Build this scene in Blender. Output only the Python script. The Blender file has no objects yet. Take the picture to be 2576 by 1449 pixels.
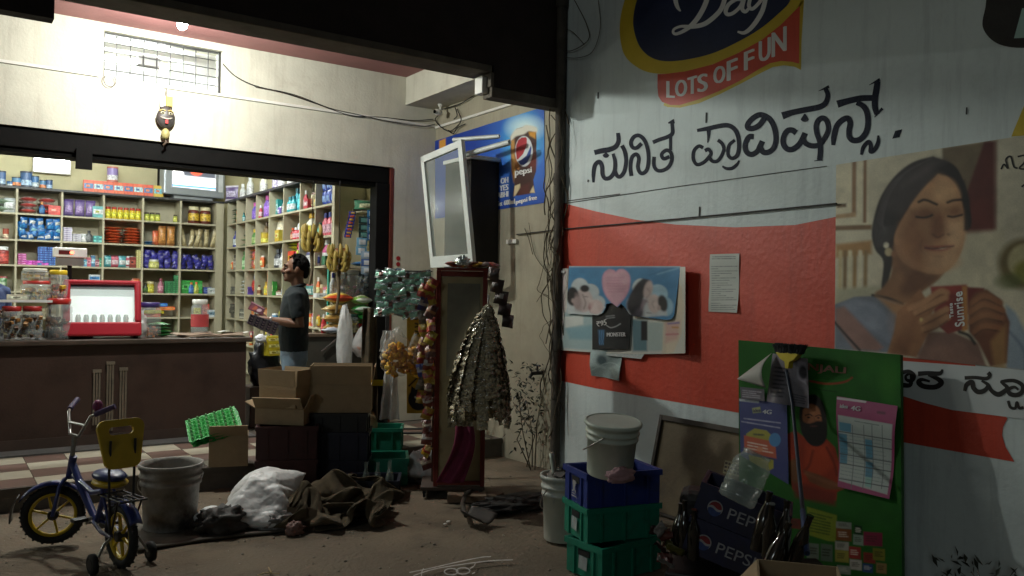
import bpy, bmesh, math, random
import numpy as np
from mathutils import Vector, Matrix, Euler
SC = bpy.context.scene
COL = SC.collection
R = random.Random(7)
rad = math.radians

# ------------------------------------------------------------------ camera
# street-side view: eye 1.6 m above the dirt, looking 34.8 deg right of the shop's depth axis
F_PX, CX, CY, EYE = 2095.707, 1288.0, 724.5, 1.6
def _n(v): return v / np.linalg.norm(v)
_X = _n(np.array([4300 - CX, 790 - CY, F_PX])); _Y = _n(np.array([-170 - CX, 717 - CY, F_PX])); _Z = _n(np.cross(_X, _Y))
def ray(x, y):
    c = np.array([(x - CX) / F_PX, (y - CY) / F_PX, 1.0]); return np.array([c @ _X, c @ _Y, c @ _Z])
EYEV = np.array([0, 0, EYE])
def at_x(x, y, X): d = ray(x, y); return Vector(EYEV + d * X / d[0])
def at_y(x, y, Y): d = ray(x, y); return Vector(EYEV + d * Y / d[1])
def at_z(x, y, Z): d = ray(x, y); return Vector(EYEV + d * (Z - EYE) / d[2])
def at_s(x, y, s): return Vector(EYEV + ray(x, y) * s)
def at_pl(x, y, p, n): d = ray(x, y); n = np.array(n); return Vector(EYEV + d * ((np.array(p) - EYEV) @ n) / (d @ n))
cd = bpy.data.cameras.new("camera"); cam = bpy.data.objects.new("camera", cd); COL.objects.link(cam)
cd.sensor_width = 36; cd.lens = F_PX / 2576 * 36; cd.clip_start = 0.05; cd.clip_end = 500
_m = Matrix(((_X[0], -_X[1], -_X[2]), (_Y[0], -_Y[1], -_Y[2]), (_Z[0], -_Z[1], -_Z[2]))).to_4x4()
_m.translation = (0, 0, EYE); cam.matrix_world = _m; SC.camera = cam

# ------------------------------------------------------------------ night sky, faint cool street glow
W = bpy.data.worlds.new("World"); SC.world = W; W.use_nodes = True
nt = W.node_tree; bg = nt.nodes["Background"]
sky = nt.nodes.new("ShaderNodeTexSky"); sky.sky_type = 'NISHITA'; sky.sun_disc = False
sky.sun_elevation = rad(38); sky.sun_rotation = rad(250); sky.air_density = 1.3; sky.dust_density = 3
nt.links.new(sky.outputs[0], bg.inputs[0]); bg.inputs[1].default_value = 0.0030
sl = bpy.data.lights.new("street_fill", 'SUN'); sl.energy = 0.11; sl.angle = rad(7); sl.color = (.86, 1, 1)  # added sun lamp, a dim fill standing in for an unseen street light
so = bpy.data.objects.new("street_fill", sl); COL.objects.link(so); so.rotation_euler = Vector((-.84, -.48, .25)).to_track_quat('Z', 'Y').to_euler()
SC.view_settings.view_transform = 'Standard'; SC.view_settings.look = 'None'
SC.view_settings.exposure = 0.0; SC.view_settings.gamma = 1; SC.view_settings.use_curve_mapping = False
SC.render.engine = 'CYCLES'
try:
    SC.cycles.use_denoising = True; SC.cycles.sample_clamp_indirect = 4.0; SC.cycles.max_bounces = 8
    SC.cycles.transparent_max_bounces = 12; SC.cycles.caustics_reflective = False; SC.cycles.caustics_refractive = False
except Exception: pass

# ------------------------------------------------------------------ materials
MATS = {}
def mat(name, col=(.5, .5, .5), rough=.6, var=.12, scale=6, bump=0.0, bscale=60, metal=0, spec=.5, trans=0, alpha=1, emit=None, estr=0, stain=None, st_scale=2.5, st_lo=.5, st_hi=.7, coat=0, attr=None, wave=None, drip=None):
    if name in MATS: return MATS[name]
    m = bpy.data.materials.new(name); m.use_nodes = True; t = m.node_tree; N = t.nodes; L = t.links
    b = N["Principled BSDF"]
    b.inputs["Roughness"].default_value = rough; b.inputs["Metallic"].default_value = metal
    b.inputs["Specular IOR Level"].default_value = spec; b.inputs["Transmission Weight"].default_value = trans
    b.inputs["Alpha"].default_value = alpha; b.inputs["Coat Weight"].default_value = coat
    tc = N.new("ShaderNodeTexCoord")
    no = N.new("ShaderNodeTexNoise"); no.inputs["Scale"].default_value = scale; no.inputs["Detail"].default_value = 5; no.inputs["Roughness"].default_value = .62
    L.new(tc.outputs["Object"], no.inputs["Vector"])
    mx = N.new("ShaderNodeMix"); mx.data_type = 'RGBA'
    mr = N.new("ShaderNodeMapRange"); mr.inputs[1].default_value = .3; mr.inputs[2].default_value = .7
    L.new(no.outputs["Fac"], mr.inputs[0]); L.new(mr.outputs[0], mx.inputs[0])
    lo = [max(0, c * (1 - var)) for c in col]; hi = [min(1, c * (1 + var)) for c in col]
    mx.inputs[6].default_value = (*lo, 1); mx.inputs[7].default_value = (*hi, 1)
    out = mx.outputs[2]
    if attr:
        at = N.new("ShaderNodeAttribute"); at.attribute_name = attr
        m3 = N.new("ShaderNodeMix"); m3.data_type = 'RGBA'; m3.blend_type = 'MULTIPLY'; m3.inputs[0].default_value = 1
        L.new(at.outputs["Color"], m3.inputs[6]); L.new(out, m3.inputs[7]); out = m3.outputs[2]
    if stain:
        n2 = N.new("ShaderNodeTexNoise"); n2.inputs["Scale"].default_value = st_scale; n2.inputs["Detail"].default_value = 8; n2.inputs["Roughness"].default_value = .7
        L.new(tc.outputs["Object"], n2.inputs["Vector"])
        m2 = N.new("ShaderNodeMapRange"); m2.inputs[1].default_value = st_lo; m2.inputs[2].default_value = st_hi
        L.new(n2.outputs["Fac"], m2.inputs[0])
        m4 = N.new("ShaderNodeMix"); m4.data_type = 'RGBA'; m4.inputs[7].default_value = (*stain, 1)
        L.new(m2.outputs[0], m4.inputs[0]); L.new(out, m4.inputs[6]); out = m4.outputs[2]
    if drip:
        mp = N.new("ShaderNodeMapping"); mp.inputs["Scale"].default_value = (5, 5, .45); L.new(tc.outputs["Object"], mp.inputs["Vector"])
        n5 = N.new("ShaderNodeTexNoise"); n5.inputs["Scale"].default_value = 1.6; n5.inputs["Detail"].default_value = 9; n5.inputs["Roughness"].default_value = .75; L.new(mp.outputs[0], n5.inputs["Vector"])
        r5 = N.new("ShaderNodeMapRange"); r5.inputs[1].default_value = .5; r5.inputs[2].default_value = .8; r5.inputs[4].default_value = drip[3]; L.new(n5.outputs["Fac"], r5.inputs[0])
        m6 = N.new("ShaderNodeMix"); m6.data_type = 'RGBA'; m6.inputs[7].default_value = (*drip[:3], 1); L.new(r5.outputs[0], m6.inputs[0]); L.new(out, m6.inputs[6]); out = m6.outputs[2]
    L.new(out, b.inputs["Base Color"])
    if emit:
        b.inputs["Emission Color"].default_value = (*emit, 1); b.inputs["Emission Strength"].default_value = estr
    if bump:
        n3 = N.new("ShaderNodeTexNoise"); n3.inputs["Scale"].default_value = bscale; n3.inputs["Detail"].default_value = 4
        L.new(tc.outputs["Object"], n3.inputs["Vector"])
        bp = N.new("ShaderNodeBump"); bp.inputs["Strength"].default_value = bump; bp.inputs["Distance"].default_value = .02
        L.new(n3.outputs["Fac"], bp.inputs["Height"]); L.new(bp.outputs[0], b.inputs["Normal"])
    if wave:
        w = N.new("ShaderNodeTexWave"); w.inputs["Scale"].default_value = wave[0]; w.inputs["Distortion"].default_value = wave[1]; w.inputs["Detail"].default_value = 3
        if len(wave) > 3: w.bands_direction = wave[3]
        L.new(tc.outputs["Object"], w.inputs["Vector"])
        m5 = N.new("ShaderNodeMix"); m5.data_type = 'RGBA'; m5.blend_type = 'MULTIPLY'; m5.inputs[0].default_value = wave[2]
        L.new(out, m5.inputs[6]); L.new(w.outputs["Color"], m5.inputs[7]); L.new(m5.outputs[2], b.inputs["Base Color"])
    MATS[name] = m; return m
def film(name, col=(.8, .85, .85), opac=.35, rough=.15, bump=.6, bscale=25):
    """clear plastic film: see-through with crinkled shine"""
    if name in MATS: return MATS[name]
    m = mat(name, col, rough, .1, 10, bump, bscale, spec=.8); t = m.node_tree
    b = t.nodes["Principled BSDF"]; o = t.nodes["Material Output"]
    tr = t.nodes.new("ShaderNodeBsdfTransparent"); mx = t.nodes.new("ShaderNodeMixShader"); mx.inputs[0].default_value = opac
    t.links.new(tr.outputs[0], mx.inputs[1]); t.links.new(b.outputs[0], mx.inputs[2]); t.links.new(mx.outputs[0], o.inputs[0])
    return m
def hexc(h):
    v = [int(h[i:i + 2], 16) / 255 for i in (0, 2, 4)]
    return tuple(c / 12.92 if c <= .04045 else ((c + .055) / 1.055) ** 2.4 for c in v)
def cmat(h, rough=.45, **k):
    return mat("paint_" + h + ("_%d" % int(rough * 100)), hexc(h), rough, var=k.pop('var', .1), **k)

# ------------------------------------------------------------------ geometry builder
class G:
    def __init__(s): s.V = []; s.F = []; s.M = []; s.S = []
    def add(s, V, F, m=0, sm=False, mx=None):
        o = len(s.V)
        s.V += [tuple(mx @ Vector(v)) if mx is not None else tuple(v) for v in V]
        for f in F: s.F.append(tuple(i + o for i in f)); s.M.append(m); s.S.append(sm)
        return s
    def box(s, x0, x1, y0, y1, z0, z1, m=0, mx=None):
        V = [(x, y, z) for z in (z0, z1) for y in (y0, y1) for x in (x0, x1)]
        return s.add(V, [(0, 2, 3, 1), (4, 5, 7, 6), (0, 1, 5, 4), (2, 6, 7, 3), (0, 4, 6, 2), (1, 3, 7, 5)], m, False, mx)
    def cbox(s, c, d, m=0, rz=0, mx=None):
        T = Matrix.Translation(c) @ Matrix.Rotation(rz, 4, 'Z')
        if mx is not None: T = mx @ T
        return s.box(-d[0] / 2, d[0] / 2, -d[1] / 2, d[1] / 2, -d[2] / 2, d[2] / 2, m, T)
    def lathe(s, prof, n=16, m=0, mx=None, caps=(True, True), sx=1, sy=1, sm=True):
        V = []; F = []
        for r, z in prof:
            for i in range(n): a = 2 * math.pi * i / n; V.append((r * math.cos(a) * sx, r * math.sin(a) * sy, z))
        for j in range(len(prof) - 1):
            for i in range(n): k = (i + 1) % n; F.append((j * n + i, j * n + k, (j + 1) * n + k, (j + 1) * n + i))
        s.add(V, F, m, sm, mx)
        if caps[0]: s.add([V[i] for i in range(n)][::-1], [tuple(range(n))], m, False, mx)
        if caps[1]: s.add(V[-n:], [tuple(range(n))], m, False, mx)
        return s
    def tube(s, pts, r=.01, n=8, m=0, mx=None, cap=True, closed=False, flat=1):
        pts = [Vector(p) for p in pts]; k = len(pts); rs = r if isinstance(r, (list, tuple)) else [r] * k
        V = []; F = []; prev = None
        for i, p in enumerate(pts):
            a = pts[(i - 1) % k] if (i or closed) else p; b = pts[(i + 1) % k] if (i < k - 1 or closed) else p
            d = (b - a).normalized() if (b - a).length > 1e-9 else Vector((0, 0, 1))
            if prev is None:
                u = d.cross(Vector((0, 0, 1)));
                if u.length < .05: u = d.cross(Vector((1, 0, 0)))
            else: u = prev - d * prev.dot(d)
            u.normalize(); prev = u; w = d.cross(u)
            for j in range(n):
                t = 2 * math.pi * j / n; V.append(p + u * (rs[i] * math.cos(t)) + w * (rs[i] * flat * math.sin(t)))
        for i in range(k if closed else k - 1):
            i2 = (i + 1) % k
            for j in range(n): j2 = (j + 1) % n; F.append((i * n + j, i * n + j2, i2 * n + j2, i2 * n + j))
        s.add(V, F, m, True, mx)
        if cap and not closed:
            s.add(V[:n][::-1], [tuple(range(n))], m, False, mx); s.add(V[-n:], [tuple(range(n))], m, False, mx)
        return s
    def sphere(s, c, r, n=12, k=8, m=0, mx=None, sc=(1, 1, 1), fn=None):
        V = []; F = []
        for j in range(k + 1):
            th = math.pi * j / k
            for i in range(n):
                a = 2 * math.pi * i / n
                v = Vector((math.sin(th) * math.cos(a) * sc[0], math.sin(th) * math.sin(a) * sc[1], math.cos(th) * sc[2])) * r
                if fn: v = fn(v)
                V.append(v + Vector(c))
        for j in range(k):
            for i in range(n): i2 = (i + 1) % n; F.append((j * n + i, (j + 1) * n + i, (j + 1) * n + i2, j * n + i2))
        return s.add(V, F, m, True, mx)
    def prism(s, poly, ext, m=0, mx=None):
        n = len(poly); e = Vector(ext); V = [Vector(p) for p in poly] + [Vector(p) + e for p in poly]
        F = [tuple(range(n))[::-1], tuple(range(n, 2 * n))] + [(i, (i + 1) % n, n + (i + 1) % n, n + i) for i in range(n)]
        return s.add(V, F, m, False, mx)
    def grid(s, fn, nu, nv, m=0, mx=None, sm=True, closed=False):
        V = [fn(i / nu, j / nv) for j in range(nv + 1) for i in range(nu + 1)]
        F = [(j * (nu + 1) + i, j * (nu + 1) + i + 1, (j + 1) * (nu + 1) + i + 1, (j + 1) * (nu + 1) + i) for j in range(nv) for i in range(nu)]
        return s.add(V, F, m, sm, mx)
    def mesh(s, name, mats):
        me = bpy.data.meshes.new(name); me.from_pydata(s.V, [], s.F)
        for x in (mats if isinstance(mats, (list, tuple)) else [mats]): me.materials.append(x)
        me.polygons.foreach_set("material_index", s.M); me.polygons.foreach_set("use_smooth", s.S)
        me.update(); return me
    def build(s, name, mats, parent=None, world=False, loc=None, rot=None, bevel=0, solid=0, fixn=True):
        if world and parent is not None:
            off = Vector(parent['_w']); s.V = [tuple(Vector(v) - off) for v in s.V]
        me = s.mesh(name, mats)
        if fixn:
            b = bmesh.new(); b.from_mesh(me); bmesh.ops.recalc_face_normals(b, faces=b.faces); b.to_mesh(me); b.free()
        o = bpy.data.objects.new(name, me); COL.objects.link(o)
        if parent is not None: o.parent = parent
        if loc is not None: o.location = loc
        if rot is not None: o.rotation_euler = rot
        if bevel:
            md = o.modifiers.new("edge", 'BEVEL'); md.width = bevel; md.segments = 2; md.limit_method = 'ANGLE'; md.angle_limit = rad(40)
        if solid:
            md = o.modifiers.new("thick", 'SOLIDIFY'); md.thickness = solid; md.offset = 0
        return o
def tag(o, label=None, cat=None, group=None, kind=None):
    if label: o['label'] = label
    if cat: o['category'] = cat
    if group: o['group'] = group
    if kind: o['kind'] = kind
    return o
def thing(name, label, cat, loc=(0, 0, 0), rz=0, group=None, rot=None):
    o = bpy.data.objects.new(name, None); COL.objects.link(o); o.location = loc; o.rotation_euler = rot or (0, 0, rz)
    o.empty_display_size = .1; o['_w'] = list(loc)
    return tag(o, label, cat, group)
def put(me, name, loc, rz=0, label=None, cat=None, group=None, parent=None, rot=None, sc=None):
    o = bpy.data.objects.new(name, me); COL.objects.link(o); o.location = loc; o.rotation_euler = rot or (0, 0, rz)
    if sc: o.scale = sc
    if parent is not None: o.parent = parent
    return tag(o, label, cat, group)
def spline(pts, k=6):
    """Catmull-Rom through the points (any dimension)"""
    P = [np.array(p, float) for p in pts]; P = [2 * P[0] - P[1]] + P + [2 * P[-1] - P[-2]]; out = []
    for i in range(1, len(P) - 2):
        for j in range(k):
            t = j / k; a, b, c, d = P[i - 1:i + 3]
            out.append(.5 * (2 * b + (c - a) * t + (2 * a - 5 * b + 4 * c - d) * t * t + (3 * b - a - 3 * c + d) * t ** 3))
    out.append(P[-2]); return out
def crop(x0, y0, sc): return lambda x, y: ((x0 + x / sc) / 1.0435, (y0 + y / sc) / 1.0435)

# flat print: a fine grid on a real sheet whose points carry the printed colour
class Print:
    def __init__(s, quad, nx, ny, bg, conv, lift):
        """quad: TL,TR,BR,BL in reading-grid units; conv: grid units -> picture; lift: picture -> 3D on the sheet's plane"""
        q = np.array(quad, float); u = np.linspace(0, 1, nx)[None, :, None]; v = np.linspace(0, 1, ny)[:, None, None]
        s.P = (q[0] * (1 - u) + q[1] * u) * (1 - v) + (q[3] * (1 - u) + q[2] * u) * v
        s.nx, s.ny, s.conv, s.lift = nx, ny, conv, lift; s.C = np.empty((ny, nx, 3)); s.C[:] = s.c(bg); s.U = np.broadcast_to(u, (ny, nx, 1))[..., 0]; s.Vv = np.broadcast_to(v, (ny, nx, 1))[..., 0]
        s.px = max(1e-6, np.linalg.norm(q[1] - q[0]) / nx)
    def c(s, col): return np.array(hexc(col) if isinstance(col, str) else col)
    def mix(s, a, col): s.C += (s.c(col) - s.C) * np.clip(a, 0, 1)[..., None]; return s
    def sdf(s, pts):
        p = np.array(pts, float); d = np.full(s.P.shape[:2], 1e18); ins = np.zeros(s.P.shape[:2], bool)
        for i in range(len(p)):
            a, b = p[i], p[(i + 1) % len(p)]; e = b - a; w = s.P - a
            t = np.clip((w @ e) / max(e @ e, 1e-9), 0, 1); d = np.minimum(d, ((w - t[..., None] * e) ** 2).sum(-1))
            with np.errstate(divide='ignore', invalid='ignore'):
                c = ((a[1] > s.P[..., 1]) != (b[1] > s.P[..., 1])) & (s.P[..., 0] < (b[0] - a[0]) * (s.P[..., 1] - a[1]) / (b[1] - a[1] + 1e-12) + a[0])
            ins ^= c
        d = np.sqrt(d); return np.where(ins, -d, d)
    def poly(s, pts, col, soft=None, sm=0, al=1):
        if sm: pts = spline(list(pts) + [pts[0]], sm)
        so = soft or s.px * 1.3; return s.mix((.5 - s.sdf(pts) / so) * (1 if al == 1 else 1) if al == 1 else np.clip(.5 - s.sdf(pts) / so, 0, 1) * al, col)
    def line(s, pts, w, col, soft=None, sm=0, al=1):
        if sm: pts = spline(pts, sm)
        p = np.array(pts, float); d = np.full(s.P.shape[:2], 1e18)
        for a, b in zip(p[:-1], p[1:]):
            e = b - a; q = s.P - a; t = np.clip((q @ e) / max(e @ e, 1e-9), 0, 1); d = np.minimum(d, ((q - t[..., None] * e) ** 2).sum(-1))
        so = soft or s.px * 1.3; return s.mix(np.clip(.5 - (np.sqrt(d) - w / 2) / so, 0, 1) * al, col)
    def ell(s, c, rx, ry, col, soft=None, rot=0, al=1):
        q = s.P - np.array(c, float); cr, sr = math.cos(rot), math.sin(rot)
        x = q[..., 0] * cr + q[..., 1] * sr; y = -q[..., 0] * sr + q[..., 1] * cr
        d = (np.sqrt((x / rx) ** 2 + (y / ry) ** 2) - 1) * min(rx, ry); so = soft or s.px * 1.3
        return s.mix(np.clip(.5 - d / so, 0, 1) * al, col)
    def grain(s, a, seed=1):
        r = np.random.default_rng(seed); s.C *= 1 + (r.random(s.C.shape[:2]) - .5)[..., None] * a; return s
    def blur(s, n=1):
        for _ in range(n):
            c = s.C; q = c.copy(); q[1:-1] = (c[:-2] + 2 * c[1:-1] + c[2:]) / 4; c = q.copy(); c[:, 1:-1] = (q[:, :-2] + 2 * q[:, 1:-1] + q[:, 2:]) / 4; s.C = c
        return s
    def fade(s, gain=1, desat=0):
        l = s.C.mean(-1, keepdims=True); s.C = (s.C + (l - s.C) * desat) * gain; return s
    def contrast(s, g, k): s.C = np.clip(s.C, 0, 1) ** g * k; return s
    def blotch(s, a, sc, seed=0):
        r = np.random.default_rng(seed); gx, gy = int(s.nx / sc) + 3, int(s.ny / sc) + 3; q = r.random((gy, gx)); X = np.linspace(0, gx - 1.001, s.nx); Y = np.linspace(0, gy - 1.001, s.ny); xi, yi = X.astype(int), Y.astype(int); fx = (X - xi)[None]; fy = (Y - yi)[:, None]
        fx = fx * fx * (3 - 2 * fx); fy = fy * fy * (3 - 2 * fy); xi2 = np.minimum(xi + 1, gx - 1); yi2 = np.minimum(yi + 1, gy - 1)
        v = (q[np.ix_(yi, xi)] * (1 - fx) + q[np.ix_(yi, xi2)] * fx) * (1 - fy) + (q[np.ix_(yi2, xi)] * (1 - fx) + q[np.ix_(yi2, xi2)] * fx) * fy
        s.C *= (1 + (v - .5) * a)[..., None]; return s
    def rows(s, quad, n, col, seed=0, w=None, fill=.8, al=.85):
        """lines of small unreadable type inside a quad"""
        r = random.Random(seed); q = np.array(quad, float)
        for i in range(n):
            v = (i + .5) / n; a = q[0] * (1 - v) + q[3] * v; b = q[1] * (1 - v) + q[2] * v; u = 0.0; ww = w or np.linalg.norm(q[3] - q[0]) / n * .45
            end = fill * r.uniform(.8, 1.2)
            while u < min(end, .98):
                l = r.uniform(.03, .1); s.line([a + (b - a) * u, a + (b - a) * min(u + l, 1)], ww, col, al=al * r.uniform(.6, 1)); u += l + .025
        return s
    def build(s, name, material, parent, warp=None, world=True):
        off = Vector(parent['_w']) if (parent is not None and world) else Vector((0, 0, 0)); V = []
        for j in range(s.ny):
            for i in range(s.nx):
                v = s.lift(*s.conv(*s.P[j, i]))
                if warp: v = warp(v, s.U[j, i], s.Vv[j, i])
                V.append(tuple(Vector(v) - off))
        n = s.nx; F = [(j * n + i, j * n + i + 1, (j + 1) * n + i + 1, (j + 1) * n + i) for j in range(s.ny - 1) for i in range(n - 1)]
        me = bpy.data.meshes.new(name); me.from_pydata(V, [], F); me.materials.append(material)
        ca = me.color_attributes.new("Col", 'FLOAT_COLOR', 'POINT')
        ca.data.foreach_set("color", np.concatenate([np.clip(s.C, 0, 1), np.ones((s.ny, s.nx, 1))], -1).astype(np.float32).ravel())
        me.polygons.foreach_set("use_smooth", [True] * len(F)); me.update()
        o = bpy.data.objects.new(name, me); COL.objects.link(o)
        if parent is not None: o.parent = parent
        return o
PAPER = mat("printed_paper", (1, 1, 1), .55, var=.05, scale=9, attr="Col", bump=.05, bscale=30)
VINYL = mat("printed_vinyl", (1, 1, 1), .55, var=.06, scale=5, attr="Col", bump=.12, bscale=8)
MATTE = mat("printed_board", (1, 1, 1), .7, spec=.25, var=.08, scale=6, attr="Col")

_tc = {}
def glyphs(body):
    """outline of a text as flat faces, box normalised to 0..1 in x and in y"""
    if body in _tc: return _tc[body]
    cu = bpy.data.curves.new("t", 'FONT'); cu.body = body; cu.fill_mode = 'FRONT'; cu.resolution_u = 4
    o = bpy.data.objects.new("t", cu); COL.objects.link(o)
    dg = bpy.context.evaluated_depsgraph_get(); me = bpy.data.meshes.new_from_object(o.evaluated_get(dg))
    V = [v.co.copy() for v in me.vertices]; F = [tuple(p.vertices) for p in me.polygons]
    bpy.data.objects.remove(o); bpy.data.curves.remove(cu); bpy.data.meshes.remove(me)
    x0 = min(v.x for v in V); x1 = max(v.x for v in V); y0 = min(v.y for v in V); y1 = max(v.y for v in V)
    V = [((v.x - x0) / (x1 - x0), (v.y - y0) / (y1 - y0)) for v in V]; _tc[body] = (V, F); return V, F
def letter(g, body, quad, conv, lift, m=0, bold=0):
    """set a text into the picture quad TL,TR,BR,BL and lift it on to a surface"""
    V, F = glyphs(body); q = [np.array(p, float) for p in quad]
    for k in range(1 + (2 if bold else 0)):
        dx = (0, bold, -bold)[k]; P = []
        for u, v in V:
            a = q[3] * (1 - u) + q[2] * u; b = q[0] * (1 - u) + q[1] * u; p = a * (1 - v) + b * v
            P.append(lift(*conv(p[0] + dx, p[1]), k))
        g.add(P, F, m)
def words(name, items, m, parent, conv, lift, bold=0):
    for t, q in items:
        g = G(); letter(g, t, q, conv, lift, 0, bold); g.build(name, m, parent, world=True, fixn=False)
def ribbon(g, pts, w, conv, lift, m=0, k=6, smooth=True):
    """brush stroke of width w (number or list) through traced points; every step is a hair prouder so loops never coincide"""
    n = len(pts); ws = list(w) if isinstance(w, (list, tuple)) else [w] * n
    P = [np.array((*p, ww), float) for p, ww in zip(pts, ws)]
    if smooth and n > 2: P = spline(P, k)
    V = []; m_ = len(P)
    for i, p in enumerate(P):
        d = (P[min(i + 1, m_ - 1)] - P[max(i - 1, 0)])[:2]; d = d / (np.linalg.norm(d) + 1e-9); nrm = np.array([-d[1], d[0]])
        for sgn in (-1, 1): V.append(lift(*conv(*(p[:2] + nrm * p[2] / 2 * sgn)), i * .02))
    g.add(V, [(2 * i, 2 * i + 1, 2 * i + 3, 2 * i + 2) for i in range(m_ - 1)], m)
# ================================================================== SETTING
XW, YF, FL = 4.68, 8.30, 0.174           # side wall plane, shop front plane, shop floor height
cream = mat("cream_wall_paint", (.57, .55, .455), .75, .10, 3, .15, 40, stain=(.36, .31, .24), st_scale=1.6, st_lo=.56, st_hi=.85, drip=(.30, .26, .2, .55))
pink = mat("pink_soffit_paint", (.30, .125, .12), .7, .1, 3, .1, 40)
darkfascia = mat("dark_unlit_fascia", (.020, .012, .010), .9, .3, 4, .3, 25)  # near-black: the shade on the unlit front is put into the colour
fascia_low = mat("fascia_lit_band", (.10, .085, .065), .85, .25, 5, .2, 30)  # paler than the fascia: bounce light on the underside is painted in
black_steel = mat("black_shutter_steel", (.005, .0048, .0045), .75, .2, 6, .1, 40, spec=.12)
dirt = mat("packed_dirt", (.165, .130, .088), .95, .45, 2.2, .55, 38, stain=(.10, .076, .054), st_scale=1.1, st_lo=.47, st_hi=.72)
brown = mat("red_brown_counter", (.055, .030, .021), .5, .45, 2.2, .12, 50, stain=(.045, .026, .02), st_scale=2.2, st_lo=.45, st_hi=.7)

# ground: one sheet, gently uneven
rg = np.random.default_rng(3)
g = G()
xs = np.concatenate([[-120, -30, -8, -3], np.arange(-1.5, 5.0, .12), [5.2, 9, 30, 120]]); ys = np.concatenate([[-60, -10, -2, 1], np.arange(2.0, 7.0, .12), [7.2, 9, 30, 120]])
from mathutils import noise as mn
def gz(x, y):
    if not (-1.5 <= x <= 4.9 and 2 <= y <= 6.95): return -.012
    return -.006 + .014 * mn.noise((x * 1.1, y * 1.1, 0)) + .006 * mn.noise((x * 4, y * 4, 3))
V = [(x, y, gz(x, y)) for y in ys for x in xs]; n = len(xs)
g.add(V, [(j * n + i, j * n + i + 1, (j + 1) * n + i + 1, (j + 1) * n + i) for j in range(len(ys) - 1) for i in range(n - 1)], 0, True)
tag(g.build("ground", dirt), kind='structure')
# pebbles and crumbs trodden into the dirt
g = G()
for i in range(1000):
    x, y = R.uniform(.2, 4.4), R.uniform(3.2, 6.8); r = R.choice((.003, .004, .005, .007, .010)) * R.uniform(.7, 1.1)
    g.sphere((x, y, gz(x, y) + r * .2), r, 6, 4, R.choice((0, 0, 1)), sc=(1, R.uniform(.6, 1.2), .6))
tag(g.build("gravel", [mat("pebble_grey", (.17, .15, .12), .9), mat("pebble_pale", (.3, .27, .22), .9)]), kind='stuff')

# plinth (shop floor) with chequered tiles
plinth_m = mat("plinth_concrete", (.13, .11, .09), .9, .25, 3, .3, 40)
fl = G().box(-1.5, XW, 6.86, 14.0, -.05, FL - .008).build("shop_floor", plinth_m); tag(fl, kind='structure'); fl['_w'] = [0, 0, 0]
tile_c = mat("cream_floor_tile", (.42, .38, .29), .35, .12, 4, .05, 30, stain=(.27, .22, .16), st_scale=3, st_lo=.5, st_hi=.8)
tile_m = mat("maroon_floor_tile", (.14, .085, .066), .4, .2, 4, .05, 30, stain=(.1, .06, .045), st_scale=3)
grey_g = mat("grey_granite_strip", (.12, .12, .115), .4, .3, 20)
TL_ = .30
tm = [G().box(0, TL_ - .006, 0, TL_ - .006, 0, .008).mesh("tile", [m]) for m in (tile_c, tile_m)]
for i in range(-3, 16):
    for j in range(0, 4):
        x, y = i * TL_ + .05, 6.865 + j * TL_
        if x + TL_ > XW: continue
        o = put(tm[(i + j) % 2], "tile", (x, y, FL - .008), parent=fl)
g = G().box(-1.0, 2.62, 8.075, YF + .02, FL - .006, FL + .012); g.build("granite_strip", grey_g, fl)
G().box(-1.5, XW - .01, 6.838, 6.858, FL - .05, FL - .001).build("step_nosing", mat("step_edge_stone", (.10, .085, .07), .7, .2), fl)

# ---------------------------------------------------------------- shop front wall (lintel band with barred vent, right pillar)
wall = thing("shop_front_wall", "cream plastered shop front wall with a barred vent above the opening", "wall", (2.3, YF, FL))
ZT = 4.02; VX0, VX1, VZ0, VZ1 = 1.235, 2.285, 3.515, 3.93
g = G()
g.box(-2.5, VX0, YF, YF + .22, 2.98, ZT); g.box(VX1, 4.33, YF, YF + .22, 2.98, ZT)
g.box(VX0, VX1, YF, YF + .22, 2.98, VZ0); g.box(VX0, VX1, YF, YF + .22, VZ1, ZT)
g.box(4.33, XW, YF, YF + .22, 2.98, ZT)
g.box(4.16, XW, YF, YF + .22, FL, 2.98)
g.build("wall_face", cream, wall, world=True)
# grille
gr = thing_parent = wall
g = G().box(VX0, VX0 + .018, YF + .06, YF + .09, VZ0, VZ1).box(VX1 - .022, VX1, YF + .05, YF + .09, VZ0, VZ1).box(VX0, VX1, YF + .05, YF + .09, VZ0, VZ0 + .012).box(VX0, VX1, YF + .05, YF + .09, VZ1 - .014, VZ1)
fr = g.build("window_frame", mat("dark_grille_iron", (.03, .03, .028), .6), wall, world=True); fr['_w'] = wall['_w']
bar_m = MATS["dark_grille_iron"]
for i in range(1, 9):
    x = VX0 + (VX1 - VX0) * i / 9; o = G().box(x - .004, x + .004, YF + .066, YF + .076, VZ0 + .012, VZ1 - .014).build("grille_bar", bar_m, fr, world=True)
for i in range(1, 5):
    z = VZ0 + (VZ1 - VZ0) * i / 5; o = G().box(VX0 + .018, VX1 - .022, YF + .078, YF + .086, z - .004, z + .004).build("grille_bar", bar_m, fr, world=True)
G().box(1.40 + .14, 1.40 + .34, YF + .10, YF + .2, 3.70, 3.79).build("junction_box", mat("grey_box_plastic", (.25, .25, .24), .5), wall, world=True)
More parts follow.
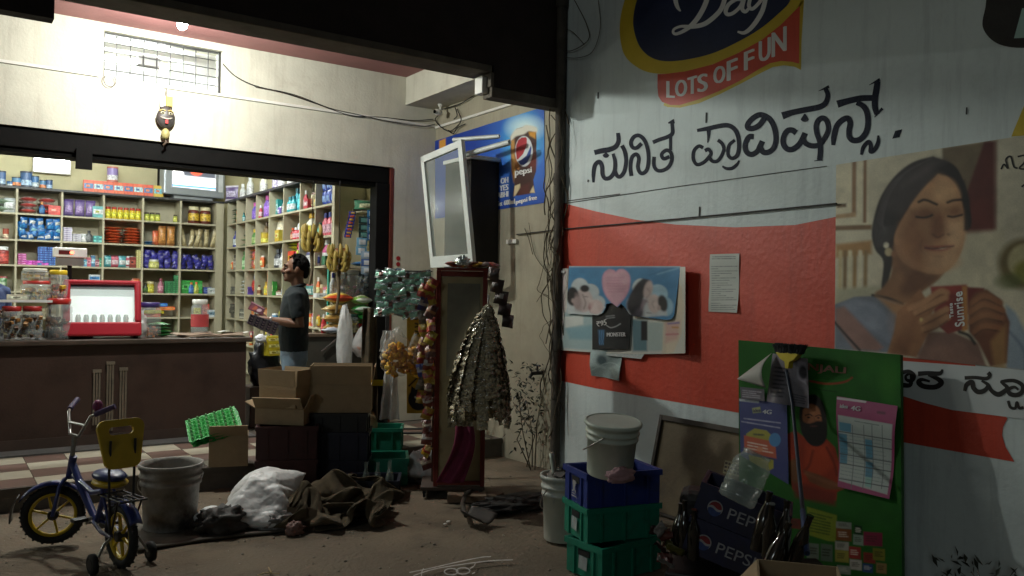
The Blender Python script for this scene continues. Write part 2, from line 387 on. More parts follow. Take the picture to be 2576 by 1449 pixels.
# red-brown painted reveal and small stickers on the pillar
G().box(4.125, 4.16, YF - .004, YF + .2, FL, 2.97).build("reveal", mat("red_oxide_reveal", (.13, .03, .02), .5, .2), wall, world=True)
g = G()
for z, h, m in ((1.98, .045, 0), (1.915, .045, 0), (1.85, .035, 1), (1.79, .03, 1)):
    if m == 0: g.lathe([(.025, 0), (.025, .002)], 12, 0, Matrix.Translation((4.23, YF - .003, z)) @ Matrix.Rotation(rad(90), 4, 'X'))
    else: g.box(4.205, 4.262, YF - .004, YF - .001, z - h / 2, z + h / 2, 1)
g.build("sticker", [cmat("a02028"), cmat("2a7fae")], wall, world=True)
# conduit strip and its loop, cable
cond = mat("white_pvc_conduit", (.72, .70, .64), .45, .06)
g = G().box(-1, 1.20, YF - .022, YF - .002, 3.50, 3.525); g.box(1.75, XW - .024, YF - .022, YF - .002, 3.485, 3.51); g.box(XW - .024, XW - .002, 6.0, YF - .023, 3.47, 3.495)
c1 = g.build("wall_conduit", cond); tag(c1, "white plastic conduit running along the wall below the vent", "conduit")
wire_m = mat("black_cable", (.015, .014, .013), .6)
g = G(); c = Vector((1.285, YF - .02, 3.475)); g.tube([c + Vector((.05 * math.sin(t), -.01, .055 * math.cos(t))) for t in np.linspace(-.3, 5.9, 24)], .0035, 6)
tag(g.build("cable_loop", wire_m), "small loop of grey cable at the end of the left conduit", "cable")
g = G()
p = [at_y(x, y, YF - .02) for x, y in ((560, 160), (590, 190), (640, 215), (720, 235), (800, 262), (880, 290), (960, 295), (1040, 303), (1090, 300))]
g.tube([Vector(v) for v in spline(p, 5)], .005, 6)
p = [at_y(x, y, YF - .03) for x, y in ((640, 217), (740, 238), (830, 272), (900, 288), (990, 308), (1060, 318), (1095, 312))]
g.tube([Vector(v) for v in spline(p, 5)], .004, 6)
tag(g.build("sagging_cable", wire_m), "dark cables sagging from the vent to the corner camera", "cable")

# roller shutter box and guides
sh = thing("roller_shutter", "rolled-up black steel shutter housing with its right guide rail", "shutter", (2, YF, 2.8))
G().box(-2.5, 4.12, YF + .03, YF + .34, 2.80, 2.975).build("shutter_box", black_steel, sh, world=True, bevel=.01)
g = G()
for i in range(4): g.box(-2.5, 4.0, YF + .05 + .002 * i, YF + .30, 2.76 - .0 + i * .01, 2.765 + i * .01)
g.build("bottom_slat", black_steel, sh, world=True)
G().box(3.965, 4.122, YF + .02, YF + .19, FL, 2.80).build("guide_rail", black_steel, sh, world=True, bevel=.008)
G().box(1.03, 1.16, YF + .0, YF + .05, 2.66, 2.84).build("lock_bracket", black_steel, sh, world=True)

# ---------------------------------------------------------------- soffit, upper storey overhang
tag(G().box(-2.5, XW, 6.10, YF - .002, ZT - .02, ZT + .1).build("ceiling", pink), kind='structure')
ov = thing("upper_storey_overhang", "dark upper storey front overhanging the shop entrance", "building", (2, 5.96, 3.3))
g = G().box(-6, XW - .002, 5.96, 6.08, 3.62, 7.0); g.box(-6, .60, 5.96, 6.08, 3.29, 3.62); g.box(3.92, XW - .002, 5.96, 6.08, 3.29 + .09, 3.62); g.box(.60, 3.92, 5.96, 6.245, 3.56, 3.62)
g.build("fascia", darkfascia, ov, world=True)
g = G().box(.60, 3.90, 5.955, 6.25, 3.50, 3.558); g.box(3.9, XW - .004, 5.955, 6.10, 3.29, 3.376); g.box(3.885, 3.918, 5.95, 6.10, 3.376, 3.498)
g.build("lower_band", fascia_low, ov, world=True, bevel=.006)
G().box(4.29, XW - .002, 6.08, YF - .002, 3.69, ZT - .022).build("beam", cream, ov, world=True)
G().box(3.84, 3.93, 6.02, 6.14, 3.33, 3.47).build("white_end_box", cond, ov, world=True, bevel=.006)
G().box(-6, XW, 5.96 + .12, 14.0, 7.0, 7.05).build("roof_slab", darkfascia, ov, world=True)
# cctv dome bracket and cables in the corner
cc = thing("security_camera", "small white security camera under the beam in the corner", "camera", (4.4, 7.5, 3.69))
p0 = at_z(1108, 262, 3.69)
g = G().lathe([(.03, 0), (.026, -.02), (.012, -.03), (.012, -.07)], 12, 0, Matrix.Translation(p0)); g.build("mount", cond, cc, world=True)
g = G().sphere(p0 + Vector((-.05, -.03, -.10)), .035, 12, 8, 0, sc=(1.5, 1, 1)); g.build("housing", cond, cc, world=True)
G().lathe([(.02, 0), (.018, .012)], 12, 0, Matrix.Translation(p0 + Vector((-.095, -.05, -.105))) @ Matrix.Rotation(rad(-90), 4, 'Y')).build("lens", black_steel, cc, world=True)
g = G()
for pts in (((1110, 285), (1095, 300), (1110, 320), (1130, 330), (1150, 318), (1160, 300), (1150, 275)), ((1200, 235), (1160, 260), (1130, 270), (1112, 275)), ((1128, 328), (1140, 336), (1150, 322), (1170, 312)), ((1145, 270), (1150, 290), (1142, 300))):
    g.tube([Vector(v) for v in spline([at_x(x, y, XW - .03) for x, y in pts], 5)], .006, 6)
tag(g.build("tangled_cable", wire_m), "tangle of black cables hanging below the security camera", "cable")

# ---------------------------------------------------------------- bulb under the soffit
def lamp(name, loc, power, size, col):
    l = bpy.data.lights.new(name, 'POINT'); l.energy = power; l.shadow_soft_size = size; l.color = col
    o = bpy.data.objects.new(name, l); COL.objects.link(o); o.location = loc; return o
BL = at_y(458, 61, 7.2)
bl = thing("bare_bulb", "glowing bare bulb hanging under the pink soffit", "lamp", tuple(BL))
bulb_m = mat("bulb_glow", (1, 1, 1), .4, emit=(.96, 1, .94), estr=90)
bo = G().sphere((0, 0, 0), .042, 16, 12, sc=(1, 1, 1.15)).build("bulb_glass", bulb_m, bl); bo.visible_shadow = True
G().lathe([(.018, .042), (.02, .085), (.006, .09), (.004, ZT - .02 - BL.z)], 10).build("holder", wire_m, bl)
LB = lamp("bulb_light", BL + Vector((0, 0, -.06)), 235, .05, (.95, 1, .93))

# protective painted mask with a gourd, hung under the vent
mp_ = at_y(418, 250, YF - .05); hm = thing("hanging_mask", "dark painted mask with a red tongue and a small gourd, hung under the vent", "mask", tuple(mp_))
G().tube([(0, 0, .10), (0, 0, -.42)], .004, 5).build("string", mat("mask_string", (.1, .08, .05), .8), hm)
G().box(-.05, -.005, -.004, .004, -.075, .03).build("paper_card", mat("pale_card", (.5, .46, .5), .6), hm); G().box(.002, .058, -.006, .002, -.06, .03).build("paper_card", mat("yellow_card", (.55, .45, .08), .6), hm)
mk = mat("dark_mask_paint", (.05, .042, .038), .45, .4, 12)
def mf(v): return Vector((v.x * .085 * (1 - .25 * max(0, v.z)), v.y * .035, v.z * .105))
G().sphere((0, 0, -.165), 1, 22, 16, fn=mf).build("mask_face", mk, hm)
for s in (-1, 1):
    e = G().sphere((s * .034, -.030, -.135), .019, 12, 8, sc=(1.1, .5, .8)).build("eye", mat("cream_mask_eye", (.45, .40, .26), .4), hm); G().sphere((s * .034, -.0405, -.135), .008, 8, 6).build("pupil", black_steel, e)
    G().tube([(s * .008, -.034, -.115), (s * .035, -.036, -.105), (s * .062, -.022, -.118)], .006, 6).build("eyebrow", mat("gold_trim", (.4, .3, .1), .4), hm); G().tube([(0, -.040, -.19), (s * .03, -.037, -.184), (s * .058, -.020, -.168)], [.008, .008, .003], 6).build("moustache", mat("pale_moustache", (.4, .36, .3), .5), hm)
G().box(-.012, .012, -.044, -.036, -.232, -.198).build("tongue", mat("red_tongue", (.5, .03, .03), .4), hm)
G().sphere((0, 0, -.325), .046, 14, 10, sc=(.85, .85, 1.15)).build("gourd", mat("yellow_green_gourd", (.36, .31, .12), .5, .3, 12), hm)
G().tube([(0, 0, -.37), (.01, 0, -.40), (-.018, 0, -.43), (-.012, 0, -.44)], [.006, .012, .010, .004], 6).build("dried_chilli", mat("dark_chilli", (.08, .05, .03), .6), hm)
# ================================================================== SIDE WALL with its painted advertisements
white_w = mat("white_wall_paint", (.60, .67, .66), .62, .10, 1.2, .16, 26, stain=(.41, .46, .46), st_scale=1.2, st_lo=.5, st_hi=.8, drip=(.32, .36, .38, .7))
sw = thing("side_wall", "long side wall, cream near the shop and white with painted advertisements towards the street", "wall", (XW, 3, 0))
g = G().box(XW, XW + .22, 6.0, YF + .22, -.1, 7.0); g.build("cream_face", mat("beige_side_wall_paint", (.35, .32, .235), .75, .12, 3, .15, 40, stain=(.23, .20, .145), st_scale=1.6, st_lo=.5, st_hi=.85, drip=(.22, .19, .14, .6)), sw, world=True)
G().box(XW, XW + .22, -4.0, 5.998, -.1, 7.0).build("white_face", white_w, sw, world=True)
def lw(n): return lambda x, y, k=0: at_x(x, y, XW - .002 - .002 * n - .0006 * k)
idn = lambda x, y: (x, y)
def paint(name, polys, m, n, conv=idn, parent=None, label=None, smooth=0):
    g = G()
    for k, p in enumerate(polys):
        if smooth: p = [tuple(v) for v in spline(list(p) + [p[0]], smooth)][:-1]
        g.add([lw(n)(*conv(*v), k) for v in p], [tuple(range(len(p)))])
    o = g.build(name, m, parent or sw, world=True, fixn=False)
    if label: o['label'] = label
    return o
red_p = mat("red_wall_paint", (.56, .062, .030), .5, .12, 2, .16, 26, stain=(.40, .042, .024), st_scale=2, st_lo=.5, st_hi=.8, drip=(.27, .034, .022, .6))
paint("painted_red_band", [[(1411, 508), (1440, 517), (1500, 532), (1600, 553), (1700, 565), (1850, 572), (2000, 566), (2105, 545), (2300, 520), (2390, 720), (2460, 940), (2534, 1053), (2523, 1075), (2521, 1095), (2530, 1125), (2552, 1162), (2275, 1113), (1850, 1037), (1500, 977), (1411, 958)]], red_p, 0)
# biscuit logo
c3 = crop(1440, 0, 2.786)
yel = mat("yellow_wall_paint", (.55, .40, .03), .5, .12, 3, .12, 26); navy = mat("navy_wall_paint", (.015, .022, .06), .45, .2, 3, .12, 26); whp = mat("white_letter_paint", (.68, .68, .66), .5, .08, 4, .12, 26)
paint("painted_logo_border", [[(575, -60), (535, 80), (520, 200), (530, 320), (560, 410), (630, 480), (725, 527), (850, 540), (1000, 522), (1200, 470), (1390, 385), (1560, 290), (1720, 165), (1865, 10), (1900, -150), (1800, -330), (1400, -450), (1000, -420), (730, -290)]], yel, 0, c3, smooth=5)
paint("painted_logo_border", [[(1840, 20), (1868, 0), (1850, 300), (1846, 512), (1800, 488), (1720, 478), (1640, 490), (1560, 530), (1400, 615), (1250, 690), (1100, 755), (960, 788), (870, 783), (840, 770), (900, 600), (1700, 300)]], yel, 0, c3)
paint("painted_logo_field", [[(665, -60), (630, 60), (618, 170), (640, 280), (680, 360), (750, 420), (850, 447), (1000, 437), (1190, 392), (1360, 318), (1540, 215), (1680, 100), (1770, 0), (1800, -150), (1700, -290), (1380, -370), (1000, -340), (780, -230)]], navy, 1, c3, smooth=5)
paint("painted_banner", [[(797, 542), (850, 541), (1000, 522), (1200, 471), (1390, 386), (1560, 291), (1700, 180), (1838, 42), (1834, 250), (1832, 466), (1780, 452), (1700, 446), (1620, 462), (1540, 505), (1400, 590), (1250, 665), (1090, 730), (960, 768), (890, 768), (830, 745), (803, 705), (796, 640)]], red_p, 1, c3)
g = G()
for ch, x0, x1, yb0, yt0, dy in (("L", 866, 918, 708, 588, 8), ("O", 930, 1008, 705, 585, -6), ("T", 1020, 1082, 690, 565, -14), ("S", 1093, 1160, 674, 545, -14), ("O", 1210, 1288, 614, 490, -18), ("F", 1308, 1378, 588, 446, -24), ("F", 1434, 1500, 512, 378, -22), ("U", 1542, 1620, 456, 300, -30), ("N", 1636, 1736, 415, 238, -48)):
    letter(g, ch, [(x0, yt0 + 5), (x1, yt0 + dy), (x1, yb0 + dy), (x0, yb0 + 5)], c3, lw(2), 0, bold=6)
g.build("painted_lettering", whp, sw, world=True, fixn=False)
g = G()
ribbon(g, [(1180, -90), (1150, 20), (1105, 110), (1050, 180), (990, 225), (935, 248), (912, 238), (920, 212), (970, 193), (1050, 195), (1140, 175), (1220, 115), (1270, 50), (1300, -60)], [34, 36, 36, 34, 26, 22, 20, 18, 20, 30, 34, 34, 34, 34], c3, lw(2))
ribbon(g, [(1430, 5), (1380, -5), (1320, 30), (1295, 80), (1310, 105), (1350, 95), (1400, 50), (1430, -10), (1415, 60), (1440, 85), (1475, 50)], [26, 26, 28, 30, 28, 26, 26, 28, 30, 26, 20], c3, lw(3))
ribbon(g, [(1480, -30), (1465, 40), (1490, 65), (1540, 20), (1590, -50), (1570, 60), (1530, 140), (1480, 205), (1430, 240), (1382, 232)], [26, 28, 26, 26, 30, 34, 34, 32, 26, 14], c3, lw(2))
ribbon(g, [(925, -60), (930, 10), (945, 55), (965, 82)], [30, 32, 26, 10], c3, lw(2))
g.build("painted_lettering", whp, sw, world=True, fixn=False)
# shop name brushed in Kannada
ca = crop(1520, 280, 5.6); cb = crop(1900, 200, 5.573)
ink = mat("glossy_blue_black_paint", (.007, .010, .024), .6, .3, 9, .3, 60, spec=.18)
g = G(); L0 = lw(0)
for pts, w in (
    ([(225, 675), (330, 650), (450, 628), (540, 585), (580, 500), (572, 385)], [64, 66, 66, 62, 56, 50]),
    ([(372, 690), (395, 715), (420, 690)], [60, 70, 60]),
    ([(212, 1115), (212, 990), (235, 860), (300, 810), (338, 880), (345, 990), (385, 1055), (460, 1040), (520, 950), (530, 810), (500, 690)], [30, 50, 54, 56, 54, 52, 54, 54, 54, 50, 40]),
    ([(520, 930), (560, 1015), (610, 1025), (665, 950), (692, 800), (672, 660), (630, 570)], 52),
    ([(770, 1020), (755, 890), (775, 750), (840, 700), (880, 760), (865, 880), (890, 960), (940, 980), (1000, 920), (1022, 780), (1010, 630), (965, 500), (885, 425), (805, 445), (762, 525), (785, 595), (845, 605), (920, 540)], 50),
    ([(1085, 525), (1180, 485), (1300, 445), (1370, 395), (1372, 300), (1365, 225)], [50, 50, 52, 52, 46, 44]),
    ([(1310, 240), (1400, 212)], [16, 60]),
    ([(1105, 735), (1098, 850), (1140, 930), (1220, 940), (1310, 890), (1362, 790), (1352, 680), (1285, 640), (1215, 700), (1245, 765), (1330, 735)], 48),
    ([(1345, 420), (1345, 640)], 40),
    ([(1735, 350), (1900, 320), (2090, 280), (2200, 278), (2290, 335), (2340, 450), (2352, 600), (2320, 720), (2245, 760), (2190, 700), (2205, 570), (2290, 490)], [40, 56, 60, 60, 58, 56, 54, 52, 48, 44, 44, 40]),
    ([(1825, 605), (1760, 580), (1690, 650), (1680, 770), (1735, 850), (1830, 820), (1910, 740), (1940, 680), (1900, 625), (1850, 650)], 46),
    ([(1910, 740), (1960, 800), (2030, 800), (2090, 730), (2130, 620), (2100, 540), (2040, 490)], 46),
    ([(1905, 330), (1905, 430), (1890, 530)], [60, 40, 14]),
    ([(2105, 875), (2170, 910), (2250, 905), (2320, 850), (2355, 790)], [24, 40, 44, 40, 20])):
    ribbon(g, pts, [q * 1.16 for q in w] if isinstance(w, list) else w * 1.16, ca, L0)
g.build("painted_shop_name", ink, sw, world=True, fixn=False)
g = G()
for pts, w in (
    ([(440, 885), (375, 885), (325, 960), (312, 1040), (340, 1115), (410, 1145), (490, 1100), (530, 1020), (565, 950)], 72),
    ([(525, 1020), (570, 1105), (640, 1115), (720, 1065), (762, 950), (752, 800), (700, 665), (620, 590), (520, 565), (420, 620), (352, 700), (355, 755), (425, 765), (520, 715), (605, 600)], 74),
    ([(855, 580), (1000, 532), (1200, 490), (1400, 450), (1490, 390), (1522, 280), (1490, 185)], [100, 80, 78, 78, 74, 66, 60]),
    ([(1385, 218), (1540, 150)], [6, 40]),
    ([(1150, 590), (1185, 610), (1220, 590)], [90, 110, 90]),
    ([(1060, 830), (1000, 790), (930, 800), (880, 880), (870, 980), (920, 1060), (1000, 1070), (1090, 1010), (1150, 920), (1190, 830)], 76),
    ([(1160, 930), (1210, 990), (1300, 1020), (1400, 1000), (1480, 900), (1530, 780), (1510, 660), (1450, 612), (1380, 650), (1350, 740), (1370, 860), (1405, 960), (1412, 1100), (1400, 1225)], 72),
    ([(1320, 1240), (1445, 1222)], [8, 26]),
    ([(1600, 1010), (1612, 880), (1652, 730), (1730, 645), (1810, 615), (1850, 680), (1832, 800), (1840, 890), (1900, 940), (2000, 920), (2080, 820), (2110, 680), (2090, 520), (2030, 430), (1940, 390)], [50, 76, 76, 78, 78, 78, 76, 76, 78, 78, 78, 76, 76, 74, 60]),
    ([(1660, 410), (1800, 368), (2000, 325), (2170, 318)], [100, 84, 82, 80]),
    ([(2250, 70), (2232, 200), (2212, 320), (2212, 450), (2240, 560)], [80, 86, 86, 84, 66]),
    ([(2125, 130), (2285, 45)], [6, 40]), ([(2205, 600), (2320, 470)], [10, 40]),
    ([(2010, 1150), (2042, 1040), (2115, 962), (2150, 1010), (2150, 1105), (2215, 1060), (2258, 960), (2258, 865)], [36, 56, 58, 58, 58, 58, 52, 26])):
    ribbon(g, pts, [q * 1.1 for q in w] if isinstance(w, list) else w * 1.1, cb, L0)
cdt = crop(2040, 60, 3.813); g.add([L0(*cdt(*p)) for p in ((1182, 1080), (1252, 1065), (1225, 1145), (1152, 1160))], [(0, 1, 2, 3)])
g.build("painted_shop_name", ink, sw, world=True, fixn=False)
# black badge at the upper right corner, yellow corner mark
c4 = crop(2100, 0, 2.786)
blk = mat("black_wall_paint", (.02, .017, .015), .7, .3, 9, .3, 40)
paint("painted_badge", [[(1362, -300), (1362, 0), (1335, 150), (1345, 220), (1400, 290), (1490, 335), (1640, 350), (1900, 330), (1900, -300)]], blk, 0, c4, smooth=4)
paint("painted_badge_letter", [[(1625, 60), (1760, 60), (1760, 270), (1565, 280)]], mat("pale_green_wall_paint", (.35, .5, .45), .6), 1, c4)
paint("painted_corner_mark", [[(1640, 770), (1560, 960), (1545, 1000), (1760, 980), (1760, 700)]], yel, 0, c4)

# ---------------------------------------------------------------- printed vinyl of a woman with a spice pack
c8 = crop(2150, 360, 1.957)
po = thing("wall_poster", "large printed vinyl of a woman with closed eyes smelling a red pack", "poster", (XW - .01, 2.6, 1.9))
P = Print([(88, 142), (1240, -38), (1240, 1218), (80, 1092)], 300, 300, "cdc6ae", c8, lambda x, y: at_x(x, y, XW - .006))
P.poly([(80, 130), (250, 110), (250, 460), (80, 470)], "d8d0b4", 12).poly([(170, 110), (192, 110), (190, 400), (168, 400)], "9c7a52", 8).poly([(228, 105), (245, 105), (243, 440), (226, 440)], "94704a", 8)
P.poly([(80, 455), (270, 450), (270, 475), (80, 480)], "8a6c44", 10).poly([(90, 345), (140, 340), (140, 360), (90, 365)], "7c6444", 6).poly([(80, 400), (190, 385), (190, 410), (80, 420)], "b89a70", 10)
P.poly([(85, 550), (270, 530), (270, 600), (85, 620)], "b28a4a", 20)
for x, c in ((110, "c9b98c"), (135, "8f7440"), (160, "d7cfae"), (185, "a8874a"), (212, "d9d2b6"), (240, "9c8150")): P.line([(x, 590), (x - 4, 830)], 20, c, 12)
P.poly([(85, 780), (330, 760), (330, 860), (85, 880)], "b9b59b", 26)
P.poly([(632, 55), (880, 20), (880, 300), (640, 330)], "82735a", 14).poly([(850, 25), (918, 15), (914, 480), (740, 500), (742, 330)], "6d2f27", 16).poly([(740, 330), (905, 300), (905, 490), (745, 505)], "7c3a30", 30, al=.7)
P.poly([(920, 10), (1240, -40), (1240, 900), (920, 700)], "c3bda8", 60).poly([(600, 500), (960, 480), (960, 780), (600, 770)], "c6bfa6", 40)
P.ell((1060, 650), 140, 130, "7a6c3c", 40).ell((1070, 640), 100, 95, "b7ae84", 20).ell((1080, 690), 80, 60, "8c8a28", 30).ell((980, 740), 70, 40, "5e6a2c", 30, al=.7)
# hair, neck, face
P.poly([(585, 98), (480, 130), (390, 200), (320, 300), (285, 400), (270, 500), (290, 580), (330, 640), (320, 775), (350, 765), (385, 640), (500, 400), (760, 480), (770, 330), (740, 220), (690, 140)], "2a2427", 8, sm=5)
P.poly([(560, 120), (450, 170), (360, 270), (330, 360), (420, 400), (520, 330), (600, 200)], "4c4446", 50, sm=4).poly([(590, 103), (660, 120), (560, 190), (430, 250)], "6c6263", 40, al=.6)
P.poly([(380, 560), (370, 700), (330, 770), (290, 810), (430, 860), (520, 800), (640, 700), (600, 600), (450, 520)], "9a7149", 14, sm=4)
P.poly([(560, 640), (460, 700), (420, 800), (500, 800), (620, 700)], "7d5433", 40, sm=4)
P.poly([(610, 190), (540, 260), (470, 350), (400, 470), (385, 540), (400, 600), (440, 650), (520, 690), (620, 705), (690, 660), (735, 580), (748, 500), (745, 400), (720, 280), (670, 210)], "c09468", 10, sm=5)
P.poly([(620, 200), (590, 300), (660, 330), (720, 310), (690, 230)], "cfa67a", 40, sm=4).poly([(420, 450), (430, 600), (520, 670), (560, 560), (500, 430)], "ab7c50", 60, sm=4, al=.8)
P.poly([(570, 460), (585, 510), (620, 520), (655, 480), (640, 380), (615, 360)], "8c5c3a", 40, sm=4, al=.8).poly([(660, 400), (740, 380), (746, 520), (690, 560), (660, 500)], "d3ab80", 36, sm=4)
P.line([(512, 332), (545, 322), (605, 345)], 12, "46322a", 9, 5).line([(660, 335), (690, 325), (735, 320)], 11, "4a352b", 9, 5)
P.ell((545, 385), 50, 26, "9d6f4a", 30).ell((695, 380), 40, 22, "a67a54", 26)
P.line([(498, 408), (530, 412), (560, 408), (582, 398)], 9, "2e201b", 6, 5).line([(662, 405), (690, 408), (735, 398)], 9, "30221c", 6, 5)
P.line([(585, 500), (610, 515), (640, 500)], 9, "6b4228", 9, 4).ell((665, 500), 9, 7, "704a30", 8).line([(612, 330), (640, 420), (655, 480)], 8, "b88a60", 14, 4, al=.6)
P.poly([(540, 560), (600, 560), (640, 555), (693, 552), (690, 565), (640, 585), (580, 585), (545, 575)], "a04a3c", 7, sm=3).poly([(560, 566), (600, 570), (640, 564), (676, 560), (640, 575), (600, 578)], "d8c8b4", 4).line([(545, 568), (620, 570), (690, 560)], 4, "5c2a24", 4, 4).ell((660, 640), 60, 36, "cda57a", 40, al=.7).line([(530, 530), (520, 560), (530, 590)], 6, "83583a", 10, 4, al=.6).line([(590, 612), (640, 615)], 6, "8a5e3e", 10, al=.6)
P.ell((345, 555), 14, 16, "d9d2bc", 6).ell((358, 590), 20, 22, "bfb18c", 8).ell((385, 600), 14, 16, "a77a54", 8)
# sari and blouse
P.poly([(80, 860), (180, 820), (300, 815), (400, 850), (470, 890), (560, 960), (520, 1120), (80, 1090)], "7f8692", 10, sm=0).poly([(110, 860), (190, 830), (300, 860), (400, 960), (360, 1060), (250, 980)], "8e97a6", 26)
P.poly([(85, 880), (130, 870), (330, 1080), (300, 1100), (180, 1090), (85, 960)], "a07d74", 20).line([(80, 950), (150, 1030), (210, 1095)], 12, "3a3034", 8)
P.line([(275, 812), (360, 830), (430, 858)], 14, "2d2420", 8, 5).poly([(290, 815), (430, 860), (560, 830), (480, 960), (380, 900)], "b38a5e", 24)
P.poly([(560, 1000), (690, 1000), (820, 1060), (860, 1180), (500, 1150)], "8b6b5e", 16).poly([(500, 1100), (700, 1040), (860, 1190), (480, 1150)], "9b7869", 40, al=.6)
P.poly([(960, 860), (1010, 900), (1060, 1000), (1240, 1080), (1240, 1220), (960, 1190), (960, 1000)], "98a5b0", 20).line([(980, 1000), (1050, 1090), (1060, 1190)], 14, "7b8a99", 14, 4)
# pack and hands
P.poly([(575, 770), (755, 760), (760, 985), (660, 1010), (600, 960)], "8e2e22", 8).poly([(575, 770), (755, 760), (757, 800), (580, 810)], "a33a28", 20).poly([(735, 765), (765, 765), (765, 990), (735, 1000)], "c18a3c", 12).poly([(760, 770), (850, 775), (840, 870), (765, 900)], "7c2820", 10)
P.poly([(520, 780), (400, 900), (385, 1000), (350, 1110), (500, 1130), (560, 1010), (660, 930), (655, 880), (560, 930), (650, 810), (620, 790), (560, 850)], "a5764c", 10, sm=0)
P.poly([(420, 900), (400, 1000), (380, 1110), (450, 1115), (500, 980), (520, 880)], "8a5c38", 40, al=.8)
for q in ([(470, 880), (540, 850), (620, 795), (655, 800)], [(500, 900), (570, 865), (650, 825)], [(530, 950), (590, 920), (655, 885)], [(540, 985), (600, 965), (660, 925)]): P.line(q, 34, "bd8f63", 14, 4).line([(a, b + 18) for a, b in q], 6, "70462a", 6, 4)
P.ell((525, 938), 8, 10, "d8c27a", 4)
P.poly([(765, 860), (800, 800), (860, 780), (930, 830), (980, 950), (965, 1160), (880, 1180), (820, 1060), (770, 1000)], "7d4e30", 12)
for q in ([(790, 850), (850, 815), (930, 850)], [(780, 900), (850, 860), (940, 890)], [(780, 950), (850, 915), (940, 930)], [(800, 1000), (850, 970), (930, 980)]): P.line(q, 32, "9b683f", 14, 4).line([(a, b + 18) for a, b in q], 6, "4e2d1a", 6, 4)
P.poly([(880, 1050), (960, 960), (960, 1190), (900, 1190)], "b08a4e", 24, al=.7).line([(720, 1000), (770, 1020), (800, 1060)], 16, "2e2622", 10, 4)
# soft modelling of the printed photograph
P.poly([(560, 440), (640, 420), (640, 520), (600, 660), (480, 690), (400, 560), (450, 420)], "8a5c3a", 120, al=.4).poly([(620, 210), (560, 280), (500, 360), (640, 370), (700, 300)], "d0ab80", 90, al=.5).poly([(660, 430), (735, 430), (735, 560), (690, 640), (650, 560)], "dcb890", 70, al=.55)
P.poly([(540, 590), (690, 590), (660, 690), (560, 700)], "d8b48c", 60, al=.4).poly([(385, 560), (440, 640), (520, 690), (600, 710), (560, 740), (400, 690)], "6c4830", 50, al=.5).poly([(470, 380), (600, 360), (600, 430), (480, 440)], "6e452c", 60, al=.55).poly([(660, 370), (745, 350), (748, 420), (670, 425)], "8a5f40", 50, al=.45)
P.line([(498, 410), (532, 414), (562, 410), (582, 400)], 8, "241812", 5, 5).line([(662, 407), (690, 411), (735, 400)], 8, "261a14", 5, 5).line([(543, 570), (600, 574), (640, 566), (692, 560)], 5, "4a201c", 4, 5).line([(512, 334), (545, 322), (606, 346)], 10, "352420", 8, 5).line([(660, 336), (692, 324), (736, 322)], 10, "3a2822", 8, 5)
for i in range(46):
    t = i / 45; P.line([(590 - 40 * t, 102 + 20 * t), (440 - 80 * t, 190 + 60 * t), (300 + 120 * t * (1 - t), 400 + 40 * t), (290 + 120 * t, 560 + 40 * t - 150 * t * t)], 3, ("7a7074", "1e181b")[i % 2], 4, 5, al=.35)
P.poly([(745, 220), (775, 330), (765, 480), (745, 480)], "2c2528", 16, al=.8)
for q in ((430, 940, 60, 90), (840, 900, 60, 80)): P.ell(q[:2], q[2], q[3], "c8986a", 70, al=.3)
P.poly([(520, 960), (600, 900), (640, 960), (560, 1060)], "5c3822", 40, al=.4).blotch(.22, 26, 3).blotch(.14, 9, 4).contrast(1.28, 1.22).blur(1).fade(.95, .15).grain(.16, 5)
P.build("printed_face", VINYL, po)
g = G(); lp = lambda x, y, k=0: at_x(x, y, XW - .008 - .0004 * k)
w8 = mat("white_print", (.7, .7, .68), .5); k8 = mat("black_print", (.018, .016, .015), .5)
words("pack_lettering", [("Sunrise", [(700, 975), (690, 800), (735, 790), (748, 970)]), ("Taste", [(672, 930), (668, 855), (684, 852), (690, 928)])], w8, po, c8, lp, 2)
g = G()
for pts, w in (([(935, 165), (950, 140), (970, 160), (960, 115), (985, 100), (1000, 150), (1020, 160)], 9), ([(1020, 100), (1060, 95), (1055, 130), (1030, 160), (1075, 165)], 9), ([(1040, 255), (1070, 240), (1090, 290)], 9)): g = G(); ribbon(g, pts, w, c8, lp); g.build("small_lettering", k8, po, world=True, fixn=False)
# white strip with black Kannada letters below the vinyl
c4b = crop(2340, 900, 2.368)
ws = G(); ws.add([lw(2)(*c4b(*p)) for p in ((-220, 90), (70, 112), (1000, 180), (1000, 492), (824, 474), (380, 418), (200, 372), (70, 330), (-220, 280))], [tuple(range(9))])
o = ws.build("painted_strip", mat("strip_white", (.60, .64, .64), .55, .06, 3), sw, world=True, fixn=False)
g = G(); L3 = lw(3)
for pts, w in (
    ([(60, 185), (110, 178), (140, 205), (125, 235), (95, 230), (90, 205), (120, 195), (118, 260), (60, 262)], [20, 18, 20, 20, 14, 12, 12, 20, 24]),
    ([(165, 192), (230, 188), (300, 190), (318, 165)], [22, 20, 20, 8]), ([(230, 195), (290, 225), (310, 250), (270, 275), (200, 270), (170, 245), (190, 228), (240, 240)], [18, 22, 26, 24, 24, 26, 16, 10]),
    ([(455, 218), (520, 215), (590, 222), (612, 200), (600, 185)], [18, 16, 18, 18, 20]), ([(455, 300), (468, 260), (500, 245), (510, 280), (540, 305), (580, 295), (600, 262), (560, 235)], [16, 22, 24, 22, 24, 22, 18, 10]),
    ([(600, 262), (625, 300), (660, 320), (690, 310), (720, 280), (690, 250), (690, 240), (760, 235), (812, 262), (812, 305), (775, 325), (735, 315), (730, 288), (765, 275), (790, 292)], [18, 20, 24, 24, 20, 14, 16, 18, 20, 22, 22, 22, 18, 14, 10]),
    ([(725, 360), (740, 400), (770, 405), (780, 370), (795, 405), (822, 400)], 14)):
    ribbon(g, pts, [q * 1.3 for q in w] if isinstance(w, list) else w * 1.3, c4b, L3)
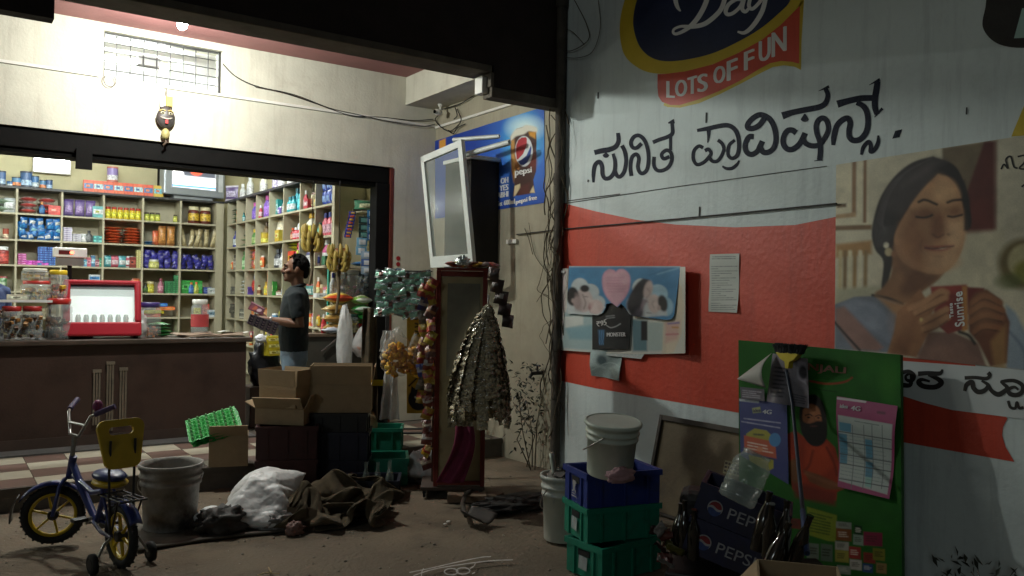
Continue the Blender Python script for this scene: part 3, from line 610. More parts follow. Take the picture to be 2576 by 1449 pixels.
g.build("painted_lettering", k8, sw, world=True, fixn=False)
# cracks and course lines in the wall
g = G()
for pts in ([(1420, 512), (1700, 470), (2080, 418)], [(1430, 505), (1560, 488)]): ribbon(g, pts, 2.2, idn, lw(1), smooth=False)
for x, y, h in ((1505, 232, 16), (1777, 283, 26), (1760, 520, 24), (2432, 270, 18), (1480, 452, 6)): ribbon(g, [(x, y), (x - 1, y + h)], 4, idn, lw(1), smooth=False)
g.build("wall_crack", mat("dark_crack", (.06, .06, .06), .9), sw, world=True, fixn=False)
g = G(); p = [at_x(x, y, XW - .02) for x, y in ((1300, 590), (1410, 577), (1700, 551), (1900, 532), (2105, 512))]
g.tube(p, .006, 6); tag(g.build("wall_cable", wire_m), "taut black cable running along the painted wall above the red band", "cable")
G_ = G().box(XW - .03, XW - .002, 6.63, 6.80, 2.10, 2.14); tag(G_.build("cable_clip", cond), "short white plastic clip strip on the cream wall", "clip")

# ---------------------------------------------------------------- drainpipe with dry creeper at the corner between the two paints
dp = thing("drain_pipe", "dark drainpipe on the wall corner overgrown with dry creeper stems", "pipe", (XW - .06, 5.93, 0))
g = G().lathe([(.045, 0), (.045, 7)], 14, 0, Matrix.Translation((XW - .055, 5.93, 0)))
for z in (1.1, 2.6, 4.2): g.lathe([(.052, 0), (.055, .02), (.055, .08), (.052, .1)], 14, 0, Matrix.Translation((XW - .055, 5.93, z)))
g.build("pipe", mat("dark_cast_pipe", (.055, .047, .036), .8, .4, 8, .3, 30), dp, world=True)
stem_m = mat("dry_creeper", (.07, .055, .032), .9, .4, 20)
for i in range(22):
    y0 = 5.93 + R.uniform(-.06, .14); z0 = R.uniform(.1, 2.4); L = R.uniform(.5, 1.6); pts = []
    ph = R.uniform(0, 6)
    for k in range(12):
        t = k / 11; pts.append((XW - .06 - .05 * math.sin(ph + t * 7) - .03 * R.random(), y0 + .045 * math.sin(ph * 2 + t * R.uniform(6, 9)) + R.uniform(-.02, .02), z0 + L * t))
    G().tube([Vector(v) for v in spline(pts, 3)], R.uniform(.002, .006), 5).build("creeper_stem", stem_m, dp, world=True)
for pts, r in (([(1445, 0), (1475, 60), (1480, 100), (1440, 127), (1412, 125)], .004), ([(1505, 0), (1510, 70), (1490, 130), (1450, 146), (1412, 142)], .003), ([(1412, 70), (1440, 80), (1470, 112)], .003), ([(1415, 265), (1425, 290), (1430, 312)], .005), ([(1330, 560), (1345, 640), (1380, 700), (1350, 760)], .003), ([(1395, 560), (1360, 700), (1352, 730), (1380, 745)], .003), ([(1320, 575), (1330, 600), (1340, 640)], .004)):
    G().tube([Vector(v) for v in spline([at_x(x, y, XW - .025) for x, y in pts], 6)], r, 5).build("creeper_stem", stem_m, dp, world=True)

# ---------------------------------------------------------------- soft drink banner on the cream wall
cp = crop(1130, 270, 4.997)
pb = thing("drink_banner", "blue printed banner with a glass of cola on the cream side wall", "banner", (XW - .01, 7.2, 2.9))
P = Print([(60, 500), (1490, 50), (1500, 1310), (60, 1520)], 230, 170, "123c9c", cp, lambda x, y: at_x(x, y, XW - .006))
P.ell((1210, 600), 420, 620, "2a6fd0", 420).ell((1220, 480), 230, 330, "49b7ea", 200).ell((1240, 330), 190, 130, "d8f4fa", 150)
P.poly([(1050, 440), (1130, 340), (1260, 300), (1385, 320), (1392, 500), (1385, 900), (1350, 1010), (1368, 1180), (1080, 1225), (1100, 1060), (1065, 900), (1050, 560)], "3d1d14", 8)
P.poly([(1050, 440), (1110, 350), (1200, 320), (1260, 290), (1390, 320), (1388, 390), (1290, 370), (1230, 410), (1120, 440), (1060, 500)], "e9e7d6", 22, sm=3)
P.poly([(1055, 500), (1100, 480), (1115, 900), (1090, 1050), (1065, 880)], "c8944a", 24).poly([(1290, 380), (1385, 380), (1375, 470), (1300, 430)], "d99a2c", 24).poly([(1110, 700), (1170, 760), (1160, 880), (1110, 850)], "b9742c", 26)
P.poly([(1085, 1225), (1105, 1090), (1175, 1060), (1180, 1110), (1110, 1220)], "d9c79c", 12).poly([(1300, 1180), (1350, 1085), (1370, 1180)], "d9c79c", 12).poly([(1180, 1100), (1300, 1050), (1300, 1190), (1150, 1210)], "54221a", 40)
P.ell((1340, 760), 60, 120, "7a2a1c", 50, al=.7)
P.ell((1225, 635), 116, 200, "dfe4e6", 8)
P.poly([(1122, 640), (1125, 560), (1150, 490), (1195, 455), (1250, 450), (1265, 470), (1262, 560), (1215, 670), (1150, 740), (1132, 745)], "b5222f", 6).poly([(1148, 765), (1190, 750), (1260, 690), (1318, 560), (1325, 600), (1312, 700), (1270, 780), (1225, 815), (1180, 810)], "1b3f93", 6)
P.poly([(115, 500), (200, 465), (200, 600), (115, 620)], "d89a3c", 14).grain(.05, 2)
P.build("printed_face", VINYL, pb)
g = G(); lb = lambda x, y, k=0: at_x(x, y, XW - .0085 - .0004 * k)
for t, q in (("pepsi", [(1112, 870), (1325, 838), (1325, 935), (1112, 985)]), ("OH", [(925, 990), (1018, 970), (1018, 1045), (925, 1062)]), ("YES", [(905, 1085), (1020, 1065), (1018, 1140), (910, 1158)]), ("ABHI", [(878, 1180), (1018, 1155), (1018, 1228), (875, 1250)]), ("Get", [(868, 1295), (940, 1285), (940, 1345), (868, 1358)]), ("600ml", [(965, 1280), (1105, 1255), (1105, 1322), (965, 1345)]), ("pepsi", [(1122, 1275), (1268, 1238), (1268, 1310), (1122, 1345)]), ("free", [(1290, 1225), (1392, 1208), (1392, 1268), (1290, 1285)])):
    words("banner_lettering", [(t, q)], w8, pb, cp, lb, 5)

# ---------------------------------------------------------------- shelf-edge advert with couples, heart and torn posters
c5 = crop(1440, 640, 3.622)
ad = thing("heart_advert", "sagging blue advert with a pink heart and two couples pinned to the red band", "poster", (XW - .06, 5.4, 1.6))
pl = lambda dx: (lambda x, y: at_x(x, y, XW - dx))
back = G(); lz = lambda dx: (lambda x, y: at_x(*c5(x, y), XW - dx))
P = Print([(90, 235), (1345, 220), (1345, 1035), (90, 1010)], 150, 100, "c9c8be", c5, pl(.035))
P.poly([(100, 250), (170, 250), (150, 900), (100, 900)], "c9bdb9", 20).poly([(150, 650), (420, 660), (420, 1000), (130, 990)], "9db4b6", 26).poly([(140, 690), (330, 670), (330, 760), (160, 800)], "cdd2cc", 20).poly([(160, 800), (420, 760), (420, 900), (200, 900)], "7fa3ad", 30)
P.poly([(1210, 350), (1300, 400), (1330, 600), (1300, 850), (1200, 1030), (1080, 1030), (1080, 700)], "cfc3ae", 20).poly([(1110, 740), (1280, 730), (1250, 900), (1110, 930)], "c9a79c", 40).line([(1140, 750), (1270, 745)], 16, "7b6f9a", 14).line([(1190, 785), (1260, 790)], 14, "b98a50", 12).line([(1120, 850), (1260, 850)], 14, "b8747c", 14)
P.poly([(790, 700), (940, 720), (940, 1000), (800, 1000)], "5f7f88", 26).poly([(940, 730), (1090, 740), (1080, 1000), (950, 1000)], "a9b8b4", 16).poly([(880, 720), (940, 720), (940, 900), (880, 900)], "1a1b1e", 10)
P.grain(.06, 3)
o = P.build("backing_sheet", PAPER, ad, warp=lambda v, u, w: v + Vector((-.05 * max(0, u - .82) / .18, 0, -.02 * math.sin(u * 3) * w)))
P = Print([(415, 560), (790, 560), (765, 1002), (415, 1005)], 70, 80, "131416", c5, pl(.05))
P.rows([(555, 680), (665, 670), (665, 705), (555, 720)], 2, "8a8d90", 4).line([(560, 775), (600, 797), (650, 785), (690, 760)], 9, "9da0a2", 6, 4).poly([(470, 815), (545, 815), (535, 965), (485, 965)], "24425e", 6)
for x in (490, 508, 525): P.line([(x, 825), (x + 6, 880), (x - 2, 930), (x + 4, 955)], 6, "4f86b0", 5, 3)
P.build("drink_advert", PAPER, ad, warp=lambda v, u, w: v + Vector((-.012 * math.sin(u * 3.1), 0, 0)))
g = G(); lt = lambda x, y, k=0: at_x(x, y, XW - .068 - .0004 * k)
GP = mat("grey_print", (.5, .5, .5), .5)
words("advert_lettering", [("MONSTER", [(555, 845), (730, 842), (730, 880), (555, 882)])], GP, ad, c5, lt, 3); letter(g, "95", [(492, 735), (548, 715), (550, 772), (495, 780)], c5, lt, 0, bold=3)
ribbon(g, [(455, 742), (488, 738)], 8, c5, lt); ribbon(g, [(455, 757), (485, 753)], 8, c5, lt); ribbon(g, [(462, 742), (482, 750), (462, 765), (482, 785)], 8, c5, lt)
g.build("advert_lettering", mat("grey_print", (.5, .5, .5), .5), ad, world=True, fixn=False)
P = Print([(195, 212), (1255, 212), (1195, 725), (160, 690)], 170, 110, "3583b4", c5, pl(.07))
P.poly([(170, 560), (520, 560), (560, 680), (160, 690)], "3d8fbd", 40).line([(1040, 290), (1240, 230)], 10, "79b8d6", 14).line([(960, 300), (1200, 222)], 8, "2a6d9c", 12)
P.ell((300, 430), 90, 105, "c3cfd2", 6).ell((400, 460), 90, 80, "bcc9cd", 6).ell((470, 560), 80, 70, "b7c4c8", 6).ell((230, 560), 75, 110, "bac6ca", 6).poly([(160, 690), (170, 560), (480, 520), (550, 600), (500, 690)], "c3ccce", 8)
P.ell((330, 540), 95, 110, "cbb9b6", 16).ell((450, 600), 80, 70, "d3bcb8", 14).ell((225, 500), 60, 90, "1c1a1e", 10).ell((345, 425), 46, 34, "1e1b1f", 8).ell((265, 560), 36, 60, "b39c99", 14).ell((408, 590), 18, 40, "9b3347", 10, .5).line([(320, 480), (350, 560), (330, 620)], 8, "5f5254", 8, 4).ell((225, 540), 14, 22, "b09a96", 6)
P.ell((890, 430), 85, 100, "c8d4d6", 6).ell((1040, 480), 95, 95, "9fc6d8", 6).ell((1120, 600), 70, 90, "8fbcd2", 6).ell((830, 590), 85, 110, "b5b0b6", 10).poly([(740, 660), (830, 480), (1100, 500), (1130, 680), (900, 700)], "c2c9cb", 12)
P.poly([(905, 330), (975, 350), (965, 430), (900, 520), (880, 690), (790, 680), (750, 570), (830, 400)], "2d2b31", 12, sm=3).ell((950, 440), 40, 90, "c9b4ae", 14, .25).poly([(900, 520), (940, 540), (880, 640), (860, 640)], "8d7f86", 14).ell((1000, 570), 60, 90, "ccb9b2", 14).ell((1085, 565), 46, 80, "1f1d21", 12, -.2).ell((1045, 610), 18, 26, "b69f98", 6).line([(925, 655), (970, 660)], 6, "3b3234", 5)
P.poly([(655, 605), (560, 500), (525, 400), (530, 300), (580, 245), (640, 250), (655, 270), (680, 245), (735, 245), (785, 300), (785, 400), (745, 500)], "d99bb0", 8, sm=4).poly([(655, 590), (575, 490), (540, 400), (550, 310), (600, 262), (650, 285), (720, 260), (768, 310), (768, 400), (730, 490)], "d8a6b4", 14, sm=4)
P.rows([(560, 310), (760, 310), (740, 470), (580, 470)], 6, "c27a94", 3, al=.45, fill=.95)
P.line([(195, 216), (1255, 216)], 9, "c9d2d4", 6)
P.poly([(250, 470), (300, 470), (320, 560), (300, 640), (240, 640)], "a48f8c", 30, al=.6).poly([(385, 520), (470, 560), (480, 640), (400, 640)], "e0cfca", 30, al=.7).line([(395, 560), (380, 600), (400, 650)], 7, "8a5a60", 8, 4, al=.7).line([(340, 500), (375, 505)], 6, "3a2e34", 6).line([(940, 420), (965, 470), (930, 520), (940, 560)], 8, "8a7472", 10, 4, al=.7).line([(1000, 540), (980, 570), (1000, 610)], 7, "7d6a66", 8, 4, al=.7).poly([(840, 620), (900, 600), (900, 690), (800, 690)], "57505c", 30, al=.7).blotch(.2, 12, 5).blur(2).fade(.9, .12).grain(.12, 8)
o = P.build("printed_face", VINYL, ad, warp=lambda v, u, w: v + Vector((-.02 * math.sin(u * math.pi) * (1 - w) + .012 * math.sin(u * 9 + 1) * w, 0, 0)))
# scalloped lower edge: trim points outside the outline
def trim(o, conv, pts):
    me = o.data; b = bmesh.new(); b.from_mesh(me); off = Vector(o.parent['_w']); pp = np.array([conv(*p) for p in pts])
    def proj(v):
        d = np.array(v + off) - EYEV; return np.array([CX + F_PX * (d @ np.array([_X[0], _Y[0], _Z[0]])) / (d @ np.array([_X[2], _Y[2], _Z[2]])), CY + F_PX * (d @ np.array([_X[1], _Y[1], _Z[1]])) / (d @ np.array([_X[2], _Y[2], _Z[2]]))])
    def inside(q):
        c = False
        for i in range(len(pp)):
            a, d = pp[i], pp[(i + 1) % len(pp)]
            if (a[1] > q[1]) != (d[1] > q[1]) and q[0] < (d[0] - a[0]) * (q[1] - a[1]) / (d[1] - a[1]) + a[0]: c = not c
        return c
    bmesh.ops.delete(b, geom=[v for v in b.verts if not inside(proj(v.co))], context='VERTS'); b.to_mesh(me); b.free()
trim(o, c5, [(150, 190), (1290, 190), (1215, 640), (1180, 712), (1140, 728), (800, 690), (760, 665), (725, 610), (690, 575), (655, 610), (600, 565), (550, 575), (545, 610), (520, 660), (470, 680), (130, 665)])
P = Print([(405, 1000), (690, 1010), (688, 1300), (410, 1255)], 50, 50, "7f8e8c", c5, pl(.03))
P.poly([(410, 1010), (600, 1010), (520, 1180), (410, 1160)], "a7b8b8", 30).poly([(560, 1180), (690, 1120), (690, 1290), (640, 1280)], "93a39f", 20).ell((510, 1110), 40, 50, "55686c", 26).line([(420, 1200), (560, 1130), (680, 1170)], 8, "9fb0ae", 10, 4).grain(.25, 4)
P.build("torn_sheet", PAPER, ad, warp=lambda v, u, w: v + Vector((-.02 * math.sin(u * 5 + w * 3), 0, 0)))
P = Print([(530, 1000), (940, 1000), (880, 1095), (540, 1060)], 40, 14, "b9bfbc", c5, pl(.032)); P.grain(.3, 9).build("torn_sheet", PAPER, ad)
g = G()
for x, y, w, h in ((112, 255, 40, 22), (1235, 262, 48, 22)): g = G(); g.add([lz(.05)(x, y), lz(.05)(x + w, y), lz(.05)(x + w, y + h), lz(.05)(x, y + h)], [(0, 1, 2, 3)]); g.build("hook", w8, ad, world=True, solid=.004)
# typed notice
nt_ = thing("paper_notice", "white typed paper notice pasted on the red band", "notice", (XW - .01, 4.1, 1.75))
P = Print([(1535, 100), (1815, 92), (1802, 655), (1522, 645)], 80, 150, "b9bdb6", c5, lambda x, y: at_x(x, y, XW - .008))
P.rows([(1560, 115), (1780, 112), (1776, 150), (1558, 152)], 2, "3f4548", 2, fill=1)
for i, y in enumerate(list(range(210, 360, 22)) + list(range(368, 540, 20)) + list(range(560, 625, 20))): P.rows([(1552, y), (1795, y - 3), (1794, y + 10), (1551, y + 13)], 1, "4b5356", i, fill=R.choice((.3, .6, .85, .98)), w=7)
P.grain(.06, 6).build("printed_face", PAPER, nt_, warp=lambda v, u, w: v + Vector((-.012 * max(0, w - .8) / .2 * u - .003 * math.sin(w * 9), 0, 0)))
# ================================================================== SHOP INTERIOR
room_m = mat("yellow_cream_room_paint", (.50, .46, .28), .75, .08, 3, .1, 40)
ceil_m = mat("white_ceiling_paint", (.75, .74, .70), .8, .05)
room = thing("shop_room", "yellow-cream painted walls of the shop room behind the shelves", "room", (1, 13.6, FL))
G().box(-2.6, 4.35, 13.58, 13.75, FL, 4.0).build("back_wall", room_m, room, world=True)
G().box(4.125, 4.35, YF + .225, 13.578, FL, 4.0).build("right_wall", room_m, room, world=True)
G().box(-2.75, -2.6, YF + .225, 13.75, FL, 4.0).build("left_wall", room_m, room, world=True)
G().box(-2.75, 4.35, YF + .225, 13.75, 4.002, 4.1).build("ceiling_slab", ceil_m, room, world=True)
tube_glow = mat("tube_glow", (1, 1, 1), .4, emit=(.93, 1, .98), estr=265)
tl_group = "fluorescent tubes on the shop ceiling"
for i, (x, y, z, lab) in enumerate(((1.35, 9.05, 3.86, "fluorescent tube behind the barred vent"), (-.6, 9.4, 3.7, "fluorescent tube over the left end of the counter"), (1.4, 10.9, 3.75, "fluorescent tube over the middle of the shop"), (2.95, 10.6, 3.72, "fluorescent tube along the side shelf"))):
    t = thing("tube_light", lab, "lamp", (x, y, z), rad(90) if i == 3 else 0, tl_group)
    G().tube([(-.6, 0, 0), (.6, 0, 0)], .014, 10).build("tube", mat("tube_glow_vent", (1, 1, 1), .4, emit=(.94, 1, .96), estr=620) if i == 0 else tube_glow, t)
    G().box(-.63, .63, -.03, .03, .03, .07).build("batten", cond, t); G().box(-.64, -.6, -.02, .02, -.02, .06).build("end_holder", cond, t); G().box(.6, .64, -.02, .02, -.02, .06).build("end_holder", cond, t)

tube_left = mat("tube_glow_left", (1, 1, 1), .4, emit=(.94, 1, .93), estr=240)
for y, lab in ((9.35, "fluorescent tube on the shop's left wall near the front"), (11.0, "fluorescent tube on the shop's left wall further in")):
    t = thing("tube_light", lab, "lamp", (-2.5, y, 2.45), rad(90), tl_group); G().tube([(-.6, 0, 0), (.6, 0, 0)], .014, 10).build("tube", tube_left, t); G().box(-.63, .63, .04, .09, -.03, .03).build("batten", cond, t)
shelf_m = mat("olive_beige_shelf_board", (.42, .385, .27), .55, .1, 4, .08, 40)
shelf_top = mat("black_shelf_top", (.02, .02, .022), .5, .2)
RZ = [2.95, 2.595, 2.235, 1.888, 1.522, 1.164, .80, .42]
BX = [-.67, -.13, .395, .928, 1.475, 2.006, 2.533, 3.065, 3.60]
SY = [13.03, 12.56, 12.115, 11.655, 11.10, 10.54, 9.95, 9.45, 8.93]
YB, XS = 13.20, 3.71
bs = thing("back_shelf", "beige pigeonhole shelf covering the back wall of the shop", "shelf", (1.5, YB, FL))
T = .012
for x in BX: G().box(x - T, x + T, YB, YB + .37, FL, RZ[0] - .013).build("divider", shelf_m, bs, world=True)
for z in RZ[1:]:
    for a, b in zip(BX[:-1], BX[1:]): G().box(a + T, b - T, YB + .002, YB + .37, z - T, z + T).build("shelf_board", shelf_m, bs, world=True)
G().box(BX[0] - T, 3.70, YB - .012, YB + .372, RZ[0] - .012, RZ[0] + .018).build("top_board", shelf_top, bs, world=True)
G().box(BX[0], 3.61, YB + .371, YB + .378, FL, RZ[0] - .013).build("back_panel", shelf_m, bs, world=True)
G().box(3.613, 3.70, YB + .001, YB + .37, FL, RZ[0] - .013).build("corner_post", shelf_m, bs, world=True)
ss = thing("side_shelf", "beige pigeonhole shelf running along the right wall of the shop", "shelf", (XS, 11, FL))
for y in SY: G().box(XS, XS + .40, y - T, y + T, FL, RZ[0] - .013).build("divider", shelf_m, ss, world=True)
for z in RZ[1:]:
    for a, b in zip(SY[1:], SY[:-1]): G().box(XS + .002, XS + .40, a + T, b - T, z - T, z + T).build("shelf_board", shelf_m, ss, world=True)
G().box(XS - .012, XS + .402, SY[-1] - T, SY[0] + .14, RZ[0] - .010, RZ[0] + .020).build("top_board", shelf_top, ss, world=True)
G().box(XS + .401, XS + .408, SY[-1], SY[0] + .15, FL, RZ[0] - .013).build("back_panel", shelf_m, ss, world=True)
G().box(XS - .004, XS + .05, SY[-1] - .07, SY[-1] - T - .002, FL, 2.95).build("end_post", shelf_m, ss, world=True)

# ---------------------------------------------------------------- goods
_gd = {}
def good(kind, size, cols):
    key = (kind, size, cols)
    if key in _gd: return _gd[key]
    w, d, h = size; g = G(); c = list(cols) + [cols[-1]] * (3 - len(cols))
    if kind == 'jar':
        r = w / 2; g.lathe([(r * .9, 0), (r, h * .04), (r, h * .18)], 14, 0, caps=(True, False)).lathe([(r * 1.01, h * .18), (r * 1.01, h * .6)], 14, 1, caps=(False, False)).lathe([(r, h * .6), (r, h * .72), (r * .8, h * .8)], 14, 0, caps=(False, False)).lathe([(r * .88, h * .8), (r * .9, h * .82), (r * .9, h), (r * .8, h)], 14, 2)
    elif kind == 'tin':
        r = w / 2; g.lathe([(r, 0), (r, h * .12)], 14, 2, caps=(True, False)).lathe([(r * .99, h * .12), (r * .99, h * .45)], 14, 1, caps=(False, False)).lathe([(r * .99, h * .45), (r * .99, h * .9)], 14, 0, caps=(False, False)).lathe([(r * 1.03, h * .9), (r * 1.03, h)], 14, 2)
    elif kind == 'bottle':
        r = w / 2; g.lathe([(r * .9, 0), (r, h * .05), (r, h * .15)], 12, 0, caps=(True, False), sy=.7).lathe([(r * 1.02, h * .15), (r * 1.02, h * .5)], 12, 1, caps=(False, False), sy=.7).lathe([(r, h * .5), (r * .95, h * .6), (r * .45, h * .76), (r * .38, h * .8)], 12, 0, caps=(False, False), sy=.7).lathe([(r * .5, h * .8), (r * .46, h)], 12, 2, sy=.8)
    elif kind == 'box':
        g.box(-w / 2, w / 2, -d / 2, d / 2, 0, h, 0).box(-w * .44, w * .44, -d / 2 - .002, -d / 2, h * .3, h * .72, 1).box(-w * .25, w * .1, -d / 2 - .003, -d / 2 - .002, h * .42, h * .6, 2)
    elif kind in ('pouch', 'flat'):
        def f(u, v, s):
            x = (u - .5) * w * (1 - .10 * math.sin(math.pi * v)); b = (math.sin(math.pi * u) ** .6) * (math.sin(math.pi * v) ** .6)
            y = s * (d / 2 * b + .004 * math.sin(u * 17 + v * 9) * b); return (x, y, v * h) if kind == 'pouch' else (x, (v - .5) * h, d / 2 + y)
        nu, nv = 8, 8
        for s in (-1, 1):
            o = len(g.V); g.grid(lambda u, v: f(u, v, s), nu, nv, 0)
        for i in range(len(g.F)):
            q = i % (nu * nv); a, b2 = q % nu, q // nu
            if b2 in (0, nv - 1): g.M[i] = 2
            elif 2 <= b2 <= 4 and 1 <= a <= 6: g.M[i] = 1
    ms = [mat(('print_' if i == 1 else 'pack_') + x, hexc(x), .32 if kind in ('pouch', 'flat', 'bottle') else .42, .75 if i == 1 else (.35 if kind in ('pouch', 'flat', 'box') and not i else .12), 34 if i == 1 else 22, spec=.6) for i, x in enumerate(c)]
    m = g.mesh(kind if kind != 'flat' else 'packet', ms); _gd[key] = m
    return m
USED = {}
ROWN = ["top", "second", "third", "fourth", "fifth", "sixth"]
COLN = ["first", "second", "third", "fourth", "fifth", "sixth", "seventh", "eighth"]
NAME = {'jar': 'jar', 'tin': 'tin', 'bottle': 'bottle', 'box': 'carton', 'pouch': 'pouch', 'flat': 'packet'}
def fill(shelf, row, col, kind, size, cols, n=1, st=1, x0=.1, desc="", jit=0, gap=1.06, dz=None, tilt=0, y=.05, base=0):
    """n goods side by side and st high in one pigeonhole; x0 is the share of the bay where they start"""
    if shelf == 'side': size = (round(min(size[0] * 1.28, .3), 3), round(min(size[1] * 1.2, .3), 3), round(min(size[2] * 1.16, .31), 3) if kind != 'flat' else size[2])
    me = good(kind, size, cols); w, d, h = size
    if shelf == 'back': a = BX[col]; b = BX[col + 1]; where = "row %s bay %s, back shelf" % (NUM[row], NUM[max(0, col - 2)])
    else: a = SY[col + 1]; b = SY[col]; where = "row %s bay %s, side shelf" % (NUM[row], NUM[col])
    n = max(1, min(n, int((b - a - 2 * T) * (1 - x0) / (w * gap) + .3)))
    z0 = RZ[row + 1] + T + .001
    desc = desc.split(", layer")[0]; heap = tilt > .2 or kind == 'flat' and n * st > 1 or ", layer" in desc
    hh = dz or (d if kind == 'flat' else h); grp = "%s in %s" % (desc, where)
    USED.setdefault((shelf, row, col), []).append((x0, x0 + n * w * gap / (b - a)))
    for k in range(st):
        for i in range(n):
            t = w * gap * (i + .5) + (b - a) * x0; jx, jy, jr = (R.uniform(-1, 1) * jit for _ in range(3))
            dep = y + (h if kind == 'flat' else d) / 2 + jy * .02
            z = z0 + base + k * hh * 1.01
            if shelf == 'back': p = (a + T + t + jx * .01, YB + dep, z); rz = jr * .5
            else: p = (XS + dep, b - T - t + jx * .01, z); rz = -math.pi / 2 + jr * .5
            if not (a + .01 < (p[0] if shelf == 'back' else p[1]) < b - .01): continue
            parts = [desc]
            if not heap:
                if n > 1: parts.append("%s from left" % ORD[i])
                if st > 1: parts.append("%s up" % ORD[k])
            lab = ", ".join(parts + [where])
            if len(lab.split()) > 16:
                for wd in (" in a tall stack", " in the tallest stack", " in a low stack", " in a stack", " of the stack", " from"): lab = lab.replace(wd, "") if len(lab.replace(",", "").split()) > 16 else lab
            put(me, NAME[kind], p, 0, lab, NAME[kind], grp if n * st > 1 or heap else None, rot=(tilt * R.uniform(-1, 1), tilt * R.uniform(-1, 1), rz))
NUM = ["one", "two", "three", "four", "five", "six", "seven", "eight"]
ORD = ["first", "second", "third", "fourth", "fifth", "sixth", "seventh", "eighth", "ninth", "tenth", "eleventh"]
B = lambda *a, **k: fill('back', *a, **k)
S = lambda *a, **k: fill('side', *a, **k)
# back shelf, bays are 2.. (first one in view is bay 2)
B(0, 2, 'flat', (.24, .10, .26), ("9fb09c", "d6dccf", "7f927e"), 2, 2, .02, "pale green flour bag lying flat", .3)
B(0, 2, 'pouch', (.16, .06, .2), ("c9ced0", "e2e6e6", "aab2b4"), 1, 1, .68, "white puffed pouch")
B(0, 3, 'flat', (.22, .08, .24), ("c9a6a2", "e2d2cc", "a8403a"), 2, 3, .02, "pink and white flour bag", .3)
B(0, 3, 'bottle', (.075, .07, .17), ("1f3d6a", "2f6fa6", "b8742c"), 1, 1, .46, "dark blue bottle", y=-.02 + .03)
B(0, 3, 'box', (.15, .06, .13), ("b83228", "d8574a", "e8c0b0"), 1, 1, .66, "red carton", y=.0)
B(0, 4, 'pouch', (.13, .08, .24), ("6d5a8c", "9a86b0", "4a3a6c"), 3, 1, .02, "violet sanitary pack", .2)
B(0, 4, 'box', (.14, .05, .16), ("5fa6a6", "d9e4e0", "a8b04a"), 1, 1, .70, "white and teal carton", y=.0)
B(0, 5, 'jar', (.078, .078, .17), ("c9b41c", "e0cc3a", "9c2a1c"), 6, 1, .03, "yellow spice jar with red lid", gap=1.04)
B(0, 6, 'jar', (.075, .075, .125), ("9aa82a", "cfd65a", "3a3226"), 3, 1, .03, "small lime green jar", gap=1.02)
B(0, 6, 'jar', (.06, .06, .115), ("98a23a", "ccd060", "3a3226"), 1, 1, .80, "single lime green jar")
B(0, 7, 'jar', (.165, .165, .26), ("5a1c14", "c9a83a", "d8d0a8"), 2, 1, .22, "large red pickle jar with cream lid", gap=1.05)
B(1, 2, 'tin', (.07, .07, .13), ("2a4f86", "b04a3a", "1c2a4a"), 2, 1, .3, "blue and red tin"); B(1, 2, 'tin', (.075, .075, .14), ("a0442e", "c9b9a0", "6a2a1c"), 1, 1, .68, "rust red tin")
for k in range(5): B(1, 3, 'pouch', (.10, .05, .12), ("1f5f9e", ("cfdde6", "2b7cc0", "8fc0dc", "3a86c0", "d6e2d0")[k], "164a80"), 5, 1, .03 + .015 * (k % 2), "heaped blue detergent sachet, layer %d" % (k + 1), .9, dz=.05, tilt=.35, base=.048 * k)
B(1, 4, 'box', (.11, .08, .028), ("c9c6d0", "a49ab8", "7a6a9a"), 1, 7, .02, "white soap box in a stack", .2); B(1, 4, 'box', (.11, .08, .028), ("c4c4c8", "9a98a8", "8a7aa0"), 1, 4, .24, "grey soap box in a low stack", .2)
B(1, 4, 'jar', (.08, .08, .12), ("c0c4c4", "e4e8e8", "e8ecec"), 1, 1, .44, "white cream jar"); B(1, 4, 'bottle', (.09, .08, .17), ("4a4e52", "6a6e70", "2a2c2e"), 1, 1, .56, "grey bottle"); B(1, 4, 'box', (.13, .08, .05), ("3a8a8c", "6fc0b4", "2a5f7c"), 1, 2, .74, "teal toothpaste carton")
for k in range(6): B(1, 5, 'flat', (.24, .042, .24), ("d8764e", "e89068", "b85630"), 2, 1, .02, "orange vermicelli packet, layer %d of the stack" % (k + 1), .3, base=.041 * k)
B(1, 6, 'pouch', (.12, .10, .30), ("a8743a", "c08a4c", "80542a"), 2, 1, .40, "tall brown snack pouch"); B(1, 6, 'pouch', (.09, .07, .22), ("c8603a", "d87a50", "a04a2a"), 1, 1, .25, "orange pouch beside the brown ones"); B(1, 6, 'flat', (.16, .03, .2), ("3a86b8", "6ab0d8", "2a6a9c"), 1, 2, .03, "blue flat packet")
B(1, 7, 'pouch', (.075, .07, .28), ("a89a74", "c4b890", "8a7c58"), 6, 1, .06, "beige noodle bag leaning", .5, tilt=.25)
B(2, 2, 'jar', (.15, .15, .24), ("8c2f2a", "b8524a", "e4e8e4"), 1, 1, .55, "red jar with white lid"); B(2, 2, 'jar', (.13, .13, .2), ("98a048", "c8c878", "6a7030"), 1, 1, .2, "pale green jar")
B(2, 3, 'box', (.055, .06, .032), ("24408c", "5a8ad0", "16285a"), 4, 8, .46, "small blue soap pack in a tall stack", .2, gap=1.03); B(2, 3, 'box', (.10, .07, .03), ("c03aa8", "e070d0", "8a2478"), 3, 2, .16, "magenta soap pack", .3, gap=1.0); B(2, 3, 'box', (.10, .07, .03), ("a8347c", "d890c0", "7a2460"), 1, 5, .02, "stacked pink soap pack", .3)
for i, (c, d) in enumerate(((("4a8ab0", "9cc4d8", "2a5f80"), "blue toothpaste carton"), (("b85a6a", "d890a0", "8a3a4a"), "pink soap carton"), (("3a6a8c", "8ab4c8", "c8d0d0"), "steel blue carton"), (("8a4a5a", "c8a0a8", "5a2a3a"), "plum carton"), (("3a8a6a", "8ac8a8", "2a5a4a"), "green carton"))): B(2, 4, 'box', (.055, .07, .10 + .03 * (i % 3)), c, 1, 1, .50 + .1 * i, d)
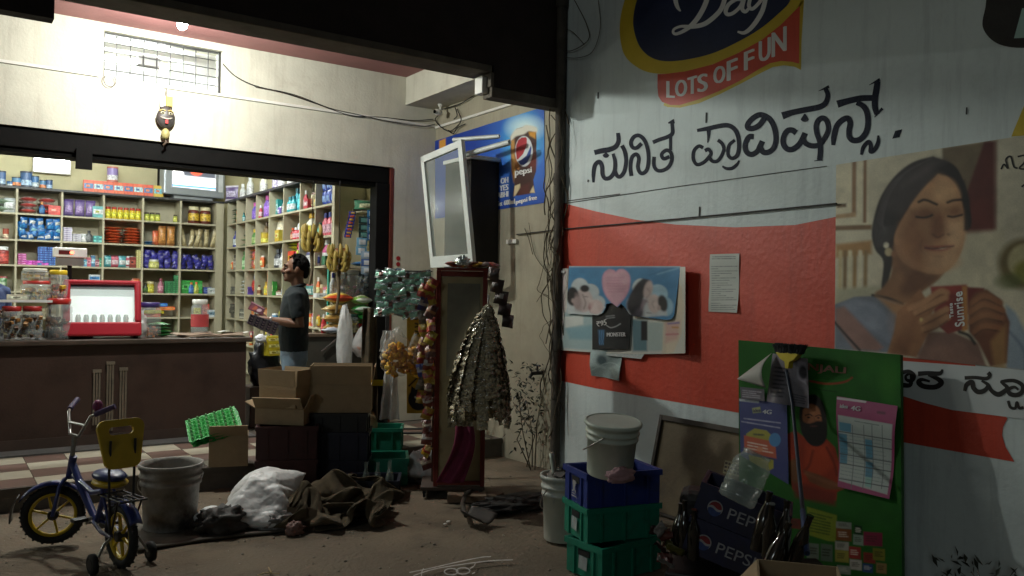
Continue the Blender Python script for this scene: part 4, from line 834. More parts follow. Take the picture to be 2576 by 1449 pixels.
for i, (c, d) in enumerate(((("4a9aa0", "a8d0d0", "2a6a70"), "turquoise refill pouch"), (("b04a60", "d8b0b8", "7a2a3c"), "crimson refill pouch"), (("5aa0a8", "c8dcdc", "3a7a80"), "aqua refill pouch"), (("a83a50", "e0d0d0", "c0c8c8"), "red and white refill pouch"))): B(2, 5, 'pouch', (.12, .06, .17), c, 1, 1, .02 + .17 * i, d, .4)
B(2, 5, 'box', (.09, .08, .16), ("6a241c", "9a4a3a", "3a1410"), 1, 1, .66, "dark red carton"); B(2, 5, 'box', (.075, .07, .026), ("b8b070", "d8d098", "8a844a"), 1, 10, .84, "cream soap bar in a tall stack", .1)
for k in range(5): B(2, 6, 'pouch', (.095, .05, .11), ("2c2a78", "4442a0", "1c1a50"), 5, 1, .02, "violet-blue sachet heaped, layer %d" % (k + 1), .8, dz=.05, tilt=.4, base=.045 * k, y=.08)
B(2, 6, 'jar', (.15, .15, .13), ("a8a850", "d0cc80", "dcdcd0"), 1, 1, .16, "low yellow-green jar in front of violet sachets", y=-.04 + .04)
for k in range(4): B(2, 7, 'pouch', (.095, .05, .11), ("2a2a74", "403ea0", "1a184a"), 5, 1, .02, "indigo sachet heaped, layer %d" % (k + 1), .8, dz=.05, tilt=.4, base=.042 * k, y=.08)
B(3, 2, 'pouch', (.12, .06, .2), ("4a7a4a", "a8b8a0", "8a3a34"), 3, 1, .1, "green and white pouch", .4)
B(3, 4, 'box', (.17, .07, .15), ("c8ccd0", "5a86b0", "2a4a78"), 2, 1, .28, "white and blue carton", .2); B(3, 4, 'box', (.12, .07, .13), ("b87a4a", "d8b090", "7a4a2a"), 1, 1, .02, "tan carton"); B(3, 4, 'box', (.14, .07, .10), ("c0c8cc", "3a7ab0", "2a4a70"), 1, 1, .66, "upper white and blue carton", base=.152)
B(3, 5, 'box', (.14, .07, .13), ("b8452f", "e0805a", "7a2a1c"), 1, 1, .02, "orange-red carton"); B(3, 5, 'box', (.12, .07, .09), ("5a4a8c", "9a86c0", "3a2a60"), 1, 1, .3, "purple carton"); B(3, 5, 'pouch', (.12, .07, .21), ("d0703c", "e89a68", "a8502a"), 1, 1, .72, "bright orange pouch"); B(3, 5, 'box', (.14, .06, .06), ("d0c4b8", "b08a80", "9a5a50"), 1, 1, .70, "pale carton before the orange pouch", y=-.04 + .045)
B(3, 6, 'jar', (.11, .11, .17), ("a89a2a", "d0c850", "c8c090"), 1, 1, .13, "yellow jar"); B(3, 6, 'bottle', (.09, .08, .14), ("20321e", "4a6a3a", "181a14"), 1, 1, .02, "dark green bottle"); B(3, 6, 'bottle', (.085, .07, .22), ("9a5a6a", "c890a0", "7a3a4a"), 1, 1, .42, "dusty pink bottle")
B(3, 6, 'box', (.075, .07, .03), ("22603a", "3f8a58", "163e26"), 2, 6, .60, "green soap box in a stack", .2, gap=1.02); B(3, 6, 'box', (.07, .07, .03), ("24643c", "4a9460", "163e26"), 1, 9, .84, "green soap box in the tallest stack", .2)
B(3, 7, 'box', (.15, .07, .20), ("2f8a3a", "58b060", "1c5a24"), 2, 1, .04, "green carton", .2); B(3, 7, 'bottle', (.075, .07, .17), ("2a56a0", "5a86c8", "c87a3a"), 1, 1, .24, "blue bottle before green cartons", y=-.04 + .045); B(3, 7, 'bottle', (.07, .07, .18), ("a8b43a", "d0d870", "d86a3a"), 1, 1, .38, "lime bottle with orange cap", y=.0); B(3, 7, 'box', (.11, .07, .10), ("3a4a8c", "6a7ab8", "2a3060"), 1, 1, .66, "navy carton", base=.0); B(3, 7, 'box', (.10, .06, .09), ("c4ccc8", "e0e4e0", "5a7a6a"), 1, 1, .76, "white cube carton", y=.0)
for i, (c, d) in enumerate(((("c04a30", "e07a5a", "8a2a1c"), "red plastic tray"), (("c8c02a", "e0d860", "98921c"), "yellow plastic tray"), (("d86a2a", "f0904a", "a84a1c"), "orange plastic tray"), (("2a6ac0", "5a98e0", "1c4a90"), "blue plastic tray"))): B(4, 6, 'box', (.26, .12, .05), c, 1, 1, (.02, .1, .4, .2)[i], d, .6, base=.052 * i, gap=1)
B(4, 5, 'box', (.1, .08, .035), ("4a8a5a", "9ac8a0", "2a5a3a"), 2, 4, .5, "pale green soap carton", .3)
B(4, 7, 'box', (.1, .08, .14), ("c8bc2a", "e8e060", "8a861c"), 1, 1, .40, "yellow carton"); B(4, 7, 'box', (.1, .08, .2), ("b03a30", "d86a5a", "7a241c"), 1, 1, .64, "red carton at the back"); B(4, 7, 'box', (.11, .06, .11), ("c8d0d4", "7a98a8", "4a6070"), 1, 1, .76, "white tea carton", y=.0)
B(5, 6, 'flat', (.2, .04, .2), ("2f7a34", "5aa858", "1c5020"), 2, 4, .1, "green packet in a low stack", .4); B(5, 7, 'box', (.12, .08, .12), ("b8402a", "d87a60", "7a281a"), 1, 1, .6, "red-brown carton"); B(5, 7, 'pouch', (.1, .06, .12), ("b04a40", "d89080", "7a2a24"), 1, 1, .84, "red pouch")
# side shelf
S(0, 0, 'flat', (.2, .05, .2), ("2a7034", "4f9a56", "1c4a22"), 2, 4, .06, "green tea packet", .3)
S(0, 1, 'bottle', (.13, .1, .24), ("6a5a9a", "a090c8", "4a3a78"), 1, 1, .5, "violet bottle")
S(0, 2, 'bottle', (.105, .08, .22), ("5a4aa8", "8a6ac8", "c04aa0"), 3, 1, .1, "purple floor cleaner bottle with pink cap", gap=1.02)
S(0, 3, 'bottle', (.11, .08, .27), ("6a42a0", "9a70c8", "c850a8"), 3, 1, .2, "large purple floor cleaner bottle", gap=1.02)
S(0, 4, 'bottle', (.09, .08, .29), ("c8b82a", "e8dc6a", "d8cc3a"), 1, 1, .72, "tall yellow bottle"); S(0, 4, 'bottle', (.08, .07, .18), ("7a7e80", "a8acac", "5a5e60"), 1, 1, .5, "grey bottle beside the yellow one")
S(0, 5, 'bottle', (.10, .08, .26), ("1f8a9a", "58c0c8", "156070"), 3, 1, .28, "teal cleaner bottle", gap=1.02); S(0, 5, 'bottle', (.09, .07, .17), ("2a98a0", "c8e0e0", "1c6a78"), 2, 1, .1, "short teal bottle", y=.0)
S(0, 6, 'bottle', (.08, .07, .28), ("7a8a5a", "c8d0b8", "4a5a3a"), 1, 1, .74, "tall green and white bottle")
S(0, 7, 'pouch', (.10, .05, .16), ("3048a0", "7a98d8", "1c2c70"), 4, 2, .04, "blue detergent pouch", .3, dz=.155)
S(1, 0, 'bottle', (.1, .08, .22), ("2a3a8a", "c0c8d8", "1c2860"), 1, 1, .1, "navy bottle with white label"); S(1, 0, 'box', (.15, .07, .06), ("a89a80", "c8bca0", "7a6a50"), 1, 3, .5, "tan carton stack", .3)
S(1, 1, 'flat', (.2, .05, .2), ("a83a2a", "3f8a3a", "2a5a24"), 2, 3, .06, "red and green chilli packet", .6, tilt=.15)
S(1, 2, 'bottle', (.1, .08, .2), ("4a7a3a", "98b070", "c8a83a"), 2, 1, .1, "green oil bottle with yellow cap"); S(1, 2, 'bottle', (.09, .08, .17), ("a8b090", "d8dcc8", "5a7a4a"), 1, 1, .66, "pale green bottle")
S(1, 3, 'bottle', (.11, .1, .29), ("6a5430", "8a7040", "3a2c1c"), 1, 1, .1, "brown oil bottle"); S(1, 3, 'tin', (.1, .1, .13), ("b8a02a", "d8c85a", "8a7a1c"), 1, 1, .3, "yellow tin", y=.0); S(1, 3, 'tin', (.13, .13, .22), ("c8683a", "d88a5a", "c89a3a"), 1, 1, .6, "orange canister")
S(1, 4, 'pouch', (.24, .1, .27), ("c0b8a0", "d8d0bc", "9a9078"), 1, 1, .05, "white rice flour pouch"); S(1, 4, 'box', (.12, .06, .13), ("c8a83a", "d8c880", "b85a3a"), 1, 1, .4, "yellow carton", y=.0); S(1, 4, 'bottle', (.085, .07, .24), ("2a8a6a", "68b898", "1c5f4a"), 1, 1, .76, "green dish wash bottle")
S(1, 5, 'bottle', (.12, .09, .30), ("c8ccd0", "e0e4e4", "c04a3a"), 1, 1, .52, "white cleaner bottle with red cap"); S(1, 5, 'bottle', (.08, .07, .14), ("8a2a20", "c89a80", "d0562a"), 2, 1, .1, "small red sauce bottle"); S(1, 5, 'bottle', (.09, .07, .13), ("c83a4a", "e8a8b0", "dce0e0"), 2, 1, .5, "small pink and white bottle", y=.0)
S(1, 6, 'bottle', (.15, .1, .32), ("d8d4c0", "e0c03a", "d8a82a"), 1, 1, .04, "white and yellow cleaner bottle"); S(1, 6, 'bottle', (.08, .07, .3), ("a8c0b8", "3a8a6a", "e0e4e0"), 1, 1, .72, "slim white and green bottle")
S(1, 7, 'bottle', (.10, .08, .24), ("c8586a", "d8a0b0", "2c3a80"), 4, 1, .06, "pink bottle with blue cap", gap=1.03); S(1, 7, 'bottle', (.07, .06, .14), ("2a8a78", "68b8a8", "1c6054"), 1, 1, .02, "small teal bottle", y=-.04 + .045)
S(2, 0, 'jar', (.12, .12, .2), ("7a7468", "a8a090", "4a463c"), 1, 1, .2, "grey jar"); S(2, 0, 'jar', (.1, .1, .14), ("5a565a", "908a90", "c8c8c8"), 1, 1, .6, "small grey jar")
S(2, 1, 'bottle', (.09, .08, .24), ("4a8a4a", "a8c8a0", "2a5a2a"), 2, 1, .1, "green hair oil bottle"); S(2, 1, 'bottle', (.1, .08, .2), ("a8b0a8", "d8dcd8", "5a7a5a"), 1, 1, .62, "white and green bottle")
S(2, 2, 'pouch', (.19, .10, .13), ("a03a52", "c86a70", "c8a04a"), 1, 2, .06, "crimson pack of the stack", .2, dz=.13); S(2, 2, 'flat', (.19, .05, .2), ("a8486a", "c87a60", "b8702a"), 2, 5, .02, "crimson and orange packet", .2)
S(2, 3, 'box', (.2, .07, .018), ("6a6454", "98917c", "4a4638"), 1, 3, .4, "flat grey packet", .5)
S(2, 4, 'bottle', (.12, .09, .22), ("2a2e3a", "c8ccd0", "3a3e48"), 2, 1, .02, "dark bottle with white label"); S(2, 4, 'bottle', (.11, .09, .17), ("d8dcdc", "eceeee", "c0c4c8"), 1, 1, .62, "white bottle", y=.0)
S(2, 5, 'box', (.17, .1, .18), ("c8402a", "e8a03a", "8a2a1c"), 1, 1, .05, "red and orange carton"); S(2, 5, 'flat', (.22, .04, .2), ("c8c83a", "4a8a3a", "a8a82a"), 1, 3, .04, "lime yellow packet on the red carton", .2, base=.182); S(2, 5, 'bottle', (.11, .08, .29), ("c84a8a", "e890b8", "d83a6a"), 1, 1, .42, "tall pink bottle"); S(2, 5, 'bottle', (.1, .08, .18), ("d880a8", "e8b0c8", "c8c84a"), 2, 1, .6, "rose bottle", y=.0)
S(2, 6, 'bottle', (.14, .1, .24), ("3a3a68", "d0d0e0", "2a2a58"), 1, 1, .05, "violet bottle with white label"); S(2, 6, 'bottle', (.15, .1, .31), ("d8dcdc", "e8ecec", "e0e4e4"), 1, 1, .34, "large white bottle"); S(2, 6, 'bottle', (.11, .09, .19), ("c8ccd8", "3a4a98", "e8ecec"), 1, 1, .72, "white bottle with blue label", y=.0)
S(2, 7, 'bottle', (.12, .09, .27), ("c04a80", "e0e4e4", "e4e8e8"), 1, 1, .1, "pink and white bottle"); S(2, 7, 'bottle', (.12, .09, .22), ("d4d8d8", "e8ecec", "3a9a90"), 1, 1, .42, "white bottle with teal cap")
S(3, 0, 'box', (.1, .08, .05), ("4a4a44", "7a7a70", "2a2a28"), 3, 2, .1, "dark soap box", .3)
S(3, 1, 'flat', (.2, .045, .2), ("a8b8a8", "3f7a58", "d8dcd8"), 2, 4, .04, "white and green packet", .3); S(3, 1, 'jar', (.1, .1, .13), ("5a8aa8", "a8c8d8", "d8dce0"), 1, 1, .5, "blue jar on the packets", base=.19)
S(3, 2, 'pouch', (.2, .12, .22), ("a82a2a", "c84a40", "701a1a"), 2, 1, .04, "deep red pouch", .4, tilt=.1); S(3, 2, 'bottle', (.09, .08, .13), ("5a6ab0", "98a8d8", "3a4a88"), 1, 1, .4, "blue bottle on red pouches", base=.2)
S(3, 3, 'tin', (.12, .12, .06), ("c8502a", "d8904a", "a83a1c"), 1, 5, .56, "orange round tin in a stack"); S(3, 3, 'bottle', (.08, .07, .16), ("c8a82a", "e0cc60", "a88a1c"), 1, 1, .3, "mustard bottle")
S(3, 4, 'tin', (.16, .16, .06), ("3a2c20", "b8b090", "5a4a3a"), 1, 1, .3, "brown round tin"); S(3, 4, 'tin', (.14, .14, .05), ("c8c4b0", "e0dcc8", "8a4a3a"), 1, 1, .42, "cream round tin", y=-.04 + .045)
S(3, 5, 'bottle', (.1, .08, .24), ("5aa03a", "90c86a", "3a7a2a"), 2, 1, .4, "bright green bottle", gap=1.04); S(3, 5, 'bottle', (.1, .08, .17), ("3a5a4a", "a8c0b0", "2a3a34"), 1, 1, .12, "dark green squat bottle"); S(3, 5, 'bottle', (.1, .08, .16), ("2a4a8a", "6a8ac0", "1c2f60"), 1, 1, .72, "blue squat bottle", y=.0)
S(3, 6, 'pouch', (.16, .07, .13), ("3a7a78", "b8c8c4", "8a3a3a"), 3, 1, .04, "teal and white pouch", .5)
S(4, 0, 'box', (.12, .1, .06), ("3a3a34", "6a6a60", "242420"), 2, 3, .06, "dark grey carton", .4); S(4, 1, 'tin', (.07, .07, .06), ("6a6a60", "98988c", "44443c"), 4, 2, .05, "small grey tin", .4); S(4, 2, 'pouch', (.16, .08, .18), ("c8502a", "e8804a", "983a1c"), 2, 1, .1, "orange snack pouch", .4)
S(4, 3, 'pouch', (.14, .08, .16), ("b87a4a", "d8a878", "8a5a2c"), 2, 1, .2, "tan snack pouch", .4); S(4, 4, 'bottle', (.11, .09, .2), ("d0c82a", "e8e060", "a8a01c"), 1, 1, .4, "bright yellow bottle"); S(4, 5, 'bottle', (.09, .08, .16), ("c8d0d4", "7aa0b8", "a83a3a"), 1, 1, .5, "white bottle with red cap")
S(5, 2, 'pouch', (.14, .07, .13), ("c8c03a", "e0dc70", "98901c"), 1, 1, .5, "yellow pouch"); S(5, 1, 'box', (.12, .1, .1), ("4a4438", "7a7060", "2c2820"), 2, 1, .1, "brown carton", .3)
# the gaps of the side shelf hold more of the mixed stock
PAL = [("teal", ("2a8a8a", "a8d0cc", "1c5a5a")), ("crimson", ("a82a3a", "e0b0b4", "d8dcdc")), ("mustard", ("c8a02a", "e8d890", "8a3a24")), ("white", ("d0d4d4", "5a8ab8", "c83a3a")), ("sky blue", ("4a90c0", "d0e0e8", "e8ecec")), ("leaf green", ("3a8a3a", "c0d8a0", "d8c83a")), ("orange", ("d0662a", "f0c890", "e8e4d8")), ("violet", ("5a4a9a", "b8b0d8", "d8d8e0")), ("cream", ("c8bc98", "8a5a3a", "6a3a24")), ("rose", ("c86a88", "e8c8d0", "e8ecec"))]
rf = random.Random(21)
for row in range(6):
    for col in range(8):
        us = sorted(USED.get(('side', row, col), [])); free = []; c_ = .03
        for a, b in us + [(.97, 1)]:
            if a - c_ > .12: free.append((c_, a))
            c_ = max(c_, b)
        for a, b in free:
            k = 0
            while b - a > .16 and k < 4:
                kd = rf.choice(('bottle', 'box', 'jar', 'pouch', 'bottle', 'box')); wd = rf.choice((.055, .065, .075)); cn, cc = rf.choice(PAL); hh = rf.choice((.11, .14, .18, .21)) * (1.1 if kd == 'bottle' else .9)
                S(row, col, kd, (wd, wd * .9, hh), cc, 1, 1, a, "%s %s, %s in the bay" % (cn, NAME[kd], ("small filler", "next small filler", "third small filler", "fourth small filler")[k]) if 0 else "%s %s small %s" % (ORD[k] + " left", cn, NAME[kd]) if k or a > .3 else "small %s %s by the left divider" % (cn, NAME[kd]), .3, y=rf.choice((.01, .04, .08)))
                a += wd * 1.28 * 1.1 / .5; k += 1
# on top of the shelves
def top(kind, size, cols, x, y, label, cat, group=None, rz=0, z=RZ[0] + .021): put(good(kind, size, cols), NAME[kind], (x, y, z), rz, label, cat, group)
for i, (px, s) in enumerate(((3, (.11, .2)), (25, (.08, .07)), (42, (.12, .13)), (66, (.15, .22)), (88, (.1, .17)), (108, (.085, .12)), (124, (.085, .13)))):
    p = at_y(px, 460, YB + .12); top('tin', (s[0], s[0], s[1]), (("3a5a86", "98b0c8", "2a3448"), ("3a6a9a", "b8c4cc", "26303c"), ("4a7aa0", "c87a4a", "2c2c30"))[i % 3], p.x, YB + .12, "blue food tin on the top board above the left bays, number %d of seven in size order" % (i + 1) if 0 else "blue food tin on the black top board, %s from the left edge" % COLN[i], "tin")
for i in range(8):
    px = 222 + i * 25; p = at_y(px, 490, YB + .1)
    c = (("c8502f", "3a6a9a", "d87a4a"), ("c85a34", "a8c4d0", "3a5f8a"))[i % 2] if i < 7 else ("c8a83a", "5aa8b8", "c86a3a")
    top('box', (.135, .08, .17), c, p.x, YB + .1, "orange and blue drink carton, %s of the row on the top board" % COLN[i], "carton", "drink cartons in a row on the back shelf", rz=R.uniform(-.05, .05))
p = at_y(283, 460, YB + .1); top('tin', (.15, .15, .22), ("8a7ab0", "d0c8dc", "b86a5a"), p.x, YB + .11, "lilac canister standing on the row of drink cartons", "canister", z=RZ[0] + .192)
for i, (px, c, w, h) in enumerate(((608, ("d0d4d4", "e8ecec", "e4e8e8"), .13, .24), (626, ("d8dcdc", "c8d0d8", "e8ecec"), .14, .34), (660, ("d8d8c8", "e8e4d0", "e4e8e8"), .15, .3), (690, ("4a3a8a", "b8b0d8", "d8dce0"), .13, .3), (706, ("e0e4e4", "d0d0e8", "e8ecec"), .15, .3), (728, ("dcdcd8", "e8e8e4", "e8e8e8"), .14, .28))):
    p = at_x(px, 480, XS + .12); top('bottle', (w, .12, h), c, XS + .14, p.y, "%s bottle on top of the side shelf, %s from the television" % ("violet" if i == 3 else "white", COLN[i]), "bottle", rz=-1.57)
p = at_x(590, 490, XS + .1); top('pouch', (.26, .1, .24), ("5a4a7a", "b0a8c0", "c8c4d0"), XS + .06, p.y, "white and violet swirl pouch beside the television", "pouch", rz=-1.0)

# television
tv = thing("television", "silver television switched on in the upper corner of the shop", "television", (3.26, 13.3, RZ[0] + .02), rad(8))
silver = mat("silver_tv_plastic", (.30, .33, .36), .35, .06, metal=.3)
G().box(-.47, .47, -.08, .12, .05, .82).build("cabinet", silver, tv, bevel=.02)
G().box(-.3, .3, -.02, .3, 0, .05).build("base", silver, tv); G().box(-.42, .40, .10, .38, .1, .7).build("tube_back", black_steel, tv)
scm = mat("tv_screen", (1, 1, 1), .3, var=0, attr="Col"); t_ = scm.node_tree; a_ = [n for n in t_.nodes if n.type == 'ATTRIBUTE'][0]; t_.links.new(a_.outputs["Color"], t_.nodes["Principled BSDF"].inputs["Emission Color"]); t_.nodes["Principled BSDF"].inputs["Emission Strength"].default_value = 1.6
P = Print([(0, 0), (100, 0), (100, 75), (0, 75)], 90, 68, "dfe4ea", idn, lambda x, y: Vector((-.35 + x * .0066, -.094, .75 - y * .0078)))
P.poly([(0, 0), (22, 0), (10, 26), (0, 26)], "c8402f", 6).ell((28, 20), 26, 14, "ffffff", 6).ell((78, 18), 24, 14, "ffffff", 6).poly([(0, 34), (100, 34), (100, 52), (0, 52)], "4a4e58", 5).ell((54, 36), 16, 13, "e0583a", 5).ell((54, 36), 7, 6, "f0b090", 4).ell((10, 50), 14, 9, "ffffff", 5).poly([(0, 56), (100, 53), (100, 70), (0, 70)], "ffffff", 4).line([(0, 72), (100, 71)], 4, "4a8ad0", 3)
P.build("screen", scm, tv, world=False)
G().box(-.37, .325, -.092, -.082, .15, .765).build("screen_bezel", mat("tv_bezel", (.42, .44, .47), .4), tv); G().box(.36, .43, -.09, -.082, .15, .75).build("speaker_grille", mat("pale_grille", (.6, .63, .66), .5), tv)
# bright wall lamp above the back shelf
p = at_y(131, 414, 13.5); wl = thing("wall_lamp", "bright square lamp fixed on the yellow wall above the blue tins", "lamp", tuple(p))
G().box(-.24, .24, -.02, .07, -.13, .13).build("housing", cond, wl, bevel=.01)
G().box(-.22, .04, -.03, -.021, -.11, .10).build("diffuser", mat("lamp_diffuser", (1, 1, 1), .4, emit=(.95, 1, 1), estr=7), wl, bevel=.004); G().box(.05, .22, -.026, -.021, -.11, .10).build("mirror_panel", mat("mirror_panel", (.7, .72, .74), .15, metal=.9), wl)

# end unit with small shelves to the right of the man
eu = thing("end_shelf", "small open shelf unit with a turquoise post at the shop's right end", "shelf", (3.8, 8.7, FL))
for z in (1.876, 1.522, 1.17): G().box(3.545, 4.10, 8.56, 8.86, z - .014, z + .012).build("shelf_board", shelf_m, eu, world=True)
G().box(3.525, 3.543, 8.56, 8.59, FL, 1.89).build("post", cmat("3fa896"), eu, world=True); G().box(4.10, 4.12, 8.56, 8.86, FL, 1.95).build("end_panel", shelf_m, eu, world=True)
def ex(kind, size, cols, px, py, Y, label, rz=0, cat=None, z=None):
    p = at_y(px, py, Y); put(good(kind, size, cols), NAME[kind], (p.x, Y, z if z else p.z), rz, label, cat or NAME[kind])
Z1, Z2 = 1.889, 1.535
ex('box', (.12, .1, .1), ("3f7a58", "8ab89a", "c8503a"), 826, 668, 8.68, "green and red carton on the end shelf behind the stem", z=Z1)
ex('jar', (.065, .065, .13), ("3a2a20", "d8dcdc", "e0e4e4"), 835, 660, 8.62, "small dark jar with white lid on the end shelf", z=Z1)
ex('pouch', (.1, .08, .19), ("b8845a", "c89a70", "8a5a38"), 852, 660, 8.66, "tan pouch beside the white-lidded jar", z=Z1); ex('pouch', (.1, .08, .2), ("b07a50", "c09068", "80502e"), 864, 660, 8.7, "tan pouch next to the bananas", z=Z1)
ex('flat', (.2, .05, .12), ("2a6aa8", "6aa8d0", "1c4a80"), 905, 662, 8.64, "blue blister packet on the end shelf", z=Z1); ex('flat', (.16, .04, .1), ("c8c0a0", "3a3a44", "8a9aa8"), 920, 664, 8.6, "cream blister packet on the end shelf", z=Z1)
for i, (px, w, h, c) in enumerate(((838, .085, .27, ("d8dce0", "e8ecf0", "2a2a70")), (848, .08, .24, ("c8ccd4", "e0e4ec", "e8ecec")), (858, .095, .2, ("d0d4dc", "a8b4c8", "d8dce0")), (868, .07, .28, ("8a949c", "b8c0c4", "7a8488")))):
    ex('bottle', (w, .07, h), c, px, 752, 8.64, "%s bottle on the lower end shelf, %s from the turquoise post" % ("grey" if i == 3 else "white", COLN[i]), z=Z2)
ex('box', (.12, .1, .05), ("d8dcdc", "b8c0c4", "8a9498"), 806, 700, 8.9, "white carton behind the man's shoulder", z=1.53)
# hanging strips of sachets and blister cards at the right edge of the opening
hook_m = mat("steel_hook", (.4, .4, .4), .35, metal=.8)
def strip(px, y0, y1, Y, w, cols, n, lean, label):
    a = at_y(px, y0, Y); b = at_y(px + lean, y1, Y); t = thing("sachet_strip", label, "sachets", tuple(a), 0, None)
    G().tube([(0, 0, .03), (0, .02, .0)], .003, 5).build("hook", hook_m, t)
    for i in range(n):
        f = (i + .5) / n; h = (b - a).length / n; g = G()
        def q(u, v): bb = math.sin(math.pi * u) * math.sin(math.pi * v); return ((u - .5) * w, -.012 * bb - .003 * math.sin(u * 11 + i), (v - .5) * h * .96)
        g.grid(q, 5, 5, 0).grid(lambda u, v: (q(u, v)[0], .004, q(u, v)[2]), 1, 1, 1)
        for k in range(25): g.M[k] = 1 if 6 <= k <= 18 and k % 5 in (1, 2, 3) else 0
        g.build("sachet", [cmat(cols[i % len(cols)][0], .25, spec=.7), cmat(cols[i % len(cols)][1], .25, spec=.7)], t, loc=tuple((b - a) * f))
strip(888, 532, 598, 8.62, .085, (("2a3a8c", "c89a4a"), ("3a4a9c", "c85a3a")), 8, -14, "curling strip of blue and gold sachets")
strip(915, 545, 600, 8.6, .12, (("2a3a3a", "5a8a84"),), 3, 0, "dark green blister cards on a hook"); strip(934, 528, 606, 8.55, .10, (("3a7aa8", "c8d8e0"), ("2a5a8a", "e0e4e8")), 4, 0, "tall pale blue blister cards at the guide rail")
strip(912, 598, 642, 8.52, .13, (("7ab0d0", "e8f0f4"),), 2, -4, "white and sky blue razor cards"); strip(925, 632, 690, 8.5, .16, (("a8c0d8", "e8ecf0"), ("5a7ab8", "e0e4e8")), 3, 0, "silver and blue toothbrush cards above the plastic jar")
ex('pouch', (.3, .2, .13), ("5a9a78", "c8d0a0", "2a3a34"), 920, 535, 8.64, "green and cream packs lying on the high ledge", z=at_y(920, 532, 8.64).z)
G().box(3.92, 4.118, 8.6, 8.9, 2.495, 2.51).build("ledge", shelf_m, eu, world=True)
# ================================================================== COUNTER AND WHAT STANDS ON IT
ct = thing("shop_counter", "long dark red-brown counter across the shop opening", "counter", (1, YF + .05, FL))
G().box(-2.0, 2.58, YF + .03, YF + .60, FL + .012, 1.085).build("front_panel", brown, ct, world=True)
G().box(-2.0, 2.63, YF - .015, YF + .64, 1.086, 1.132).build("counter_top", mat("dark_counter_top", (.075, .055, .042), .35, .3, 5, .05, 30), ct, world=True, bevel=.008)
strip_m = mat("faded_beige_strip", (.17, .14, .10), .6, .3, 8)
for x, z0, z1 in ((1.235, .36, .86), (1.345, .30, .93), (1.455, .36, .87)):
    g = G()
    for k in range(3): g.box(x - .03 + k * .022, x - .015 + k * .022, YF + .012, YF + .0285, z0, z1 - .03)
    g.box(x - .036, x + .036, YF + .008, YF + .0285, z1 - .028, z1); g.build("pilaster_strip", strip_m, ct, world=True)
G().box(-2, 2.575, YF + .018, YF + .0295, FL + .012, FL + .1).build("skirting", mat("counter_skirting", (.06, .04, .03), .6, .2), ct, world=True)
CT = 1.133
# red framed lit display case
p = at_y(258, 846, YF + .1); dc = thing("display_case", "red framed tabletop display case with a brightly lit white inside", "display case", (p.x, YF + .1, CT), rad(-6))
red_pl = mat("glossy_red_plastic", (.38, .018, .03), .25, .08, 4, spec=.6, coat=.5)
g = G(); g.prism([(-.325, 0, .03), (-.325, .0, .12), (-.325, .14, .52), (-.325, .40, .47), (-.325, .40, .03)], (.03, 0, 0)); g.prism([(.295, 0, .03), (.295, .0, .12), (.295, .14, .52), (.295, .40, .47), (.295, .40, .03)], (.03, 0, 0)); g.box(-.294, .294, .36, .40, .03, .47); g.box(-.294, .294, 0, .36, .03, .07)
g.prism([(-.294, .14, .521), (-.294, .40, .471), (-.294, .40, .45), (-.294, .15, .5)], (.588, 0, 0)); g.build("housing", red_pl, dc, bevel=.012)
sl_ = math.atan2(.14, .40); Rt = Matrix.Translation((0, 0, .12)) @ Matrix.Rotation(-sl_, 4, 'X'); LEN = .424
g = G().box(-.325, .325, -.035, .01, -.105, .03, 0, Rt).box(-.325, -.265, -.03, .012, .03, LEN, 0, Rt).box(.265, .325, -.03, .012, .03, LEN, 0, Rt).box(-.325, .325, -.03, .012, LEN - .03, LEN + .015, 0, Rt)
g.build("bezel", red_pl, dc, bevel=.018)
G().box(-.264, .264, .0, .01, LEN - .07, LEN - .031, 0, Rt).build("dark_header", mat("dark_header_strip", (.03, .035, .045), .3), dc)
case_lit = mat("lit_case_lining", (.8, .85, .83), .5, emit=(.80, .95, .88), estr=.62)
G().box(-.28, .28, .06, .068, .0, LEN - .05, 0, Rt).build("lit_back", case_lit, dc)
G().box(-.264, .264, -.012, -.004, .03, LEN - .06, 0, Rt).build("glass_pane", film("case_glass", (.8, .9, .86), .12, .06, .05, 8), dc)
for i in range(7): G().lathe([(.02, 0), (.024, .05), (.016, .08)], 8, 0, Rt @ Matrix.Translation((-.2 + i * .066, .035, .035))).build("small_bottle", mat("frosted_bottle", (.55, .65, .62), .2, spec=.7), dc)
for x in (-.28, .28):
    for y in (.04, .36): G().lathe([(.02, 0), (.02, .03)], 10, 0, Matrix.Translation((x, y, 0))).build("foot", black_steel, dc)
# weighing scale display on a pole
p = at_y(175, 700, 8.75); sc_ = thing("weighing_scale", "white weighing scale display with red digits on a black pole", "scale", (p.x, 8.75, CT), rad(4))
zt = at_y(185, 636, 8.75).z - CT
G().box(-.14, .14, -.03, .04, zt - .045, zt + .045).build("display_head", mat("white_scale_plastic", (.7, .7, .67), .4), sc_, bevel=.008)
G().box(-.10, .02, -.034, -.030, zt - .018, zt + .02).build("display_window", mat("scale_window", (.10, .02, .02), .2), sc_)
G().lathe([(.018, 0), (.014, .003)], 10, 0, Matrix.Translation((.008, -.036, zt)) @ Matrix.Rotation(rad(90), 4, 'X')).build("digit_glow", mat("red_led", (1, .2, .1), .4, emit=(1, .18, .1), estr=4), sc_)
G().box(-.115, .115, -.02, .035, zt - .12, zt - .046).build("display_underside", mat("grey_scale_plastic", (.14, .14, .13), .5), sc_)
G().tube([(0, .01, 0), (0, .01, zt - .12)], .02, 10).build("pole", black_steel, sc_); G().box(-.2, .2, -.05, .2, 0, .06).build("weighing_base", black_steel, sc_)
